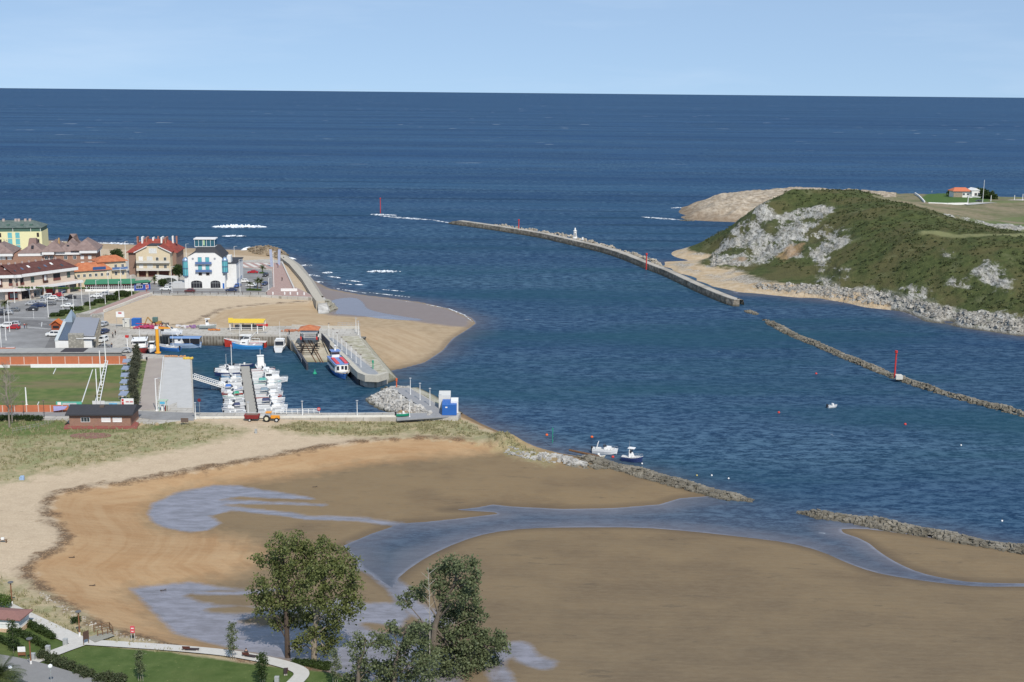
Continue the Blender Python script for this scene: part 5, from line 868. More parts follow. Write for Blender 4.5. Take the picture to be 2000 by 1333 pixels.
for a in [(63,607,0,'hatch','black','black car at the front left of the group parked on the square',G1),(61,596,8,'hatch','silver','silver car parked just behind the black one on the square',G1),(78,600,10,'saloon','navy','dark navy car in the middle of the group parked on the square',G1),(83,592,8,'hatch','silver','small silver car squeezed between dark cars on the square',G1),
 (97,596,10,'saloon','grey','dark grey car at the right end of the front group on the square',G1),(91,583,8,'van','white','white van parked in the row nearest the shops',G1),(103,585,8,'hatch','white','white car parked just right of the white van near the shops',G1),(113,580,12,'hatch','red','small bright red car in the row nearest the shops',G1),(120,588,8,'saloon','silver','long silver grey saloon below the small red car on the square',G1),
 (137,583,12,'saloon','black','black saloon at the right end of the row nearest the shops',G1),(132,600,0,'saloon','white','low white car alone on the roadway of the square',G1),(26,608,5,'saloon','grey','grey saloon with a pale bonnet parked left of the traffic lane near the palm',G1),(14,614,10,'hatch','silver','silver hatchback half behind the palm trunk on the square',G1),(1,616,10,'hatch','black','black car cut off by the left edge beside the palm',G1),
 (44,583,5,'hatch','black','dark car in the shade in front of the blue shop',G1),(70,601,70,'hatch','navy','blue car seen end-on between the silver and navy cars on the square',G1),
 (27,643,0,'hatch','red','red hatchback at the lower left of the square below the road',G1),(28,636,5,'hatch','silver','silver hatchback directly behind the red hatchback',G1),(13,640,0,'van','white','white van behind the lamp post left of the red hatchback',G1),(104,657,0,'van','white','white van parked in front of the orange kiosk',G1),
 (189,581,5,'saloon','white','white car parked below the restaurant railing',G1),(204,577,5,'hatch','silver','silver car parked right of the white one below the restaurant railing',G1),(89,691,5,'hatch','white','white car half hidden behind the playing field wall',G1),(15,691,4,'van','white','white covered van behind the playing field wall at the left edge',G1),
 (203.5,651,80,'saloon','navy','dark blue car seen from behind beside the market hall',G3),(200.5,668,78,'van','white','white van parked end-on beside the market hall',G3),(201,681,35,'saloon','grey','dark grey car parked askew at the front corner of the market hall',G3),(202.5,637,80,'hatch','silver','silver car nearest the far end of the market hall',G3),(243,689,0,'hatch','silver','silver hatchback on the dock behind the hedge',G3),
 (324,567,0,'saloon','white','low white car in front of the garden wall left of the hotel',G2),(334,561,0,'van','silver','silver van beside the arch of the garden wall',G2),(371,571,-3,'hatch','maroon','maroon car by the deck railing in front of the hotel',G2),(452,569,0,'saloon','navy','navy car behind the deck railing right of the hotel',G2),(464,561,80,'hatch','blue','blue car seen from behind in the hotel car park',G2),
 (463,552,0,'van','white','white van behind the blue car in the hotel car park',G2),(476,552,10,'hatch','white','small white car right of the white van in the hotel car park',G2),(491.5,560,0,'saloon','white','long white car behind the three palms in the hotel car park',G2),(518.5,540,85,'hatch','black','black car seen end-on below the single palm',G2),(517.5,557,85,'saloon','navy','navy car seen end-on beside the promenade',G2),(494,534,0,'saloon','red','red car crossing in front of the striped paving',G2),(452.5,529,60,'hatch','grey','dark grey car at the back corner of the hotel',G2)]:
    car(*a[:6], grp=a[6])
hx = HHIT(1911,395); car(0,0,0,'hatch','black','black car on the road below the villa on the headland', loc=(hx[0], hx[1], hx[2]+.1))
# tractor and trailer
p = ON(528,823); b = thing('tractor', 'orange tractor with a white cab towing a dark red trailer along the sand', 'tractor', (p[0], p[1], tz(p[0], p[1])+.02), .0)
m = MB(); m.box(.2, 2.1, -.4, .4, .75, 1.35); m.box(1.9, 2.25, -.35, .35, .7, 1.25); m.build('bonnet', ORNG, b); part('chassis', b, DARK, (-1.1, 2.0, -.3, .3, .5, .78)); part('cab', b, M('tractor_glass', (.35,.38,.4), .3, .1), (-.9, .2, -.65, .65, 1.1, 2.1)); part('cab_roof', b, ORNG, (-1.0, .35, -.75, .75, 2.1, 2.25)); part('mudguard', b, M('tractor_grey', (.30,.29,.31), .6, .1), (-1.5, .1, -.95, -.62, 1.2, 1.34), (-1.5, .1, .62, .95, 1.2, 1.34))
def wheel(par, x, y, r, wd, rm=None, name='wheel'):
    m = MB(); m.T = Matrix.Translation((x, y, r)) @ Matrix.Rotation(math.pi/2, 4, 'X'); m.lathe([(r*.9,-wd/2),(r,-wd/3),(r,wd/3),(r*.9,wd/2)], n=16); o = m.build(name, TYRE, par); m = MB(); m.T = Matrix.Translation((x, y, r)) @ Matrix.Rotation(math.pi/2, 4, 'X'); m.lathe([(r*.55,-wd/2-.02),(r*.55,wd/2+.02)], n=12); m.build('rim', rm or M('cream_rim', (.6,.55,.4), .6, .1), o)
for y in (-.85, .85): wheel(b, -.7, y, .82, .4); wheel(b, 1.65, y, .52, .3, M('pale_rim', (.55,.55,.53), .6, .1))
p2 = (p[0]-4.2, p[1], tz(p[0]-4.2, p[1])+.02); b = thing('trailer', 'dark red tipping trailer hitched behind the orange tractor', 'trailer', p2)
m = MB(); m.prism([(-1.6,-.8),(1.5,-.8),(1.5,.8),(-1.6,.8)], .65, 1.55, [(-1.85,-.95),(1.7,-.95),(1.7,.95),(-1.85,.95)]); m.build('tub', M('dull_red', (.23,.03,.03), .7, .3, 2), b); part('frame', b, DARK, (-1.3, 2.9, -.12, .12, .5, .65), (-1.6, 1.5, -.7, .7, .55, .66)); part('cargo', b, M('brown_load', (.20,.13,.10), .9, .4, 2), (-1.5, 1.3, -.7, .7, 1.4, 1.62))
for y in (-.85, .85): wheel(b, -.5, y, .36, .25, M('pale_rim', (.55,.55,.53)))
# backhoe loader on the sand
p = P(305,637,Q); b = thing('backhoe_loader', 'yellow and green backhoe loader working at the edge of the harbour sand', 'digger', (p[0], p[1], Q), .1)
part('body', b, M('digger_yellow', (.42,.24,.07), .6, .3, 2), (-1.2, 1.8, -.6, .6, .8, 1.6)); part('cab', b, M('digger_cab', (.10,.17,.15), .4, .3, 2), (-1.0, .6, -.7, .7, 1.5, 2.9)); 
for y in (-.8, .8): wheel(b, -.6, y, .75, .35); wheel(b, 1.6, y, .5, .3)
m = MB(); m.tube((-1.2,0,1.2), (-2.6,0,3.0), .22, n=5); m.tube((-2.6,0,3.0), (-3.6,0,.8), .18, n=5); m.build('backhoe_arm', M('digger_yellow', (.42,.24,.07)), b); m = MB(); m.tube((1.5,-.4,1.2), (3.3,-.4,.7), .14, n=5); m.tube((1.5,.4,1.2), (3.3,.4,.7), .14, n=5); m.build('loader_arm', DARK, b); part('bucket', b, M('worn_bucket', (.14,.11,.09), .7, .3), (3.2, 4.0, -1.1, 1.1, .2, .9)); part('backhoe_bucket', b, M('worn_bucket', (.14,.11,.09)), (-4.0, -3.3, -.4, .4, .1, .9))
# ================================================================== LAMP POSTS, SIGNS, RAILS
def post(px, py, ytop, lab, grp, r=.09, head='arm', z=Q, mat=None, name='street_lamp', cat='lamp post', loc=None, hm=None):
    q = loc or P(px, py, z); hgt = (py-ytop)/sc_at(px, py, z); mat = mat or WHITE; b = thing(name, lab, cat, q, 0, grp)
    m = MB(); m.tube((0,0,0), (0,0,hgt), r*1.25, r*.8, 8); m.lathe([(r*2.2,0),(r*2.2,.18)], n=8); m.build('pole', mat, b)
    m = MB()
    if head == 'arm': m.tube((0,0,hgt-.1), (.9,0,hgt+.1), r*.6, n=5); m.build('arm', mat, b); m = MB(); m.cbox((1.05,0,hgt+.08), (.7,.26,.14)); m.build('lamp_head', STEEL, b)
    elif head == 'cap': m.lathe([(.06,0),(.34,.06),(.30,.16),(.05,.24)], (0,0,hgt), 10); m.build('lamp_head', hm or M('bronze_cap', (.14,.10,.08), .6, .2), b)
    elif head == 'globe': m.ball((0,0,hgt+.2), .3, 12, 8); m.build('globe', M('opal_glass', (.75,.75,.73), .4, 0), b)
    return b
TL = [(3,684,619,'left edge of the street beside the market wall'),(12,665,603.5,'left edge, two poles in from the red hatchback'),(19,648,587,'directly in front of the red hatchback'),(29,592,562,'in front of the blue shop'),(20.5,585,560,'before the blue shop at the left edge'),(59,585,561,'beside the arcade pillar left of the red shop'),(94.5,620,577,'left tip of the green verge'),(123.5,610,568.5,'on the green verge, second from its left tip'),(144,608,576,'short one behind the glass pyramid'),(160.5,598,547.5,'on the verge in front of the restaurant building'),(176,605,568,'beside the pink promenade'),(189,588,547,'beside the white car under the restaurant'),(206,595,568,'on the verge in front of the middle of the restaurant railing'),(213,583,529.5,'tall, rising before the restaurant sign'),(233,586,550,'right part of the verge'),(237,570,523,'at the right end of the restaurant railing'),(257.5,578,537,'last of the verge beside the blue bar'),(246,512,472,'behind the small terracotta roof'),(336,572,521,'left corner before the white hotel'),(469,571.6,507,'right of the hotel beside the deck railing'),(458.6,527,481.6,'at the far corner behind the hotel'),(364,505,477,'behind the hotel on its left'),(535,561,492,'tall, between the two slanting blue slabs'),(525,566,543,'short, at the plaza corner'),(197,505,480,'at the beach behind the brick block'),(89,596,560,'behind the navy car on the square')]
for a, y, t, l in TL: post(a, y, t, 'white street lamp '+l, 'white street lamps of the town')
PL = [(642.6,657,632),(650.7,667.5,643),(658.8,675.6,650),(667.8,683.7,659),(676.8,692.7,667.5),(686.2,700,675),(695.6,709,684),(705,718,693)]
for i, (a, y, t) in enumerate(PL): post(a, y, t, 'slim white lamp with a brown cap on the pier, %s counting from the shed' % ORD[i], 'lamps along the pier', .07, 'cap')
for i, (a, y, t, l) in enumerate([(801.6,771,739,'nearest the head of the mole'),(820.4,782,749,'halfway along the mole path'),(839.8,792.7,759,'on the mole path nearest the white hut'),(860,798,772,'touching the white hut beside the blue container'),(800,815,782,'at the inner foot of the mole beside the boulders'),(697.7,811,783,'carrying small signs on the quay wall'),(590.6,811,784,'on the quay wall above the white railing'),(485,812.5,786,'on the quay wall at the foot of the pontoon'),(382,819.5,787,'white, at the left end of the quay parapet'),(695.4,648,622,'left of the pair at the beach corner of the dock'),(700,654,628,'right of the pair at the beach corner of the dock')]): post(a, y, t, 'slim white lamp post '+l, 'slim lamp posts round the marina', .08, 'cap', hm=STEEL)
post(306, 803, 738, 'tall white lamp with a side arm at the foot of the boardwalk', None, .13); post(66, 622, 605, 'short post with a pale cone shade at the roadside before the black car', None, .05, 'cap', hm=WHITE)
post(52, 792, 756, 'white net pole on the playing field near the bare tree', None, .16, 'none', name='field_pole', cat='pole'); post(46.5, 812, 785, 'thin dark lamp pole right of the bare tree', None, .06, 'cap', mat=DARK); post(86.5, 814, 783, 'thin dark lamp pole before the orange wall', None, .06, 'cap', mat=DARK)
def sign(px, py, z, wpx, y0, y1, mat, lab, legs=DARK, rz=0, name='sign_board', cat='sign', th=.08, r=.05, loc=None):
    q = loc or P(px, py, z); s = sc_at(px, py, q[2]); w_ = wpx/s; b = thing(name, lab, cat, q, rz)
    za, zb = (py-y1)/s, (py-y0)/s; part('panel', b, mat, (-w_/2, w_/2, -th/2, th/2, za, zb))
    for x in (-w_/2+.06, w_/2-.06): m = MB(); m.tube((x, .05, -.1), (x, .05, zb-.05), r, n=6); m.build('leg', legs, b)
    return b, w_, za, zb, s
b, w_, za, zb, s = sign(236, 641, Q, 16, 608.5, 619.5, WHITE, 'white billboard with small red heading on posts behind the dock', STEEL); part('red_heading', b, M('pale_red_print', (.5,.12,.12), .7, .2), (-.6, .5, -.06, -.042, zb-.75, zb-.2))
b, w_, za, zb, s = sign(361, 832, Q-.3, 14.5, 816.5, 825, M('brown_panel', (.14,.10,.08), .8, .2), 'brown information board at the edge of the sand below the boardwalk', DARK)
def rsign(px, py, ytop, lab, colr, bar=True, z=Q):
    q = P(px, py, z); h = (py-ytop)/sc_at(px, py, z); b = thing('road_sign', lab, 'road sign', q); m = MB(); m.tube((0,0,0), (0,0,h), .045, n=6); m.build('post', STEEL, b)
    m = MB(); m.T = Matrix.Translation((0,-.06,h-.35)) @ Matrix.Rotation(math.pi/2, 4, 'X'); m.lathe([(.42,-.02),(.42,.02)], n=18); o = m.build('disc', colr, b)
    if bar: part('white_bar', b, WHITE, (-.26, .26, -.10, -.082, h-.42, h-.28))
rsign(623, 808.5, 796, 'red round no entry sign at the right end of the white quay railing', RED); rsign(390.6, 818, 778, 'dark red round sign on a thin pole at the left end of the quay', M('dark_red_disc', (.15,.02,.03), .6, .1), False)
def fence(a, c, z, h, lab, n, rails, mat, name='railing', cat='railing', r=.05, z2=None):
    p = Vector(P(*a, z)); q = Vector(P(*c, z if z2 is None else z2)); rz = math.atan2(q.y-p.y, q.x-p.x); L = math.hypot(q.x-p.x, q.y-p.y); dz = q.z-p.z; b = thing(name, lab, cat, p, rz)
    for f in rails: m = MB(); m.tube((0,0,h*f), (L,0,h*f+dz), r*1.1, n=5); m.build('rail', mat, b)
    for i in range(n): t_ = i/(n-1); m = MB(); m.tube((L*t_,0,dz*t_-.05), (L*t_,0,h+dz*t_), r, n=5); m.build('post', mat, b)
    return b
fence((538,809),(624,808),Q,1.15,'white three bar railing on the quay behind the moored boats',9,(.35,.68,1),WHITE,r=.07)
fence((390,814),(500,813),Q+.45,.9,'thin grey handrail on the left part of the quay parapet',8,(1,),STEEL); fence((640,812),(775,811),Q+.45,.6,'thin grey handrail on the right part of the quay parapet',10,(1,),STEEL)
fence((562,657),(589,707),Q-.5,1.0,'grey handrail down the left wall of the slipway',8,(.5,1),STEEL,z2=.8); fence((660,637),(703,638),Q,1.1,'grey railing at the beach end of the dock',6,(.5,1),STEEL)
fence((319,700),(309,803),Q,.35,'low white guard rail between the boardwalk and the concrete apron',12,(1,),WHITE,r=.10)
# ---- playing field
ORW = M('orange_painted_wall', (.47,.155,.075), .85, .15)
def paint_wall(a, c, h, lab, n):
    p = P(*a, Q); q = P(*c, Q); rz = face2(p, q); L = math.hypot(q[0]-p[0], q[1]-p[1]); b = thing('boundary_wall', lab, 'wall', p, rz); part('wall', b, ORW, (0, L, 0, .3, 0, h))
    for i in range(n): x = L*(i+.5)/n; part('pilaster', b, M('pale_pilaster', (.6,.42,.34), .9, .15), (x-.12, x+.12, -.08, 0, 0, h))
paint_wall((-100,713), (247,711), 2.2, 'orange wall along the far side of the playing field', 13); paint_wall((-100,806), (134,805), 1.7, 'orange wall along the near side of the playing field', 10)
p = P(-100,697,Q); q = P(249,695.5,Q); rz = face2(p, q); L = math.hypot(q[0]-p[0], q[1]-p[1]); b = thing('grandstand_roof', 'long flat grey concrete stand behind the orange field wall', 'stand', (p[0], p[1], Q), rz); part('wall', b, M('stand_grey', (.22,.22,.20), .9, .2), (0, L, -6.5, -5.9, 0, 2.3)); part('roof', b, M('stand_roof', (.33,.32,.30), .9, .2, .4), (0, L, -6.8, -.6, 2.3, 2.6)); part('dark_panel', b, M('dark_felt', (.05,.045,.05), .9, .2), (L*.66, L*.79, -6.7, -1.0, 2.605, 2.63)); part('orange_panel', b, ORW, (0, L*.38, -1.4, -.7, 2.6, 2.75))
m = MB(); p = P(60,719,Q); q = P(208,718.5,Q); L = q[0]-p[0]; b = thing('field_barrier', 'long solid white barrier along the far touchline', 'barrier', p, face2(p, q)); part('panel', b, WHITE, (0, L, 0, .12, .05, 1.05)); part('foot', b, WHITE, (0, L, -.1, .2, 0, .06))
b = thing('field_barrier', 'short broken white barrier at the left end of the far touchline', 'barrier', P(-20,719,Q)); part('panel', b, WHITE, (0, 5.6, 0, .12, .1, .8))
# goal net frame: three tall masts joined by a low ladder beam
g0 = P(190.5,786,Q); g1 = P(207,716,Q); b = thing('goal_net_frame', 'tall white net frame with three masts and a ladder beam on the playing field', 'net frame', g0); d = Vector(g1)-Vector(g0)
for f, tp in ((0, 8.5), (.42, 9.5), (1.0, 8.8)): m = MB(); v = d*f; m.tube((v.x, v.y, 0), (v.x, v.y, tp), .16, .12, 8); m.build('mast', WHITE, b)
m = MB(); m.tube((-.5,0,.2), (d.x, d.y, 1.6), .12, n=6); m.build('beam', WHITE, b); m = MB(); m.tube((.6,0,.2), (d.x+.6, d.y, 1.6), .12, n=6); m.build('beam', WHITE, b); m = MB()
for i in range(14): v = d*(i/13.); m.tube((v.x-.4, v.y, .25+1.35*i/13), (v.x+.6, v.y, .25+1.35*i/13), .07, n=5)
m.build('rung', WHITE, b)
for i, (a, y) in enumerate([(240,716),(238.5,730),(237,744),(236,757),(235,770),(234,781)]):
    q = P(a+8, y, Q); b = thing('team_shelter', 'tilted blue grey plastic panel beside the pitch, %s from the far end' % ORD[i], 'panel', q, .15*(-1)**i, 'tilted panels between the pitch and the hedge'); m = MB(); m.add([(-1.1,-.8,1.3),(1.1,-1.0,1.3),(1.1,.9,2.0),(-1.1,.9,2.0),(-1.1,-.8,1.24),(1.1,-1.0,1.24),(1.1,.9,1.94),(-1.1,.9,1.94)], [(0,1,2,3),(7,6,5,4),(0,4,5,1),(1,5,6,2),(2,6,7,3),(3,7,4,0)]); m.build('panel', M('blue_grey_sheet', (.22,.26,.34), .4, .25, 2), b); part('leg', b, STEEL, (-1.0,-.92,-.7,-.6,0,1.28)); part('leg', b, STEEL, (.92,1.0,-.7,-.6,0,1.28))
def board(px0, px1, py, y0, y1, mats, lab, z=Q, name='advertising_board'):
    p = P(px0, py, z); q = P(px1, py, z); s = sc_at(px0, py, z); L = q[0]-p[0]; b = thing(name, lab, 'board', p, face2(p, q)); za, zb = (py-y1)/s, (py-y0)/s
    for i, (u0, u1, v0, v1, mt, nm) in enumerate(mats): part(nm, b, mt, (L*u0, L*u1, -.004*i-.05, .05, za+(zb-za)*v0, za+(zb-za)*v1))
    part('leg', b, STEEL, (.05,.12,.06,.12,0,zb)); part('leg', b, STEEL, (L-.12,L-.05,.06,.12,0,zb))
board(110,160,797,784.5,793.5,[(0,1,0,1,M('teal_banner',(.10,.42,.32),.6,.3,.8),'panel'),(.06,.2,.1,.9,WHITE,'white_patch'),(.25,.8,.15,.75,M('pale_grey_print',(.45,.5,.5),.7,.3,2),'print'),(.5,.98,0,.35,M('blue_print',(.08,.22,.5),.6,.3,1),'blue_strip')],'teal green advertising banner behind the near orange wall')
board(181,205,797,783,794,[(0,1,0,1,M('pale_panel',(.58,.58,.57),.6,.1,1),'panel'),(.3,.34,0,1,STEEL,'seam'),(.65,.69,0,1,STEEL,'seam')],'plain pale grey boards left of the blue mural'); board(205,235,797,784.5,794.5,[(0,1,0,1,M('pale_mural',(.45,.52,.5),.6,.3,1.2),'panel'),(.28,.82,.05,.7,M('sky_mural',(.16,.42,.66),.6,.35,1.5),'picture')],'pale board with a light blue picture above the clubhouse roof')
b0 = board(238,262,803,778,791,[(0,1,0,1,WHITE,'panel'),(.03,.2,.08,.46,RED,'red_emblem'),(.03,.2,.54,.92,RED,'red_emblem'),(.36,.62,.40,.58,M('pale_red_print',(.5,.12,.12)),'red_print'),(.68,.95,.40,.58,M('pale_red_print',(.5,.12,.12)),'red_print')],'tall white sign with red emblems beside the dark hedge')
p = P(106,806.5,Q); q = P(134,806.5,Q); b = thing('mural_cloth', 'lilac painted patch on the near orange wall', 'mural', (p[0], p[1]-.35, Q)); m = MB(); L = q[0]-p[0]; m.add([(0,0,.5),(L*.3,0,.6),(L*.8,0,1.0),(L,0,1.75),(0,0,1.75)], [(0,1,2,3,4)]); m.T = Matrix.Translation((0,.03,0)); m.add([(0,0,.5),(L*.3,0,.6),(L*.8,0,1.0),(L,0,1.75),(0,0,1.75)], [(4,3,2,1,0)]); m.build('painted_patch', M('lilac_paint', (.38,.36,.62), .8, .25, 2), b)
# ---- containers and huts
def container(px0, px1, py, h, d, mat, lab, ribs=True, z=Q, name='container', cat='container', rz=None):
    p = P(px0, py, z); q = P(px1, py, z); L = math.hypot(q[0]-p[0], q[1]-p[1]); b = thing(name, lab, cat, p, face2(p, q)); part('body', b, mat, (0, L, 0, d, .08, h)); part('base', b, DARK, (.05, L-.05, .05, d-.05, 0, .1))
    if ribs:
        m = MB(); n = int(L/.28)
        for i in range(n): x = .1+i*(L-.2)/n; m.box(x, x+.12, -.035, 0, .18, h-.12)
        m.build('ribbed_side', mat, b)
    part('roof_rim', b, mat, (-.03, L+.03, -.04, .04, h-.1, h+.02)); return b, L
b, L = container(863.5,892,812,2.6,5.8,BLUEP,'bright blue shipping container at the corner of the mole'); part('label_plate', b, WHITE, (L*.22, L*.36, -.05, -.036, 1.9, 2.2))
b, L = container(857,880,799,3.4,5,M('off_white_cabin', (.62,.61,.57), .7, .1),'off white cabin behind the blue container', False, name='cabin', cat='cabin'); b, L = container(880.5,895,808,3.0,4,WREN,'white box cabin against the right side of the blue container', False, name='cabin', cat='cabin')
b, L = container(240,253,640,2.7,2.2,M('pale_cabin', (.58,.57,.52), .7, .1),'small white site cabin with one window beside the billboard', False, name='cabin', cat='cabin'); win(b, L*.5, 1.3, .6, .7, bars=0)
b, L = container(257,274,638,2.5,2.4,BLUEP,'blue container between the white site cabin and the pile of nets')
random.seed(5); p = P(290,642,Q); m = MB()
for i in range(90): x = random.uniform(-4.4, 4.4); m.ball((x, random.uniform(-1.0, 1.0), .2+random.random()*.9*(1-abs(x)/6)), random.uniform(.3, .6), 6, 4, (1.3,1,.7))
b = thing('net_pile', 'long heap of crimson fishing nets on the dock', 'net pile', p); m.build('nets', M('crimson_net', (.34,.05,.12), .95, .45, 2), b); m = MB(); m.tube((-4.2,.6,1.5), (4.4,.4,1.35), .12, n=5); m.tube((-4.4,-.9,.5), (4.2,-1.0,.9), .1, n=5); m.build('red_rope', RED, b)
p = P(262,642,Q); m = MB(); random.seed(8)
for i in range(14): m.ball((random.uniform(-.9,.9), random.uniform(-.5,.5), .3), random.uniform(.35,.6), 6, 4)
tag(m.build('sand_pile', M('sand_sacks', (.46,.38,.26), .95, .2)), 'small heap of pale sacks in front of the blue dock container', 'sacks').location = p
# crane
p = P(308.5,690,Q); b = thing('dock_crane', 'bright orange pillar crane with a short jib on the dock', 'crane', p, .12); m = MB(); m.tube((0,0,0), (0,0,7.3), .52, .48, 12); m.build('column', M('crane_orange', (.78,.36,.03), .45, .1), b); m = MB(); m.lathe([(.9,0),(.9,.3)], n=12); m.build('base', M('crane_orange', (.78,.36,.03)), b)
m = MB(); m.box(-.6, .5, -.45, .45, 7.3, 8.0); m.build('slew_head', FASC, b); m = MB(); m.add([(.2,-.22,7.25),(3.9,-.14,7.3),(3.9,.14,7.3),(.2,.22,7.25),(.2,-.22,8.0),(3.9,-.14,7.65),(3.9,.14,7.65),(.2,.22,8.0)], [(0,3,2,1),(4,5,6,7),(0,1,5,4),(1,2,6,5),(2,3,7,6),(3,0,4,7)]); m.build('jib', M('crane_orange', (.70,.30,.03)), b); part('hoist', b, DARK, (1.3, 2.0, -.3, .3, 6.6, 7.2)); m = MB(); m.tube((1.6,0,6.6), (1.6,0,3.6), .03, n=4); m.build('hook_cable', DARK, b)
p = P(249,668+14,Q); b = thing('dock_hoist_post', 'slim white davit with a red head on the dock left of the red trawler', 'davit', P(249,678,Q)); m = MB(); m.tube((0,0,0), (0,0,2.9), .16, n=8); m.build('post', WHITE, b); part('head', b, RED, (-.5, .5, -.3, .3, 2.9, 3.6))
p = P(503,652.5,Q); b = thing('dock_davit', 'white davit with a red arm on the quay above the red boat', 'davit', p); m = MB(); m.tube((0,0,0), (0,0,2.6), .16, n=8); m.build('post', WHITE, b); m = MB(); m.box(-.2, 3.2, -.15, .15, 2.7, 3.1); m.box(2.7, 3.4, -.3, .3, 2.5, 3.3); m.build('arm', RED, b)
# fuel pump hut
p = P(311,804,Q); b = thing('fuel_pump_canopy', 'small pale green fuel pump shelter with a blue sign on the apron', 'fuel pump', p); GP = M('pale_green_frame', (.42,.50,.38), .6, .1)
for x in (0, 1.8): part('post', b, GP, (x-.08, x+.08, 0, .16, 0, 2.6))
part('roof', b, GP, (-.15, 1.95, -.2, 1.4, 2.55, 2.75)); part('sign', b, M('cyan_sign', (.10,.42,.60), .5, .1), (.3, 1.5, -.24, -.2, 1.9, 2.5)); part('pump', b, WREN, (.4, .9, .4, .9, 0, 1.5)); part('pump', b, M('dark_red_pump', (.2,.04,.04), .6, .1), (1.3, 1.8, .4, .9, 0, 1.3))
# loose gear on the dock
random.seed(31)
GEAR = [((374,641),'purple'),((352,640),'white'),((385,640),'white'),((392,641),'grey'),((362,641),'white')]
for i, ((a, y), c) in enumerate(GEAR):
    p = P(a, y, Q); m = MB()
    for k in range(12): m.cbox((random.uniform(-1.2,1.2), random.uniform(-.6,.6), random.uniform(.2,.8)), (random.uniform(.5,.9), random.uniform(.4,.7), random.uniform(.3,.5)), random.random())
    o = m.build('gear_stack', M('gear_'+c, dict(purple=(.28,.16,.30), white=(.62,.6,.6), grey=(.3,.3,.3))[c], .8, .3, 3)); o.location = p; tag(o, '%s fish boxes heaped on the dock, %s of five from the left' % (c, ORD[[352,362,374,385,392].index(a)]), 'fish boxes', 'fish box heaps on the dock')
p = P(418,646,Q); m = MB()
for k in range(16): m.ball((random.uniform(-2,2), random.uniform(-.4,.4), .25), random.uniform(.25,.4), 6, 4)
o = m.build('net_heap', M('orange_net', (.5,.19,.06), .95, .3, 3)); o.location = p; tag(o, 'low heap of orange net on the dock left of the yellow shelter', 'net heap')
p = P(558,647,Q); m = MB()
for k in range(60): m.ball((random.uniform(-1,8), random.uniform(-1.3,1.3), .2), random.uniform(.2,.45), 6, 4)
o = m.build('net_heap', M('rusty_net', (.40,.17,.10), .95, .35, 3)); o.location = p; tag(o, 'spread of rust red nets and ropes left of the slipway shed', 'net heap')
p = P(345,695,Q); m = MB()
for k in range(40): m.ball((random.uniform(-3,3), random.uniform(-.3,.3), .15), random.uniform(.15,.3), 6, 4)
o = m.build('rope_coil', M('orange_rope', (.5,.26,.12), .95, .3, 3)); o.location = (p[0], p[1]-1.5, Q); tag(o, 'orange ropes lying along the far edge of the concrete apron', 'ropes')
p = P(366,702,Q); m = MB()
for k in range(26): m.ball((random.uniform(-1.3,1.3), random.uniform(-.5,.5), .25), random.uniform(.2,.42), 6, 4)
o = m.build('net_heap', M('yellow_net', (.62,.43,.08), .95, .25, 3)); o.location = p; tag(o, 'yellow net heap at the far corner of the concrete apron', 'net heap')
# skip on the harbour beach
p = ON(704,668); b = thing('skip', 'open dark steel skip standing on the sand behind the pier', 'skip', p, -.1); m = MB(); m.prism([(-1.3,-.7),(1.3,-.7),(1.3,.7),(-1.3,.7)], 0, 1.5, [(-1.75,-.8),(1.75,-.8),(1.75,.8),(-1.75,.8)]); m.build('tub', M('black_steel', (.02,.02,.02), .8, .3), b); part('rim', b, STEEL, (-1.8, 1.8, -.85, -.75, 1.45, 1.6), (-1.8, 1.8, .75, .85, 1.45, 1.6)); part('lid', b, M('grey_load', (.22,.22,.2), .9, .3), (-1.6, 1.6, -.7, .7, 1.3, 1.5))
# slabs of the sculpture
for i, (a, tp, lab) in enumerate([(531,487.5,'left of the two slanting pale blue slabs on the promenade'),(545,487,'right of the two slanting pale blue slabs on the promenade')]):
    p = P(a, 522-i*3, Q); s = sc_at(a, 522, Q); h = (522-i*3-tp)/s; b = thing('sculpture_slab', lab, 'sculpture', p, 0, 'pale blue sculpture slabs'); m = MB(); k = (-.35, .35)[i]
    m.add([(-.55,-.15,0),(.55,-.15,0),(.55,.15,0),(-.55,.15,0),(-.6+k,-.15,h),(.55+k,-.15,h),(.55+k,.15,h),(-.6+k,.15,h)], [(0,3,2,1),(4,5,6,7),(0,1,5,4),(1,2,6,5),(2,3,7,6),(3,0,4,7)]); m.build('slab', M('pale_blue_slab', (.36,.40,.52), .6, .15), b); part('plinth', b, CONC, (-.9,.9,-.4,.4,0,.15))
# ---- markers
def marker(px, py, ytop, lab, z=0., r=.22, mat=None, block=True, grp='red marker poles of the channel'):
    q = P(px, py, z); h = (py-ytop)/sc_at(px, py, z); mat = mat or RED; b = thing('marker_pole', lab, 'marker pole', q, 0, grp); m = MB(); m.tube((0,0,0), (0,0,h), r*1.1, r, 8); m.build('pole', mat, b); m = MB(); m.lathe([(r*2,0),(r*2,.7)], (0,0,h-.4), 8); m.build('topmark', mat, b); m = MB()
    for i in range(int(h/1.0)): m.tube((r,0,.6+i), (r+.25,0,.6+i), .04, n=4)
    m.build('step', mat, b)
    if block: part('block', b, M('white_block', (.58,.56,.5), .9, .15), (.1, 2.0, -1.2, .6, -.3, .9))
    return b
marker(743, 417, 388, 'red marker pole standing alone in the breaking foam', block=False, r=.25); marker(1013, 456, 430, 'red marker pole on the far half of the stone pier', block=False, r=.25); marker(1262, 527, 496, 'red marker pole on the near half of the stone pier', block=False, r=.25); marker(1747, 738, 686, 'tall red marker pole on a white block on the thin breakwater', z=1.2)
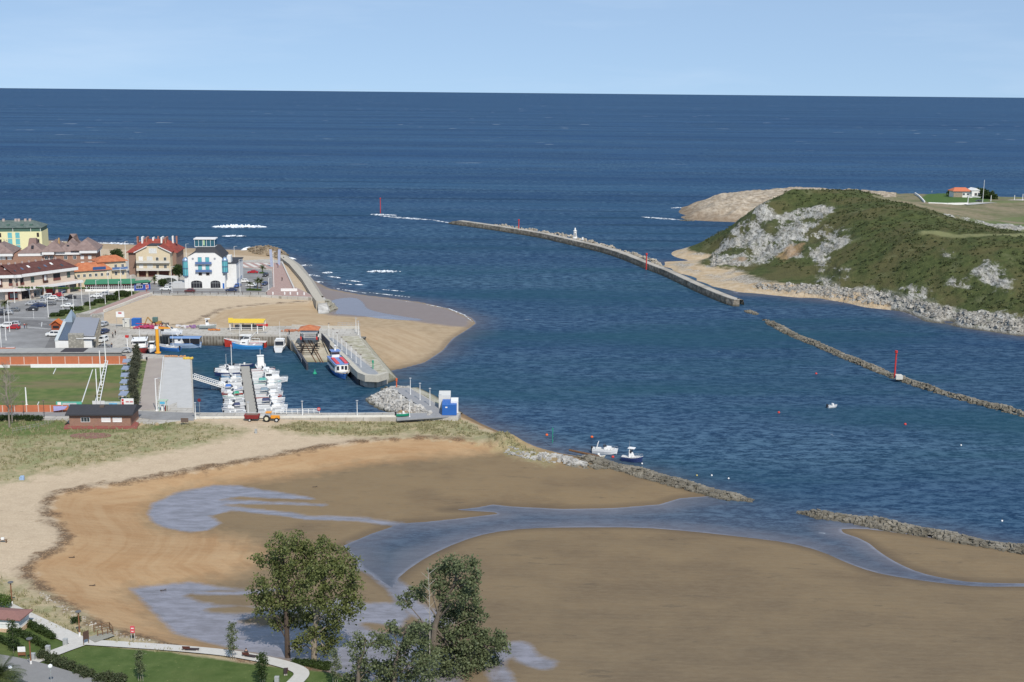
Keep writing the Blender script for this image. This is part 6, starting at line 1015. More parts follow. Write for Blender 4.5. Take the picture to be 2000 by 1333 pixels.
marker(1079, 866, 838, 'thin green marker pole behind the sand point', z=1, r=.06, mat=GREENP, block=False, grp=None); b = marker(774.5, 757, 741, 'small orange lantern on a post at the head of the mole', z=Q, r=.13, mat=M('orange_lantern',(.6,.12,.04),.5,.1), block=False, grp=None); b = marker(728.5, 721, 706, 'small green lantern on the pier head', z=Q, r=.13, mat=GREENP, block=False, grp=None)
m = MB(); m.ball((0,0,1.9), .5, 8, 6); 
p = P(1123,466,2.7); b = thing('beacon', 'slender white stone beacon tower on the long pier', 'beacon', p); m = MB(); m.lathe([(1.3,0),(1.3,.6),(.9,.7),(.8,3.8),(1.05,3.9),(1.05,4.2),(.5,4.3),(.45,5.1),(.08,5.9)], n=10); m.build('tower', WREN, b); part('opening', b, M('painted_opening_shade', (.2,.2,.2), .9, .1), (-.3,.3,-.93,-.8,1.0,3.0)); m = MB(); m.tube((0,0,5.8), (0,0,6.6), .06, n=4); m.build('finial', DARK, b)  # grey slab on the tower paints the shade of its opening
p = P(1138,468,2.7); o = MB().box(-.4,.4,-.3,.3,0,1.2).box(-.6,.6,-.5,.5,-.1,.15).build('pier_bollard', WREN); o.location = p; tag(o, 'short white stub beside the beacon on the long pier', 'bollard')
# white bollards and wall on the plaza
for i, (a, y) in enumerate([(533,577),(556,577),(567,577),(581,577.5),(594,578)]): p = P(a, y-1, Q); o = MB().lathe([(.3,0),(.28,.9),(.22,1.05)], n=8).build('bollard', WREN); o.location = p; tag(o, 'white bollard at the beach end of the plaza, %s from the left' % ORD[i], 'bollard', 'white bollards of the plaza')
fence((549,569.5),(580,569.5),Q,1.0,'solid looking white balustrade on the plaza',14,(.15,.4,.65,1),WHITE,r=.12)
# ================================================================== BOATS
def hull(L, B, D, n=9, sheer=.25, bow=1.0, tr=.75):
    secs = []
    for i in range(n):
        t_ = i/(n-1); x = -L/2+L*t_; w_ = B/2*(tr+(1-tr)*min(1, t_*2.2))*(1-max(0, (t_-.5)/.5)**2.2*.97); z = D+sheer*max(0, t_-.35)**2*2.2; rise = max(0, t_-.7)*.9*D
        secs.append([(x,0,-.35*D+rise), (x,-w_*.72,-.15*D+rise), (x+bow*.1*t_,-w_,z*.6), (x+bow*.22*t_,-w_*1.02,z), (x+bow*.22*t_,w_*1.02,z), (x+bow*.1*t_,w_,z*.6), (x,w_*.72,-.15*D+rise)])
    return secs
def mkboat(loc, rz, L, B, D, hm, kind, lab, grp=None, accent=None, sheer=.25, name='motorboat', cat='boat', boot=None):
    b = thing(name, lab, cat, loc, rz, grp); S = hull(L, B, D, sheer=sheer); m = MB(); m.loft(S); m.build('hull', hm, b, smooth=False)
    dk = MB(); n = len(S); ins = [( [r[3][0], r[3][1]*.84, r[3][2]+.02], [r[4][0], r[4][1]*.84, r[4][2]+.02]) for r in S[:-1]]
    for i in range(len(ins)-1): dk.quad(tuple(ins[i][0]), tuple(ins[i+1][0]), tuple(ins[i+1][1]), tuple(ins[i][1]))
    dk.build('deck', M('pale_deck', (.58,.57,.54), .8, .15, 2) if kind != 'open' else M('boat_floor', (.36,.36,.35), .8, .2, 2), b)
    m = MB()
    for s in (3, 4):
        for i in range(n-1): m.tube(S[i][s], S[i+1][s], .05*L/6, n=4)
    m.build('gunwale', WHITE if accent is None else accent, b)
    if kind in ('cuddy', 'open', 'canopy'): m = MB(); m.box(-L/2-.35, -L/2+.05, -.18, .18, D*.3, D+.45); m.build('outboard_motor', M('black_engine', (.03,.03,.035), .4, .1), b)
    if kind in ('cuddy', 'canopy', 'wheel', 'fly'):
        x0, x1 = (-L*.02, L*.30) if kind != 'wheel' else (-L*.12, L*.12); w_ = B*.34; h = {'cuddy': .5, 'canopy': .5, 'wheel': 1.9, 'fly': .9}[kind]
        m = MB(); m.prism([(x0,-w_),(x1,-w_*.7),(x1,w_*.7),(x0,w_)], D, D+h+.1, [(x0,-w_*.9),(x1-h*.5,-w_*.6),(x1-h*.5,w_*.6),(x0,w_*.9)]); cab = m.build('cabin', WHITE, b)
        if kind != 'wheel': m = MB(); m.prism([(x0-.05,-w_*.92),(x0+.1,-w_*.94),(x0+.6,-w_*.6),(x0+.6,w_*.6),(x0+.1,w_*.94),(x0-.05,w_*.92)], D+h, D+h+.55, [(x0-.25,-w_*.85),(x0-.15,-w_*.85),(x0+.15,-w_*.55),(x0+.15,w_*.55),(x0-.15,w_*.85),(x0-.25,w_*.85)]); m.build('windscreen', CGL, b)
        else:
            m = MB(); m.box(x0+.2, x1-.55, -w_*.93, w_*.93, D+h*.55, D+h*.85); m.build('wheelhouse_window', CGL, cab); m = MB(); m.box(x0-.3, x1+.1, -w_*1.05, w_*1.05, D+h+.1, D+h+.2); m.build('wheelhouse_roof', WHITE, cab)
        if kind == 'fly':
            m = MB(); m.box(x0-1.2, x0+.6, -w_*.9, w_*.9, D+.0, D+1.9); m.build('saloon', WHITE, b); m = MB(); m.box(x0-1.0, x0+.64, -w_*.93, w_*.93, D+1.0, D+1.6); m.build('saloon_window', CGL, b); m = MB(); m.box(x0-1.2, x0-1.1, -w_*.9, w_*.9, D+1.9, D+3.0); m.box(x0-.2, x0-.1, -w_*.9, w_*.9, D+1.9, D+3.0); m.box(x0-1.4, x0+.1, -w_, w_, D+3.0, D+3.1); m.build('flybridge', WHITE, b)
    if kind == 'canopy': m = MB(); m.prism([(-L*.30,-B*.34),(x0+.1,-B*.34),(x0+.1,B*.34),(-L*.30,B*.34)], D+.85, D+1.25, [(-L*.27,-B*.2),(x0-.2,-B*.2),(x0-.2,B*.2),(-L*.27,B*.2)]); m.build('canopy', accent or BLUEP, b); m = MB(); [m.tube((x,y,D), (x,y,D+.9), .03, n=4) for x in (-L*.28, x0) for y in (-B*.32, B*.32)]; m.build('canopy_frame', STEEL, b)
    if kind == 'open': m = MB(); m.box(-.1, .35, -.3, .3, D*.5, D+.55); m.build('console', WHITE, b); m = MB(); m.box(-L*.25, -L*.18, -B*.33, B*.33, D*.8, D+.05); m.box(L*.12, L*.18, -B*.33, B*.33, D*.8, D+.05); m.build('thwart', WHITE, b)
    if kind in ('cuddy', 'fly', 'wheel', 'canopy'):
        m = MB(); pts = [S[i][3] for i in range(n//2, n)]+[S[i][4] for i in range(n//2, n)][::-1]; pts = [(p[0]*.97, p[1]*.9, p[2]) for p in pts]
        for i in range(len(pts)-1): m.tube((pts[i][0], pts[i][1], pts[i][2]+.5), (pts[i+1][0], pts[i+1][1], pts[i+1][2]+.5), .025, n=4); m.tube(pts[i], (pts[i][0], pts[i][1], pts[i][2]+.5), .025, n=4)
        m.build('bow_rail', STEEL, b)
    if boot: m = MB(); m.loft([[(p[0], p[1]*1.015, min(p[2], D*.32)) for p in r] for r in S]); m.build('boot_stripe', boot, b)
    return b
def mast(b, x, z0, z1, r=.05, mat=None, stay=None):
    m = MB(); m.tube((x,0,z0), (x,0,z1), r, r*.6, 6); m.build('mast', mat or WHITE, b)
    if stay:
        m = MB(); [m.tube((x,0,z1*.95), s, .02, n=3) for s in stay]; m.build('stay', STEEL, b)
t0_ = P(478.5,716,.5); t1_ = P(492.5,809,.5); dv = Vector(t1_)-Vector(t0_); LP = dv.length; dn_ = dv.normalized(); rz0 = math.atan2(dn_.y, dn_.x)
b = thing('pontoon', 'long grey floating pontoon between the two rows of small boats', 'pontoon', t0_, rz0); part('deck', b, M('grey_decking', (.34,.32,.28), .9, .15, 2), (0, LP, -1.25, 1.25, -.25, .05)); part('float', b, DARK, (.1, LP-.1, -1.15, 1.15, -.7, -.25))
for i in range(6):
    u = 3+i*LP/6.2; part('finger', b, M('dark_finger', (.12,.12,.13), .8, .2), (u-.4, u+.4, -5.2, -1.25, -.3, .0)); m = MB(); m.lathe([(.12,-1),(.12,1.2)], (u, -1.5, 0), 8); m.build('mooring_post', WHITE, b)
for i in range(5): u = 4+i*LP/5.5; part('finger', b, M('dark_finger', (.12,.12,.13)), (u-.35, u+.35, 1.25, 6.2, -.3, .0))
nrm = Vector((-dn_.y, dn_.x, 0)); nrm = nrm if nrm.x > 0 else -nrm
HW = M('white_gelcoat', (.76,.76,.75), .3, .05, spec=.5); HB = M('navy_hull', (.03,.05,.14), .35, .1); HR = M('red_hull', (.36,.04,.03), .4, .15); HS = M('skyblue_hull', (.25,.42,.60), .4, .1)
LEFT = [(.01,5.6,'cuddy',HW,None,'with a low cabin, outermost'),(.07,7.0,'cuddy',HW,None,'with a long bow, second'),(.145,7.0,'cuddy',HB,None,'with a navy hull, third'),(.215,5.2,'open',HS,None,'with a sky blue hull, fourth'),(.285,5.6,'cuddy',HW,None,'with a low cabin, fifth'),(.36,5.4,'open',HW,None,'open with a centre console, sixth'),(.435,8.2,'cuddy',HW,None,'with a long sharp bow, seventh'),(.51,5.6,'canopy',HW,BLUEP,'with a blue canopy, eighth'),(.585,5.4,'cuddy',HR,None,'with a dark red hull, ninth'),(.66,5.2,'canopy',HW,GREENP,'with a green canopy, tenth'),(.735,5.0,'open',HW,None,'open and low, eleventh'),(.81,5.2,'cuddy',HW,None,'with a small windscreen, twelfth'),(.885,5.6,'canopy',HW,M('dark_canopy',(.05,.06,.12),.8,.1),'with a dark canopy, thirteenth'),(.955,5.2,'open',HW,None,'open, closest to the quay wall, last')]
RIGHT = [(.13,6.6,'cuddy',HW,M('red_trim',(.4,.08,.07)),'with a red stripe, second'),(.20,7.6,'cuddy',HW,None,'with a long white cabin, third'),(.27,7.2,'cuddy',HW,None,'with a dark windscreen, fourth'),(.345,9.5,'fly',HW,None,'longest with a flybridge, fifth'),(.42,7.4,'canopy',HW,M('teal_cover',(.10,.35,.30),.8,.1),'with a teal cover, sixth'),(.49,7.2,'cuddy',HW,None,'with a slim mast, seventh'),(.56,6.8,'open',HW,None,'open, eighth'),(.63,7.2,'canopy',HW,M('grey_cover',(.2,.26,.30),.8,.1),'with a grey cover, ninth'),(.70,6.6,'cuddy',HR,None,'with a red hull, tenth'),(.77,7.2,'cuddy',HW,None,'with a small windscreen, eleventh'),(.84,6.8,'canopy',HW,M('dark_canopy',(.05,.06,.12)),'with a dark canopy, twelfth'),(.905,7.4,'cuddy',HW,None,'with a bow rail, thirteenth'),(.965,6.4,'open',HW,None,'open, closest to the quay wall, last')]
for side, rows, gap in ((-1, LEFT, 1.6), (1, RIGHT, 1.5)):
    for k, (u, L, kind, hm, ac, l) in enumerate(rows):
        c = Vector(t0_)+dn_*(u*LP+.8)+nrm*side*(gap+L/2); out = math.atan2(nrm.y*side, nrm.x*side); fl = (k % 3 == 1 and side < 0)
        o = mkboat((c.x, c.y, .05), out+(math.pi if fl else 0)+random.uniform(-.03, .03), L, 2.5 if L < 6 else 2.9, .85 if L < 6 else 1.05, hm, kind, ('white motorboat ' if hm is HW else 'motorboat ')+l+' in the '+('left' if side < 0 else 'right')+' pontoon row', 'small boats moored along the pontoon', ac)
        if k in (1, 5, 9, 11) or (side > 0 and k in (3, 7)): mast(o, -.3, .9, 4.2+(k % 3)*1.2, .05)
c = Vector(t0_)+dn_*2.2+nrm*4.4; o = mkboat((c.x, c.y, .05), rz0+math.pi, 8.0, 2.9, 1.1, HW, 'fly', 'white boat with a tall flybridge at the outer right end of the pontoon', 'small boats moored along the pontoon'); mast(o, -.6, 4, 6.2, .04); mast(o, .2, 4, 5.6, .04)
c = Vector(t0_)+dn_*-1.6+nrm*-.2; o = mkboat((c.x, c.y, .05), 0.05, 5.6, 2.0, .7, HB, 'open', 'low navy boat lying across the outer end of the pontoon', None, M('navy_trim', (.04,.05,.13)))
c = Vector(t0_)+dn_*1.0+nrm*-3.8; m = MB(); m.tube((0,0,0), (0,0,6.6), .09, n=6); o = m.build('pole', WHITE); o.location = (c.x, c.y, .8); tag(o, 'tall slim white mast standing at the outer left boats', 'mast')
c = P(516,740,.3); m = MB(); m.tube((0,0,-.5), (0,0,3.6), .14, n=8); o = m.build('mooring_pile', WHITE); o.location = c; tag(o, 'thick white mooring pile right of the pontoon boats', 'pile')
# gangway
p = Vector(P(378,739,Q)); q = Vector(P(436,757,.9)); b = thing('gangway', 'white lattice gangway from the quay down to the left boats', 'gangway', p); d = q-p; n2 = Vector((-d.y, d.x, 0)).normalized()*.75
m = MB(); m.add([tuple(n2), tuple(-n2), tuple(d-n2), tuple(d+n2)], [(0,1,2,3)]); m.build('walkway', M('grey_decking', (.34,.32,.28)), b); m = MB()
for s in (n2, -n2):
    m.tube(s, s+d, .09, n=5); m.tube(s+Vector((0,0,1.1)), s+d+Vector((0,0,1.1)), .08, n=5)
    for i in range(15): a = s+d*(i/14); m.tube(a, a+Vector((0,0,1.1)), .04, n=4); (i < 14 and m.tube(a, s+d*((i+1)/14)+Vector((0,0,1.1)), .03, n=4))
m.build('lattice_rail', WHITE, b)
# ---- fishing boats
BLK = M('blue_awning', (.16,.26,.45), .7, .15)
o = mkboat(P(274,690,.1), math.radians(-78), 13, 4.6, 2.1, HR, 'wheel', 'dark red trawler with a white wheelhouse moored end-on at the left of the harbour', None, WHITE, 1.0, 'fishing_boat', 'fishing boat')
m = MB(); m.prism([(-3.4,-2.0),(2.0,-2.0),(2.0,2.0),(-3.4,2.0)], 1.9, 4.2); m.build('superstructure', WHITE, o); m = MB(); m.box(1.98, 2.03, -1.8, 1.8, 3.4, 3.95); m.box(-3.2, 1.8, -2.03, 2.03, 3.4, 3.95); m.build('bridge_window', CGL, o); m = MB(); m.box(-3.7, 2.4, -2.3, 2.3, 4.2, 4.4); m.build('bridge_roof', WHITE, o); mast(o, -.5, 4.3, 8.0, .09, stay=[(5.5,0,3.0),(-5,0,2.2)])
for y in (-2.0, 2.0): m = MB(); m.tube((-.5,y*.9,4.4), (-.8,y*1.15,5.6), .12, n=5); m.build('derrick', DARK, o)
o = mkboat(P(297,687,.1), math.radians(-85), 6.2, 2.4, 1.1, HW, 'wheel', 'small white fishing boat between the red trawler and the orange crane', None, None, .5, 'fishing_boat', 'fishing boat', HB)
o = mkboat(P(328,684,.1), math.radians(160), 8.5, 2.8, 1.2, M('bright_blue_hull', (.05,.18,.48), .4, .1), 'open', 'blue hulled boat half hidden right of the orange crane', None, WHITE, .6, 'fishing_boat', 'fishing boat'); mast(o, -2, .8, 6.5, .07)
o = mkboat(P(364,678.5,.1), 0, 9.4, 3.0, 1.4, M('pale_blue_hull', (.32,.42,.56), .4, .15), 'open', 'blue and white fishing boat with a long blue awning against the far quay', None, M('blue_stripe', (.10,.22,.5)), .3, 'fishing_boat', 'fishing boat')
m = MB(); m.prism([(-3.4,-1.0),(-.9,-1.0),(-.4,1.0),(-3.4,1.0)], 1.3, 3.2); m.build('wheelhouse', WHITE, o); part('wheelhouse_window', o, CGL, (-2.3,-1.5,-1.03,1.03,2.2,2.7)); m = MB(); m.prism([(-4.7,-1.4),(4.6,-1.4),(4.6,1.4),(-4.7,1.4)], 3.05, 3.5, [(-4.9,-.9),(4.9,-.9),(4.9,.9),(-4.9,.9)]); m.build('awning', BLK, o); part('awning_shade_block', o, BLACKW, (-.2, 4.4, -1.3, 1.3, 1.35, 2.9)); m = MB(); [m.tube((x,y,1.3), (x,y,3.3), .05, n=4) for x in (-5,-1,1.6,4.8) for y in (-1.5,1.5)]; m.build('awning_post', WHITE, o); m = MB(); m.tube((-2.5,0,3.7), (-5.8,0,7.2), .12, n=5); m.tube((-2.5,0,3.7), (-1.5,0,5.0), .08, n=5); m.build('boom', WHITE, o)  # black block on the deck stands in for shade under the awning
o = mkboat(P(484,681,.1), math.pi, 9.6, 2.9, 1.35, M('azure_hull', (.05,.28,.62), .4, .1), 'open', 'bright blue fishing boat with white upperworks moored in front of a red one', None, WHITE, .8, 'fishing_boat', 'fishing boat'); m = MB(); m.prism([(-.2,-1.1),(2.6,-1.0),(2.6,1.0),(-.2,1.1)], 1.3, 2.6, [(-.2,-1.0),(1.6,-.8),(1.6,.8),(-.2,1.0)]); m.build('wheelhouse', WHITE, o); part('wheelhouse_window', o, CGL, (.5, 1.6, -1.04, 1.04, 1.9, 2.2)); m = MB(); m.tube((0,0,2.6), (-2.6,0,5.2), .09, n=5); m.tube((1.8,0,2.2), (.6,0,4.6), .08, n=5); m.tube((-3.6,-1,1.3), (-3.6,-1,3.0), .07, n=5); m.tube((-3.6,-1,3.0), (-1.2,-1,3.0), .07, n=5); m.build('boom', WHITE, o)
o = mkboat(P(480,677.6,.1), math.pi, 13.2, 2.6, 1.7, M('scarlet_hull', (.50,.05,.035), .4, .12), 'wheel', 'long red fishing boat lying behind the bright blue one', None, WHITE, 1.0, 'fishing_boat', 'fishing boat'); mast(o, 1.8, 1.7, 7.5, .08, stay=[(6.3,0,2.8),(-3,0,3)])
o = mkboat(P(547,683,.1), math.radians(94), 8.6, 3.4, 1.4, HW, 'wheel', 'white cruiser with a wide dark stern window beside the slipway', None, None, .5, 'cabin_cruiser', 'boat'); part('stern_window', o, CGL, (-1.6,-1.5,-1.3,1.3,1.6,2.9)); m = MB(); m.prism([(-1.5,-1.45),(2.2,-1.35),(2.2,1.35),(-1.5,1.45)], 1.4, 3.2); m.build('saloon', WHITE, o); mast(o, .4, 3.2, 9.0, .05); mast(o, .9, 3.2, 5.6, .05)
# ferry
pa = Vector(P(650,716,.1)); pb = Vector(P(676,744,.1)); o = mkboat(tuple((pa+pb)/2), math.atan2(pb.y-pa.y, pb.x-pa.x), 16.5, 4.3, 1.4, M('ferry_blue', (.05,.16,.45), .4, .1), 'none', 'blue and white passenger ferry with red benches on its roof leaving the pier', None, M('ferry_trim', (.55,.45,.30), .6, .1), .5, 'ferry', 'ferry')
m = MB(); m.prism([(-7.4,-2.05),(4.0,-2.05),(4.8,-1.6),(4.8,1.6),(4.0,2.05),(-7.4,2.05)], 1.4, 3.6); sal = m.build('saloon', WHITE, o)
for s in (-1, 1):
    for i in range(9): m = MB(); m.box(-6.8+i*1.22, -6.0+i*1.22, s*2.07-.03, s*2.07+.03, 2.2, 3.1); m.build('side_window', CGL, sal)
for y in (-1.3, 0, 1.0): m = MB(); m.box(4.78, 4.84, y-.35, y+.35, 2.0 if y != 0 else 2.2, 3.2); m.build('front_window', CGL, sal)
part('roof', o, M('ferry_roof_blue', (.16,.25,.50), .6, .15), (-7.6, 4.9, -2.15, 2.15, 3.6, 3.75)); part('bench_row', o, M('bench_red', (.62,.07,.08), .5, .1), (-3.5, 4.3, -1.7, -.7, 3.75, 4.05)); part('bench_row', o, M('bench_red', (.62,.07,.08)), (-3.5, 4.3, .7, 1.7, 3.75, 4.05)); part('pilot_house', o, WHITE, (-6.6, -4.8, -1.1, 1.1, 3.75, 5.5)); part('pilot_window', o, CGL, (-6.2, -4.75, -1.13, 1.13, 4.6, 5.2)); part('pilot_roof', o, M('ferry_roof_blue', (.16,.25,.50)), (-7.1, -4.4, -1.4, 1.4, 5.5, 5.7)); m = MB(); m.lathe([(.3,0),(.15,.5),(.15,1.2),(.4,1.3),(.4,1.5)], (-5.6,0,5.7), 8); m.build('radar_mast', WHITE, o)
m = MB()
for y in (-2.1, 2.1):
    for i in range(7): m.tube((5.2+i*.5, y*(1-.1*i), 1.6), (5.2+i*.5, y*(1-.1*i), 2.4), .04, n=4)
m.build('bow_rail', WHITE, o)
# boats on land and outside
mkboat(P(271+3,704,Q+.35), math.radians(172), 3.6, 1.5, .55, M('cream_dinghy', (.62,.56,.42), .6, .1), 'open', 'cream rowing dinghy lying on the quay at the head of the boardwalk', None, None, .2, 'dinghy', 'boat'); b = mkboat(P(336,652,Q+.9), 0, 6.4, 2.2, 1.0, HW, 'cuddy', 'white motorboat on a trailer at the edge of the dock', None); part('trailer_frame', b, DARK, (-2.6,3.4,-.6,.6,-.85,-.6)); mkboat(P(406,640,Q+.6), .1, 5.2, 1.8, .8, M('grey_boat', (.3,.34,.33), .6, .2), 'wheel', 'grey boat standing on the dock beside the beach', None); mkboat(P(787,812,Q+.3), .15, 3.2, 1.3, .5, GREENP, 'open', 'upturned looking green rowing boat at the foot of the mole', None, GREENP, .1, 'dinghy', 'boat')
o = mkboat(P(1181,885,.1), math.radians(-12), 5.6, 2.2, .95, HW, 'cuddy', 'white cabin motorboat with a roll bar moored off the sand point', None); m = MB(); [m.tube((-1.9,y,.9), (-1.5,y,2.4), .06, n=5) for y in (-.9,.9)]; m.tube((-1.5,-.9,2.4), (-1.5,.9,2.4), .08, n=5); m.build('roll_bar', WHITE, o)
o = mkboat(P(1234,901,.1), math.radians(-20), 4.6, 1.9, .95, HB, 'wheel', 'small dark blue fishing boat with a white wheelhouse and thin mast', None, WHITE, .5, 'fishing_boat', 'fishing boat'); mast(o, -.6, 1, 4.6, .04, STEEL); mkboat(P(1168,894,.05), math.radians(3), 2.9, 1.2, .4, M('cream_dinghy', (.62,.56,.42)), 'open', 'cream tender floating beside the wooden jetty', None, None, .1, 'dinghy', 'boat'); mkboat(P(1625,796,.05), math.radians(20), 2.7, 1.4, .5, WHITE, 'open', 'white tender moored alone in mid channel', None, None, .1, 'dinghy', 'boat')
fence((1112,880),(1170,892),.9,.12,'brown wooden jetty beam reaching from the sand point to the boats',7,(0,1),WOOD,'jetty','jetty',.18)
for a, y, c, l in [(1068,851,'orange','orange mooring buoy beside the green pole'),(1156,855,'orange','orange mooring buoy above the white cabin boat'),(1197,894,'red','red buoy under the bow of the white cabin boat'),(1254,907,'white','white buoy beside the dark blue fishing boat'),(1521,807,'red','red buoy left of the white tender'),(1768,830,'red','red buoy right of the white tender'),(1877,871,'white','tiny white buoy near the right edge'),(1423,936,'white','white buoy above the breakwater tip'),(1390,930,'white','white buoy left of the breakwater tip buoy'),(1957,1019,'white','bright white buoy off the right breakwater'),(1361,930,'yellow','dull yellow buoy off the breakwater'),(1594,731,'red','small red buoy in mid channel')]:
    p = P(a, y, 0); r = .34 if c in ('red','orange') else .2; b = thing('mooring_buoy', l, 'buoy', p, 0, 'mooring buoys'); m = MB(); m.ball((0,0,.12), r, 10, 8); m.build('float', dict(orange=M('buoy_orange',(.65,.12,.03),.5,0), red=RED, white=WHITE, yellow=M('buoy_yellow',(.5,.42,.15),.5,0))[c], b); m = MB(); m.lathe([(.06,.42),(.06,.62)], n=6); m.build('ring', DARK, b)
for a, y in ((615,731),): p = P(a, y, 0); b = thing('channel_buoy', 'green conical buoy in the harbour beside the ferry', 'buoy', p); m = MB(); m.lathe([(.5,-.1),(.6,.2),(.25,.7),(.05,1.4)], n=10); m.build('cone', GREENP, b)
# ================================================================== PEOPLE
SKIN = M('skin', (.45,.27,.19), .6, 0)
def skel(name, mat, par, V, E, Rr):
    me = bpy.data.meshes.new(name); me.from_pydata(V, E, []); me.update(); me.materials.append(mat); o = bpy.data.objects.new(name, me); COL.objects.link(o); o.parent = par
    md = o.modifiers.new('skin', 'SKIN'); me.skin_vertices.new() if not me.skin_vertices else None
    for i, r in enumerate(Rr): me.skin_vertices[0].data[i].radius = (r, r)
    me.skin_vertices[0].data[0].use_root = True; md.use_smooth_shade = True; s = o.modifiers.new('sub', 'SUBSURF'); s.levels = 1; s.render_levels = 1; return o
def person(loc, rz, top, legs, hair, lab, sit=False, stride=.18, grp=None):
    b = thing('person', lab, 'person', loc, rz, grp)
    if sit: hz_, K = .5, [(-.1,.45,.5),(.1,.45,.5),(-.1,.5,.08),(.1,.5,.08)]
    else: hz_, K = .92, [(-.1,stride*.5,.5),(.1,-stride*.5,.5),(-.1,stride,.06),(.1,-stride,.06)]
    V = [(0,0,hz_),(0,0,hz_+.25),(0,0,hz_+.5),(0,0,hz_+.6),(0,.02,hz_+.72),(-.1,0,hz_-.02),K[0],K[2],(.1,0,hz_-.02),K[1],K[3],(-.2,0,hz_+.48),(-.26,.05,hz_+.22),(-.24,.18,hz_+.02),(.2,0,hz_+.48),(.26,-.02,hz_+.22),(.24,.1,hz_+.0)]
    E = [(0,1),(1,2),(2,3),(3,4),(0,5),(5,6),(6,7),(0,8),(8,9),(9,10),(2,11),(11,12),(12,13),(2,14),(14,15),(15,16)]
    skel('body', SKIN, b, V, E, [.12,.12,.13,.055,.105,.08,.06,.045,.08,.06,.045,.06,.045,.035,.06,.045,.035])
    skel('jacket', M('cloth_'+top[0], top[1], .9, .2, 4), b, [V[i] for i in (0,1,2,11,12,14,15)], [(0,1),(1,2),(2,3),(3,4),(2,5),(5,6)], [.16,.16,.16,.085,.07,.085,.07])
    kk = [Vector(K[2])*.85+Vector(K[0])*.15, Vector(K[3])*.85+Vector(K[1])*.15]
    skel('trousers', M('cloth_'+legs[0], legs[1], .9, .2, 4), b, [V[0],V[5],K[0],tuple(kk[0]),V[8],K[1],tuple(kk[1])], [(0,1),(1,2),(2,3),(0,4),(4,5),(5,6)], [.145,.11,.085,.07,.11,.085,.07])
    m = MB(); m.ball((0,-.02,hz_+.77), .115, 8, 6, (1,1,.85)); m.build('hair', M('hair_'+hair[0], hair[1], .8, .1), b); return b
BLKc = ('black', (.02,.02,.025)); BLU = ('denim', (.06,.09,.17)); REDc = ('brick', (.35,.06,.05)); GRY = ('grey', (.2,.2,.2)); WHT = ('white', (.6,.6,.58)); HBR = ('brown', (.06,.035,.02)); HGR = ('grey', (.4,.38,.36))
for a, y, rz, tp, lg, hr, l in [(48,642,0,REDc,BLU,('white',(.65,.64,.6)),'person with a white cap and dull red jacket on the square'),(52.3,642,.2,BLKc,GRY,HBR,'person in black beside the one with the white cap'),(220.5,660,.4,GRY,BLKc,HBR,'person in grey walking left on the dock beside the market hall'),(225.5,655.5,-.5,BLKc,BLKc,HBR,'person in black with a companion on the dock beside the market hall'),(218.5,681,.1,BLKc,BLU,HBR,'person in black standing alone on the dock by the askew grey car'),(551,549,.2,BLKc,BLKc,HBR,'person in black strolling down the pink promenade'),(543,523.5,0,REDc,BLU,HBR,'person in dark red between the blue slabs'),(465,526.5,0,BLKc,BLU,HBR,'person in dark clothes at the striped paving'),(286,570,0,WHT,REDc,HBR,'person in a white top at the head of the promenade'),(289,569.5,0,('rose',(.5,.2,.2)),GRY,HBR,'person in rose at the head of the promenade'),(70,581,0,BLKc,BLKc,HBR,'person in black outside the arcade shops'),(554,506,.3,WHT,BLKc,HBR,'person in a white top at the seaward end of the promenade'),(565,654,0,BLKc,BLKc,HBR,'person in black at the quay corner beside the slipway')]:
    person(P(a, y, Q+.05), rz, tp, lg, hr, l)
p = P(501.5,486,4.3); person((p[0], p[1], 3.9), .3, BLKc, BLKc, HBR, 'tiny dark figure standing on the boulder groyne')
# ================================================================== VEGETATION
def leafmat(name, a, b, c=None, sc=.9):
    t = NT(name); n = t.noise(sc, 3, .6); f = t.noise(7, 2, .6); k = t.mix(t.rng(n, .35, .65), a, b); k = t.mix(t.rng(f, .45, .7, 0, .6), k, c or tuple(min(1, q*1.7) for q in b))
    t.put(t.b.inputs['Base Color'], k); t.b.inputs['Roughness'].default_value = .55; t.b.inputs['Specular IOR Level'].default_value = .25
    tr = t.n('ShaderNodeBsdfTranslucent'); t.L(k, tr.inputs[0]); ms = t.n('ShaderNodeMixShader'); ms.inputs[0].default_value = .22; t.L(t.b.outputs[0], ms.inputs[1]); t.L(tr.outputs[0], ms.inputs[2]); t.L(ms.outputs[0], t.out.inputs[0]); return t.m
EUC = leafmat('eucalyptus_leaves', (.075,.095,.028), (.140,.158,.046), (.22,.225,.095)); EUC2 = leafmat('dark_eucalyptus_leaves', (.070,.092,.040), (.130,.155,.068), (.23,.25,.14)); BUSH = leafmat('shrub_leaves', (.022,.040,.012), (.05,.075,.02)); PALM = leafmat('palm_fronds', (.035,.055,.015), (.08,.105,.035), (.16,.16,.07)); CONI = leafmat('dark_conifer_sprays', (.05,.058,.036), (.10,.105,.065), (.19,.185,.13))
BARK = M('pale_bark', (.30,.25,.19), .9, .35, 1.5); BARKD = M('dark_bark', (.09,.065,.05), .9, .3, 1.5); TWIG = M('bare_twigs', (.26,.22,.18), .9, .2, 2)
def leaves(C, S, size, rng, droop=.3, asp=.45):
    "C (n,3) centres -> arrays of quads"
    n = len(C); a = rng.normal(size=(n, 3)); a[:, 2] -= droop; a /= np.linalg.norm(a, axis=1, keepdims=True); b = rng.normal(size=(n, 3)); b -= (b*a).sum(1, keepdims=True)*a; b /= np.linalg.norm(b, axis=1, keepdims=True)
    s = size*rng.uniform(.6, 1.3, (n, 1)); a *= s; b *= s*asp
    return np.stack([C-b*.6, C+a*.5-b, C+a, C+a*.5+b], 1).reshape(-1, 3)
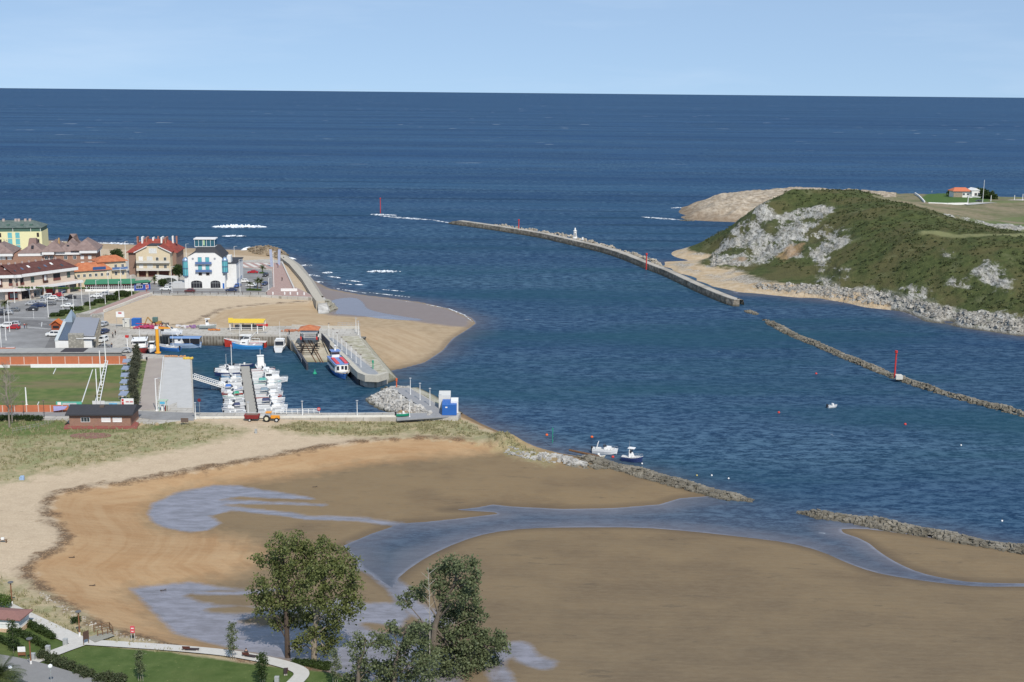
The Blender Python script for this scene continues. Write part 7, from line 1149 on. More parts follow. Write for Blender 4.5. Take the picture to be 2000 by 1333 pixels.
def quadmesh(name, V, mat, par):
    n = len(V)//4; me = bpy.data.meshes.new(name); me.vertices.add(len(V)); me.vertices.foreach_set('co', V.astype(np.float32).reshape(-1)); me.loops.add(len(V)); me.loops.foreach_set('vertex_index', np.arange(len(V), dtype=np.int32)); me.polygons.add(n); me.polygons.foreach_set('loop_start', np.arange(0, len(V), 4, dtype=np.int32)); me.update(calc_edges=True)
    me.materials.append(mat); o = bpy.data.objects.new(name, me); COL.objects.link(o); o.parent = par; return o
def crown_pts(c, r, nt, nl, rng, tr=.42, sq=(1,1,.8)):
    u = rng.normal(size=(nt, 3)); u /= np.linalg.norm(u, axis=1, keepdims=True); u *= (rng.uniform(.25, 1.0, (nt, 1))**.5)*r; u *= np.array(sq); t = np.repeat(u, nl, 0)+rng.normal(size=(nt*nl, 3))*tr*np.array([1,1,.8]); return t+np.array(c)
def limb(m, pts, r0, r1, n=6):
    for i in range(len(pts)-1): a = r0+(r1-r0)*i/(len(pts)-1); b = r0+(r1-r0)*(i+1)/(len(pts)-1); m.tube(pts[i], pts[i+1], a, b, n)
def big_tree(base, clumps, lab, mat, bark, r0=.42, seed=1, nt=20, nl=46, leaf=.33, group=None, forks=None, name='eucalyptus_tree', base3=None, spread=2.2):
    rng = np.random.default_rng(seed); B = Vector(base3 or ON(*base)); b = thing(name, lab, 'tree', B, 0, group); V = []; cs = []
    for px, py, rp in clumps:
        D = B.y+rng.uniform(-spread, spread); c = Vector(PD(px, py, D)); s = F/math.hypot(D, H-c.z); r = rp/s; cs.append((c-B, r)); k = max(6, int(nt*.9*(r/2.0)**1.5)); V.append(crown_pts(c-B, r*1.04, k, nl, rng, .15*r+.15, (1,1,.8)))
    V = np.concatenate(V); quadmesh('crown', leaves(V, None, leaf, rng), mat, b)
    top = max(c.z for c, r in cs); cen = sum((c for c, r in cs), Vector())/len(cs); m = MB(); spine = [Vector((0,0,-.4)), Vector((cen.x*.10, cen.y*.1, top*.28)), Vector((cen.x*.35, cen.y*.3, top*.5)), Vector((cen.x*.8, cen.y*.6, top*.72)), Vector((cen.x, cen.y, top*.93))]
    limb(m, spine, r0, r0*.22, 8); m.build('trunk', bark, b); m = MB()
    for c, r in cs:
        k = min(range(1, 5), key=lambda i: (spine[i]-c*.75).length+abs(spine[i].z-c.z*.72)*.8); a = spine[k].lerp(spine[k-1], rng.uniform(0, .9)); mid = a.lerp(c, .5)+Vector((rng.uniform(-.4,.4), rng.uniform(-.4,.4), .5)); limb(m, [a, mid, c], r0*.24, .04, 5)
        for _ in range(2): e = c+Vector(rng.normal(size=3))*r*.4; limb(m, [mid.lerp(c, .6), e], .06, .02, 4)
    m.build('limb', bark, b); return b
big_tree((562,1283), [(545,1062,26),(582,1056,24),(520,1092,22),(560,1100,30),(535,1135,30),(505,1160,24),(560,1165,34),(590,1125,30),(525,1188,24),(575,1205,28),(545,1215,20),(600,1090,22)], 'tall eucalyptus with a dark single trunk at the lawn edge, left of the pair', EUC, BARKD, .42, 3, 21, 44)
big_tree((613,1293), [(625,1068,22),(648,1082,26),(610,1110,24),(676,1108,26),(640,1125,32),(690,1138,18),(612,1155,32),(655,1165,36),(690,1180,22),(625,1200,34),(668,1208,26),(645,1240,24),(600,1235,20),(585,1262,16),(632,1265,16)], 'broad eucalyptus with pale twin trunks right beside the dark trunked one', EUC, BARK, .46, 4, 21, 44)
b3 = PD(845,1372,160); b3 = (b3[0], b3[1], 3.4)
big_tree(None, [(885,1098,24),(912,1106,22),(860,1118,20),(930,1130,20),(895,1140,26),(845,1140,18),(870,1168,20),(925,1165,18),(810,1160,20),(790,1172,14),(905,1190,26),(880,1225,30),(920,1225,24),(935,1200,14),(860,1255,28),(915,1262,30),(950,1262,24),(975,1250,20),(985,1268,14),(895,1295,34),(935,1300,22),(850,1310,30),(900,1335,36),(900,1165,20),(865,1195,20),(850,1230,20),(830,1270,22),(900,1245,24),(880,1275,26),(925,1320,22),(960,1285,18),(940,1240,18)], 'tallest eucalyptus in the foreground with a thin white leaning limb', EUC2, M('grey_bark', (.16,.13,.10), .9, .3, 1.5), .5, 5, 21, 46, base3=b3)
b3 = PD(770,1400,150); b3 = (b3[0], b3[1], 3.4); big_tree(None, [(800,1235,20),(770,1225,14),(825,1225,16),(755,1262,20),(790,1280,24),(830,1275,24),(745,1300,20),(800,1255,20),(815,1250,18),(775,1300,24),(835,1300,24),(780,1320,28),(820,1325,28),(760,1340,24)], 'lower spreading eucalyptus in front of the tallest one at the bottom edge', EUC2, M('grey_bark', (.16,.13,.10)), .35, 6, 18, 40, base3=b3)
b3 = PD(700,1395,150); b3 = (b3[0], b3[1], 3.4); big_tree(None, [(712,1245,20),(740,1250,16),(690,1262,18),(700,1290,22),(725,1308,24),(690,1325,24),(745,1335,20)], 'small grey green eucalyptus at the bottom edge between the two groups', EUC2, M('grey_bark', (.16,.13,.10)), .3, 7, 16, 36, base3=b3)
q = ON(872,1368); b = thing('bare_limb_tree', 'slender dead white trunk rising bare through the tallest eucalyptus', 'tree', PD(839,1330,157)[:2]+(3.3,)); zt = PD(838,1108,157)[2]-3.3; m = MB(); limb(m, [Vector((0,0,0)), Vector((.1,0,zt*.4)), Vector((0,0,zt*.75)), Vector((-.15,0,zt))], .085, .03, 6); m.build('trunk', M('white_bark', (.36,.33,.28), .8, .2), b); m = MB()
for i in range(9): h = zt*(.45+.06*i); s = (-1)**i; limb(m, [Vector((0,0,h)), Vector((s*(.7+.05*i), .2, h+.9))], .04, .012, 4)
m.build('branch', M('white_bark', (.36,.33,.28)), b)
def sapling(px, py, ytop, w, lab, mat=EUC2, dens=1.0, seed=1, stakes=True):
    rng = np.random.default_rng(seed); B = ON(px, py); s = sc_at(px, py, B[2]); h = (py-ytop)/s; b = thing('sapling', lab, 'young tree', B, 0); V = []
    for i in range(7): z = h*(.30+.66*i/6); r = w/s*.5*(1-.55*abs(i/6-.35)); V.append(crown_pts((rng.uniform(-.15,.15), rng.uniform(-.15,.15), z), r, int(7*dens), 26, rng, .16))
    quadmesh('crown', leaves(np.concatenate(V), None, .17, rng), mat, b); m = MB(); limb(m, [Vector((0,0,0)), Vector((.03,0,h*.5)), Vector((0,0,h*.95))], .05, .015, 6); m.build('trunk', BARK, b)
    if stakes:
        for x in (-.3, .3): m = MB(); m.tube((x,0,0), (x,0,1.3), .03, n=5); m.build('stake', M('pale_stake', (.4,.36,.3), .9, .1), b)
    return b
sapling(275,1331,1268,20,'staked sapling on the lawn between the path fork and the benches',seed=1); sapling(455,1289,1214,22,'taller thin sapling beside the waterside path, right of the first bench',seed=2,dens=1.1); sapling(513,1336,1278,26,'bushy sapling in front of the second bench',BUSH,1.8,3); sapling(655,1340,1268,22,'sapling at the bottom edge right of the curved path',seed=4)
sapling(27,1275,1212,24,'small tree with pale blossom beside the white park building',BUSH,1.0,5,False)
def shrub(B, rx, ry, h, lab, mat=BUSH, name='bush', cat='bush', seed=0, rz=0, grp=None, n=26, leaf=.16):
    rng = np.random.default_rng(seed); b = thing(name, lab, cat, B, rz, grp); k = max(10, int(n*rx*ry*2)); u = rng.uniform(-1, 1, (k*3, 2)); u = u[(u**2).sum(1) < 1][:k] if abs(rx-ry) < 1 else u[:k]
    z = h*(.55+.4*rng.uniform(size=len(u)))*(1-.4*(u**2).sum(1)/2); C = np.stack([u[:, 0]*rx, u[:, 1]*ry, z], 1); L_ = np.repeat(C, 22, 0)+rng.normal(size=(len(C)*22, 3))*np.array([.16,.16,.16]); L2 = np.stack([rng.uniform(-rx, rx, k*14), rng.uniform(-ry, ry, k*14), rng.uniform(0, h*.8, k*14)], 1)
    quadmesh('foliage', leaves(np.concatenate([L_, L2]), None, leaf, rng, 0, .6), mat, b); return b
def hedge(a, c, wd, h, lab, seed, mat=BUSH):
    A = Vector(ON(*a)); C = Vector(ON(*c)); L = (C-A).length; return shrub(tuple((A+C)/2), L/2, wd/2, h, lab, mat, 'hedge', 'hedge', seed, math.atan2(C.y-A.y, C.x-A.x), n=34)
hedge((45,1217),(106,1250),.8,.95,'clipped hedge nearest the upper path beside the white building',1); hedge((20,1232),(92,1268),.8,.9,'middle clipped hedge crossing the lower left lawn',2); hedge((-10,1248),(42,1272),.8,.9,'lowest clipped hedge at the left edge',3)
for i, (a, y, r) in enumerate([(85,1286,.75),(100,1294,.8),(117,1301,.85),(135,1308,.8),(158,1318,.8),(172,1325,.8),(198,1333,.9),(214,1328,.5),(232,1335,.9)]): shrub(ON(a, y), r, r, 1.1, 'rounded shrub edging the lower lawn, %s from the path' % ORD[i], leafmat('flowering_shrub', (.03,.05,.015), (.06,.08,.03), (.22,.2,.14)) if 'flowering_shrub' not in bpy.data.materials else bpy.data.materials['flowering_shrub'], seed=20+i, grp='row of rounded shrubs', n=30)
shrub(ON(149,1217), .6, .6, 1.0, 'single green bush on the sandy slope behind the brown lamp post', seed=40); shrub(ON(3,1193), 1.3, 1.0, 2.6, 'leafy bush cut off by the left edge above the white building', leafmat('bright_leaves', (.05,.09,.02), (.10,.15,.03)), seed=41)
hedge((-40,822),(84,821.5),1.2,1.3,'dark hedge along the road below the bare tree',42); hedge((570,1292),(645,1305),2.0,.35,'low ivy spreading round the feet of the eucalyptus pair',43)
# conifers between field and boardwalk
CP = []
for k in range(3):
    rng = np.random.default_rng(60+k); b = thing('dark_tree', 'x', 'tree', (0,0,0), 0); V = []
    for i in range(11): z = .6+i*.42; r = 1.5*(1-.75*i/11)+rng.uniform(-.3,.3); V.append(crown_pts((rng.uniform(-.4,.4), rng.uniform(-.4,.4), z), r, 9, 20, rng, .2, (1,1,.5)))
    quadmesh('crown', leaves(np.concatenate(V), None, .30, rng, .1, .35), CONI, b); m = MB(); limb(m, [Vector((0,0,-.2)), Vector((.1,0,2.5)), Vector((0,0,5))], .16, .03, 6); m.build('trunk', BARKD, b); CP.append(b)
CT = [(267,702),(269,708),(265,715),(267,722),(262,731),(264,740),(260,750),(261,760),(257,770),(263,780),(266,791)]
for i, (a, y) in enumerate(CT):
    l = 'dark ragged conifer between the field and the boardwalk, %s from the harbour' % ORD[i]; k = i % 3
    if i < 3: o = CP[k]; o.location = P(a, y, Q); o['label'] = l; o['group'] = 'row of dark conifers beside the boardwalk'
    else: o = dup(CP[k], P(a, y, Q), i*1.3, l, 'row of dark conifers beside the boardwalk', random.uniform(.7, .95))
for o in CP: o.scale = (.85,.85,.9)
# palms
def palm(B, h, fl, nf, lab, seed, lt=.16, lw=.1, grp=None):
    rng = np.random.default_rng(seed); b = thing('palm_tree', lab, 'palm', B, 0, grp); m = MB(); prof = [(lt*1.3,-.2),(lt*1.1,.3)]+[(lt*(1+.08*(i % 2)), h*i/10) for i in range(1, 10)]+[(lt*1.4,h*.97),(lt*.9,h+.1)]; m.lathe(prof, n=9); m.build('trunk', M('palm_bark', (.13,.09,.06), .95, .3, 2), b); V = []
    for i in range(nf):
        az = 2*math.pi*i/nf+rng.uniform(-.2,.2); el = rng.uniform(-.1, 1.25); L = fl*rng.uniform(.8, 1.1); p = np.array([0,0,h+.05]); d = np.array([math.cos(az)*math.cos(el), math.sin(az)*math.cos(el), math.sin(el)]); sd = np.array([-math.sin(az), math.cos(az), 0]); ns = 9
        for k in range(ns):
            q = p+d*L/ns; d = d+np.array([0,0,-.13]); d /= np.linalg.norm(d); ll = fl*.24*math.sin(math.pi*(k+1)/(ns+1))+.06
            for s in (-1, 1):
                for f in (0, .34, .67): c = p+(q-p)*f; e = c+sd*s*ll+d*ll*.5-np.array([0,0,ll*.35]); V += [c, c+d*lw*.6, e+d*lw*.2, e]
            V += [p-sd*.025, p+sd*.025, q+sd*.02, q-sd*.02]; p = q
    quadmesh('fronds', np.array(V), PALM, b); return b
palm(P(10,607,Q), 2.6, 2.3, 24, 'palm on the square at the left edge of the street', 1); palm(P(513,533.5,Q), 2.0, 1.9, 20, 'single palm on a grass patch beside the red car', 2); palm(P(488.5,566,Q), 2.3, 1.8, 20, 'leftmost of the three palms behind the deck railing', 3); palm(P(503,564,Q), 3.0, 1.9, 20, 'middle and tallest of the three palms behind the deck railing', 4); palm(P(510,564,Q), 2.7, 1.8, 20, 'rightmost of the three palms behind the deck railing', 5)
palm(P(302,556,Q), 2.2, 1.7, 20, 'small palm between the blue bar and the garden wall', 7); b3 = P(3,1352,3.3); palm((b3[0], b3[1], 3.3), 2.4, 3.4, 40, 'large palm cut off at the bottom left corner', 6, .32, .13)
shrub(P(496,568,Q), 2.8, .8, .6, 'strip of low greenery at the feet of the three palms', leafmat('bright_groundcover', (.05,.10,.02), (.09,.15,.03)), seed=50); shrub(P(513,534.5,Q), 1.4, .8, .3, 'small grass patch round the single palm', bpy.data.materials['bright_groundcover'], seed=51)
for i, (a, y, r, h, l) in enumerate([(112,618,2.2,1.0,'left end of the green verge'),(128,613,2.0,1.2,'second clump along the green verge'),(150,607,2.0,1.3,'behind the glass pyramid'),(176,597,1.8,1.2,'middle of the green verge'),(196,592,2.2,1.4,'beside the white car on the verge'),(217,587,2.2,1.9,'round and dark under the restaurant railing'),(238,580,2.6,2.3,'largest, near the blue bar'),(252,576,1.5,1.0,'last before the promenade')]): shrub(P(a, y, Q), r, r*.7, h, 'bush on the green verge, '+l, seed=70+i, grp='bushes on the green verge', n=14, leaf=.28)
def roundtree(B, r, h, lab, seed, mat=BUSH, name='tree', leaf=.4, n=9):
    rng = np.random.default_rng(seed); b = thing(name, lab, 'tree', B, 0); V = [crown_pts((rng.uniform(-r,r)*.55, rng.uniform(-r,r)*.55, h*rng.uniform(.4,.85)), r*.55, 12, 26, rng, .35) for _ in range(n)]; quadmesh('crown', leaves(np.concatenate(V), None, leaf, rng), mat, b); m = MB(); limb(m, [Vector((0,0,-.2)), Vector((0,0,h*.6))], .2, .08, 6); m.build('trunk', BARKD, b); return b
roundtree(P(232,508,Q), 3.6, 5.6, 'broad green tree on the left of the gabled house', 80); roundtree(P(350,552,Q), 2.6, 7.5, 'dark tree squeezed between the gabled house and the hotel', 81); roundtree(P(192,520,Q), 2.4, 4.5, 'green tree behind the corner of the brick apartments', 82); roundtree(P(207,512,Q), 2.0, 2.6, 'low green bush near the beach behind the small terracotta roof', 83); roundtree(P(316,560,Q), 1.4, 2.6, 'small shrub beside the garden wall', 84)
def bare_tree(B, h, lab, seed, r=.22, nb=26, lvl=3, mat=None):
    rng = random.Random(seed); b = thing('bare_tree', lab, 'tree', B, 0); m = MB(); lim = MB(); top = Vector((rng.uniform(-.4,.4), 0, h)); pts = [Vector((0,0,-.3)), Vector((.1,0,h*.3)), Vector((-.1,.1,h*.6)), top]; limb(m, pts, r, r*.15, 7); m.build('trunk', mat or TWIG, b)
    def grow(p, d, L, rr, k):
        e = p+d*L; lim.tube(p, e, rr, rr*.5, 4)
        if k:
            for _ in range(4 if k > 1 else 5): d2 = (d+Vector((rng.uniform(-.7,.7), rng.uniform(-.7,.7), rng.uniform(-.1,.6)))).normalized(); grow(p.lerp(e, rng.uniform(.35, 1)), d2, L*rng.uniform(.5,.75), rr*.5, k-1)
    for i in range(nb): f = rng.uniform(.25, .97); p = Vector((0,0,h*f)); a = rng.uniform(0, 6.28); grow(p, Vector((math.cos(a), math.sin(a), rng.uniform(.5, 1.1))).normalized(), h*.20*(1.15-f*.7), r*.24, lvl-1)
    lim.build('branch', mat or TWIG, b); return b
bare_tree(ON(18.5,835), 14.5, 'tall leafless tree with a pale trunk at the left edge, the larger of two', 1, .24, 26); bare_tree(ON(24,826), 12.0, 'second slimmer leafless tree right behind the pale trunked one', 2, .17, 18); bare_tree(P(14,530,Q), 13.5, 'leafless tree in front of the yellow apartments', 3, .2, 16)
# dune grass and headland cover
def tufts():
    rng = np.random.default_rng(9); V = []; S = []
    for pg, n in ((DUNE1, 3600), (DUNE2, 900), (DUNE3, 2000)):
        lo, hi = pg.min(0), pg.max(0); lo[0] = max(lo[0], -190); q = rng.uniform(lo, hi, (n*4, 2)); d = sdf(q[:, 0], q[:, 1], pg); dens = fbm(q[:, 0], q[:, 1], 9, 3, 77)+.5; q = q[(d > .5) & (dens > .42+rng.uniform(-.15, .15, len(q)))][:n]; z = t_height(q[:, 0], q[:, 1])[0]; S.append(np.column_stack([q, z]))
    S = np.concatenate(S); S = S[S[:, 2] > 1.2]; C = np.repeat(S, 7, 0)+rng.normal(size=(len(S)*7, 3))*np.array([.22,.22,.02]); n = len(C); h = rng.uniform(.18, .55, (n, 1)); w_ = rng.normal(size=(n, 3))*.06; w_[:, 2] = 0; t_ = C+np.column_stack([rng.normal(size=(n, 2))*.12, h]); V = np.stack([C-w_, C+w_, t_+w_*.3, t_-w_*.3], 1).reshape(-1, 3)
    o = quadmesh('dune_grass', V, leafmat('marram_grass', (.24,.225,.11), (.34,.31,.17), (.42,.37,.24)), None); tag(o, kind='stuff')
tufts()
def scrub():
    rng = np.random.default_rng(12); C = HVEG; n = len(C); k = 22; r = rng.uniform(.25, .7, n)*rng.choice([.6,.8,1,1.9], n); u = rng.normal(size=(n*k, 3)); u /= np.linalg.norm(u, axis=1, keepdims=True); u[:, 2] = np.abs(u[:, 2])*.75; P_ = np.repeat(C, k, 0)+u*np.repeat(r, k)[:, None]*rng.uniform(.7, 1.1, (n*k, 1)); o = quadmesh('hillside_scrub', leaves(P_, None, .42, rng, -.2, .6), leafmat('gorse_and_heath', (.055,.070,.025), (.100,.115,.042), (.16,.165,.078), .12), None); tag(o, kind='stuff')
    random.seed(77); m = MB(); m2 = MB()
    for x, y, z in HROC: rock_into(m, (x, y, z+.1), random.choice([.4,.5,.7,.9,1.2]), .8)
    tag(m.build('rock_outcrops', stonemat('limestone', (.20,.19,.165), (.50,.47,.42), (.08,.07,.05), .5)), kind='stuff')
scrub()
for i, (a, y, r, h, l) in enumerate([(1912,384,6,4.5,'dark tree clump right of the villa'),(1922,386,6,4.0,'dark tree clump between the villa and the slope'),(1932,389,6,3.2,'lower dark tree clump falling away right of the villa'),(1862,382,4,2.5,'dark bush at the left wall of the villa'),(1842,376,4,1.6,'low dark hedge clump on the skyline left of the villa'),(1825,377,4,1.6,'low dark hedge clump near the left skyline post')]):
    q = HHIT(a, y); roundtree((q[0], q[1], q[2]-.3), r, h, l, 90+i, leaf=.9, n=12)
def hwall(pts, lab, h=.9, th=.6, mat=None, name='field_wall', cat='wall'):
    Ps = [Vector(HHIT(a, b)) for a, b in pts]; b = thing(name, lab, cat, Ps[0]); m = MB()
    for i in range(len(Ps)-1):
        p, q = Ps[i]-Ps[0], Ps[i+1]-Ps[0]; d = (q-p); n = Vector((-d.y, d.x, 0)).normalized()*th/2
        m.add([tuple(p-n-Vector((0,0,1))), tuple(p+n-Vector((0,0,1))), tuple(q+n-Vector((0,0,1))), tuple(q-n-Vector((0,0,1))), tuple(p-n+Vector((0,0,h))), tuple(p+n+Vector((0,0,h))), tuple(q+n+Vector((0,0,h))), tuple(q-n+Vector((0,0,h)))], [(0,3,2,1),(4,5,6,7),(0,1,5,4),(1,2,6,5),(2,3,7,6),(3,0,4,7)])
    m.build('wall', mat or WREN, b); return b
hwall([(1813,399),(1850,400),(1890,399.5)], 'long white wall along the front of the headland field', 1.0, .8); hwall([(1787,379),(1795,385),(1802,392),(1806,397)], 'white wall dropping down the left side of the headland field', 1.0, .6); hwall([(1860,383),(1890,385),(1935,388)], 'white wall between the villa garden and the field', .7, .6)
rd = [HHIT(a, b) for a, b in [(1885,400),(1920,397.5),(1950,395),(1980,392.5),(2010,391.5),(2080,392)]]; m = MB()
for i in range(len(rd)-1): a, c = rd[i], rd[i+1]; m.quad((a[0],a[1]-4,a[2]+.1),(c[0],c[1]-4,c[2]+.1),(c[0],c[1]+5,c[2]+.25),(a[0],a[1]+5,a[2]+.25))
tag(m.build('headland_road', M('pale_road', (.42,.41,.39), .9, .1)), kind='structure')
for i, (a, y, t_, l) in enumerate([(1890,399,385,'white post left of the black car on the headland road'),(1919,397,358,'tall pole rising behind the black car on the headland road'),(1935,395,384,'white post right of the black car on the headland road'),(1981,392,383,'white post halfway to the right edge on the headland'),(1997,392,381,'white post at the right edge on the headland'),(1820,378,359,'thin pole on the skyline left of the villa')]): q = HHIT(a, y); b = post(a, y, t_, l, 'posts on the headland', .14 if i in (1,5) else .22, 'none', name='headland_post', cat='post', loc=q); 
# ================================================================== PARK
def ribbon(name, pts, wd, mat, dz=.07, n=1):
    Ps = [Vector(ON(a, b)) for a, b in pts]; q = chaikin([(p.x, p.y) for p in Ps], 2, False); m = MB(); L = []; Rr = []; wd = wd if isinstance(wd, tuple) else (wd, wd)
    out = [q[0]]
    for i in range(len(q)-1):
        k = max(1, int(np.hypot(*(q[i+1]-q[i]))/1.2)); out += [q[i]+(q[i+1]-q[i])*j/k for j in range(1, k+1)]
    q = np.array(out)
    for i in range(len(q)):
        d = q[min(i+1, len(q)-1)]-q[max(i-1, 0)]; d = d/np.hypot(*d); f = i/(len(q)-1); nn = np.array([-d[1], d[0]])*(wd[0]+(wd[1]-wd[0])*f)/2; a = q[i]+nn; b = q[i]-nn; z = max(tz(*q[i]), tz(*a), tz(*b))+dz; L.append((a[0], a[1], z)); Rr.append((b[0], b[1], z))
    for i in range(len(q)-1): m.quad(L[i], Rr[i], Rr[i+1], L[i+1])
    return tag(m.build(name, mat), kind='structure')
PV = M('pale_path_concrete', (.50,.48,.44), .9, .1, 1.2)
ribbon('path', [(-40,1166),(0,1184),(50,1208),(100,1231),(140,1250),(160,1256)], (3.0,2.6), PV, .16); ribbon('path', [(158,1256.5),(250,1262),(340,1268),(440,1277),(500,1287),(545,1297),(580,1308),(592,1318),(580,1332),(560,1350),(540,1380)], (1.7,2.3), PV, .20); ribbon('path', [(162,1257),(120,1272),(75,1290),(30,1306)], (2.2,2.0), PV, .18)
ribbon('park_road', [(-80,1290),(20,1306),(95,1328),(170,1352),(260,1385)], 5.5, M('smooth_asphalt', (.22,.215,.21), .9, .1), .14); ribbon('boarded_ramp', [(178,1254),(200,1247),(216,1241)], 2.2, M('grey_boards', (.27,.26,.22), .9, .2, 3), .3)
for i in range(5): ribbon('road_marking', [(38+i*17,1313+i*4.6),(46+i*17,1315+i*4.6)], .2, t0, .19)
def plamp(px, py, yt, lab):
    B = ON(px, py); h = (py-yt)/sc_at(px, py, B[2]); b = thing('park_lamp', lab, 'lamp post', B, 0, 'brown timber lamps of the park'); m = MB(); m.tube((0,0,.7), (0,0,h), .1, n=8); m.build('pole', M('red_brown_timber', (.23,.10,.05), .7, .2), b); m = MB(); m.tube((0,0,-.1), (0,0,.85), .14, n=8); m.build('base', WREN, b); m = MB(); m.tube((-.2,0,.9), (-.42,-.1,1.7), .05, n=5); m.build('bracket', DARK, b); m = MB(); m.lathe([(.08,0),(.42,.05),(.42,.13),(.1,.2)], (0,0,h), 12); m.build('lamp_head', M('grey_lamp_head', (.12,.12,.12), .5, .1), b)
plamp(24,1185,1137,'brown timber lamp post at the top of the park path'); plamp(156,1246,1194,'brown timber lamp post above the fork of the paths'); plamp(61,1302,1247,'brown timber lamp post beside the lower path near the white sign')
B = ON(101,1345); b = thing('globe_lamp', 'street lamp with a white globe at the bottom edge', 'lamp post', B); s = sc_at(101,1345,3.2); m = MB(); m.tube((0,0,0), (0,0,2.9), .06, n=8); m.build('pole', STEEL, b); m = MB(); m.ball((0,0,3.12), .3, 14, 10); m.build('globe', M('opal_glass', (.75,.75,.73), .4, 0), b)
B = ON(22,1345); b = thing('globe_lamp', 'street lamp with a white globe under the big corner palm', 'lamp post', B); m = MB(); m.tube((0,0,0), (0,0,2.6), .06, n=8); m.build('pole', STEEL, b); m = MB(); m.ball((0,0,2.8), .36, 14, 10); m.build('globe', M('opal_glass', (.75,.75,.73)), b)
sign(169, 1261, 3.2, 12, 1232, 1248, M('brown_panel', (.10,.06,.045), .8, .2), 'dark brown notice board at the fork of the park paths', WOOD, .9, 'notice_board', loc=ON(169,1261)); b, w_, za, zb, s = sign(43, 1284, 3.2, 14, 1263, 1273, WREN, 'white notice board on red brown legs between the lower hedges', WOOD, .1, 'notice_board', loc=ON(43,1284)); part('lower_panel', b, M('red_brown_timber', (.23,.10,.05)), (-w_/2, w_/2, -.03, .03, za-.5, za-.1))
b, w_, za, zb, s = sign(260, 1253, 3.2, 8, 1222, 1236, M('pinkish_red_sign', (.60,.09,.11), .6, .1), 'red warning sign on a thin white post at the beach edge', WREN, 0, 'warning_sign', r=.03, loc=ON(260,1253)); part('white_print', b, WHITE, (-w_*.3, w_*.3, -.06, -.042, za+(zb-za)*.62, za+(zb-za)*.75), (-w_*.25, w_*.25, -.06, -.042, za+(zb-za)*.2, za+(zb-za)*.3))
for a, y, l in ((128,1261,'grey litter bin beside the fork of the park paths'),(541,1336,'grey litter bin at the bottom edge beside the curved path'),(94,1275,'short pale post at the end of the middle hedge'),(65,1290,'grey litter bin under the lower brown lamp')): o = MB().box(-.28,.28,-.25,.25,0,.95).box(-.3,.3,-.27,.27,.97,1.03).build('litter_bin', M('grey_bin', (.36,.37,.36), .7, .1)); o.location = ON(a, y); tag(o, l, 'litter bin' if 'bin' in l else 'post')
a = ON(191,1246); c = ON(221,1240); b = thing('ramp_railing', 'brown timber railing round the end of the boarded ramp', 'railing', a, face2(a, c)); L = math.hypot(c[0]-a[0], c[1]-a[1])
for f in (.55, 1.1): m = MB(); m.tube((0,0,f), (L,0,f), .05, n=5); m.tube((0,2.2,f), (L,2.0,f), .05, n=5); m.tube((L,0,f), (L,2.0,f), .05, n=5); m.build('rail', WOOD, b)
for x, y in ((0,0),(L*.33,0),(L*.66,0),(L,0),(0,2.2),(L*.5,2.1),(L,2.0)): part('post', b, WOOD, (x-.06,x+.06,y-.06,y+.06,-.1,1.15))
def bench(px, py, rz, lab, L=2.3):
    b = thing('park_bench', lab, 'bench', ON(px, py), rz, 'park benches'); DB = M('dark_bench_slats', (.05,.035,.035), .7, .2); part('seat', b, DB, (-L/2, L/2, -.25, .25, .38, .46)); part('leg', b, CONC, (-L/2+.1, -L/2+.35, -.22, .22, 0, .38)); part('leg', b, CONC, (L/2-.35, L/2-.1, -.22, .22, 0, .38)); m = MB(); m.add([(-L/2,-.22,.5),(-L*.02,-.22,.5),(-L*.02,-.34,.92),(-L/2,-.34,.92),(-L/2,-.17,.5),(-L*.02,-.17,.5),(-L*.02,-.29,.92),(-L/2,-.29,.92)], [(0,1,2,3),(7,6,5,4),(0,4,5,1),(1,5,6,2),(2,6,7,3),(3,7,4,0)]); m.build('backrest', M('maroon_backrest', (.13,.045,.035), .7, .2), b); return b
bench(373,1273,-.05,'dark bench with a half backrest beside the straight waterside path'); bb = bench(489,1286,-.28,'dark bench where a person sits facing the water'); bench(558,1316,1.75,'short dark bench at the inside of the path curve', 1.6)
q = ON(481,1284); person((q[0], q[1]+.05, q[2]), 0, ('dark_grey', (.06,.05,.05)), BLKc, HBR, 'person in dark clothes sitting on the second bench facing the water', True)
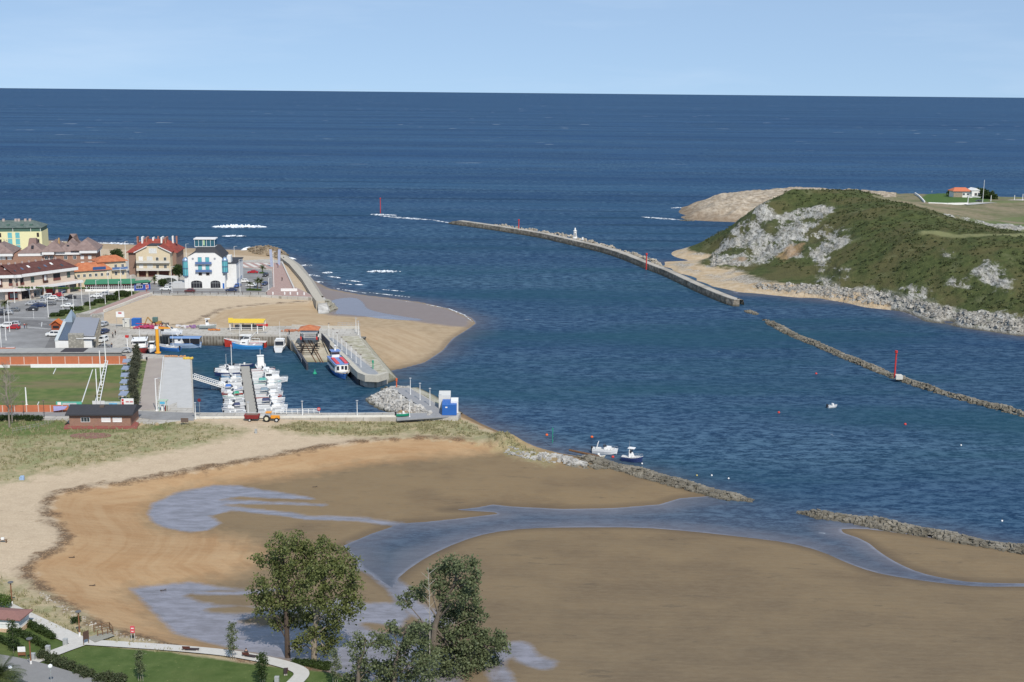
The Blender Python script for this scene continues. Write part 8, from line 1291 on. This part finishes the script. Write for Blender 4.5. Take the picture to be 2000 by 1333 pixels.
# small things on the sands
random.seed(12)
for i, (a, y, l) in enumerate([(140,1090,'brown driftwood piece on the orange sand below the wrack bend'),(180,1145,'thin driftwood stick on the orange sand above the lower pool'),(319,1154,'dark stick lying in the lower pool near its edge'),(615,952,'dark lump on the grey flat above the streams')]):
    q = ON(a, y); m = MB(); m.tube((-.5,0,.05), (.5,.1,.1), .09, .05, 6); m.tube((.1,0,.1), (.4,.35,.2), .04, n=5); o = m.build('driftwood', BARKD); o.location = q; tag(o, l, 'driftwood')
q = ON(43,938); m = MB(); m.cbox((0,0,.35), (.9,.5,.6)); m.cbox((.1,0,.75), (.7,.5,.25), .2); o = m.build('beach_bag', M('pale_blue_cloth', (.30,.42,.60), .8, .2)); o.location = q; tag(o, 'pale blue and white bundle left on the dry sand', 'bundle')
q = ON(500,847); o = MB().box(-.25,.25,-.2,.2,0,.9).box(-.3,.3,-.25,.25,.9,1.0).build('litter_bin', M('grey_bin', (.36,.37,.36))); o.location = q; tag(o, 'grey litter bin alone on the sand below the tractor', 'litter bin')
q = ON(4,1060); b = thing('beach_table', 'small bench with a white box on it at the left edge of the beach', 'bench', q); part('seat', b, WOOD, (-.9,.9,-.2,.2,.45,.52)); part('leg', b, WOOD, (-.8,-.7,-.15,.15,0,.45)); part('leg', b, WOOD, (.7,.8,-.15,.15,0,.45)); part('box', b, WHITE, (-.1,.4,-.15,.15,.52,.9))
q = P(177,852,3.15); m = MB(); m.lathe([(4.6,-.3),(4.6,.06),(4.4,.08)], n=36); q = ON(177,852); o = m.build('paved_disc', M('red_mosaic_disc', (.24,.13,.10), .9, .35, .9)); o.location = (q[0], q[1], q[2]+.08); o.scale = (1, .5, 1); tag(o, kind='structure')
for i, (a, y) in enumerate([(275,831),(306,831)]): q = ON(a, y); m = MB(); rock_into(m, (0,0,.2), .7 if i else .8); o = m.build('boulder', M('tan_boulder', (.42,.32,.20), .9, .15)); o.location = q; tag(o, ['tan boulder beside the clubhouse corner', 'tan boulder on the grass between clubhouse and notice board'][i], 'boulder')
ff = [ON(a, b) for a, b in [(25,846),(50,841),(75,836),(95,830),(108,824)]]; b = thing('post_fence', 'thin wire fence with grey posts left of the clubhouse', 'fence', ff[0])
for i in range(len(ff)-1):
    p, q = Vector(ff[i])-Vector(ff[0]), Vector(ff[i+1])-Vector(ff[0])
    for k in range(3): r_ = p.lerp(q, k/3); m = MB(); m.tube(r_, r_+Vector((0,0,1.1)), .05, n=5); m.build('post', M('grey_post', (.28,.26,.22), .9, .2), b)
    m = MB(); m.tube(p+Vector((0,0,1.0)), q+Vector((0,0,1.0)), .02, n=4); m.tube(p+Vector((0,0,.5)), q+Vector((0,0,.5)), .02, n=4); m.build('wire', STEEL, b)
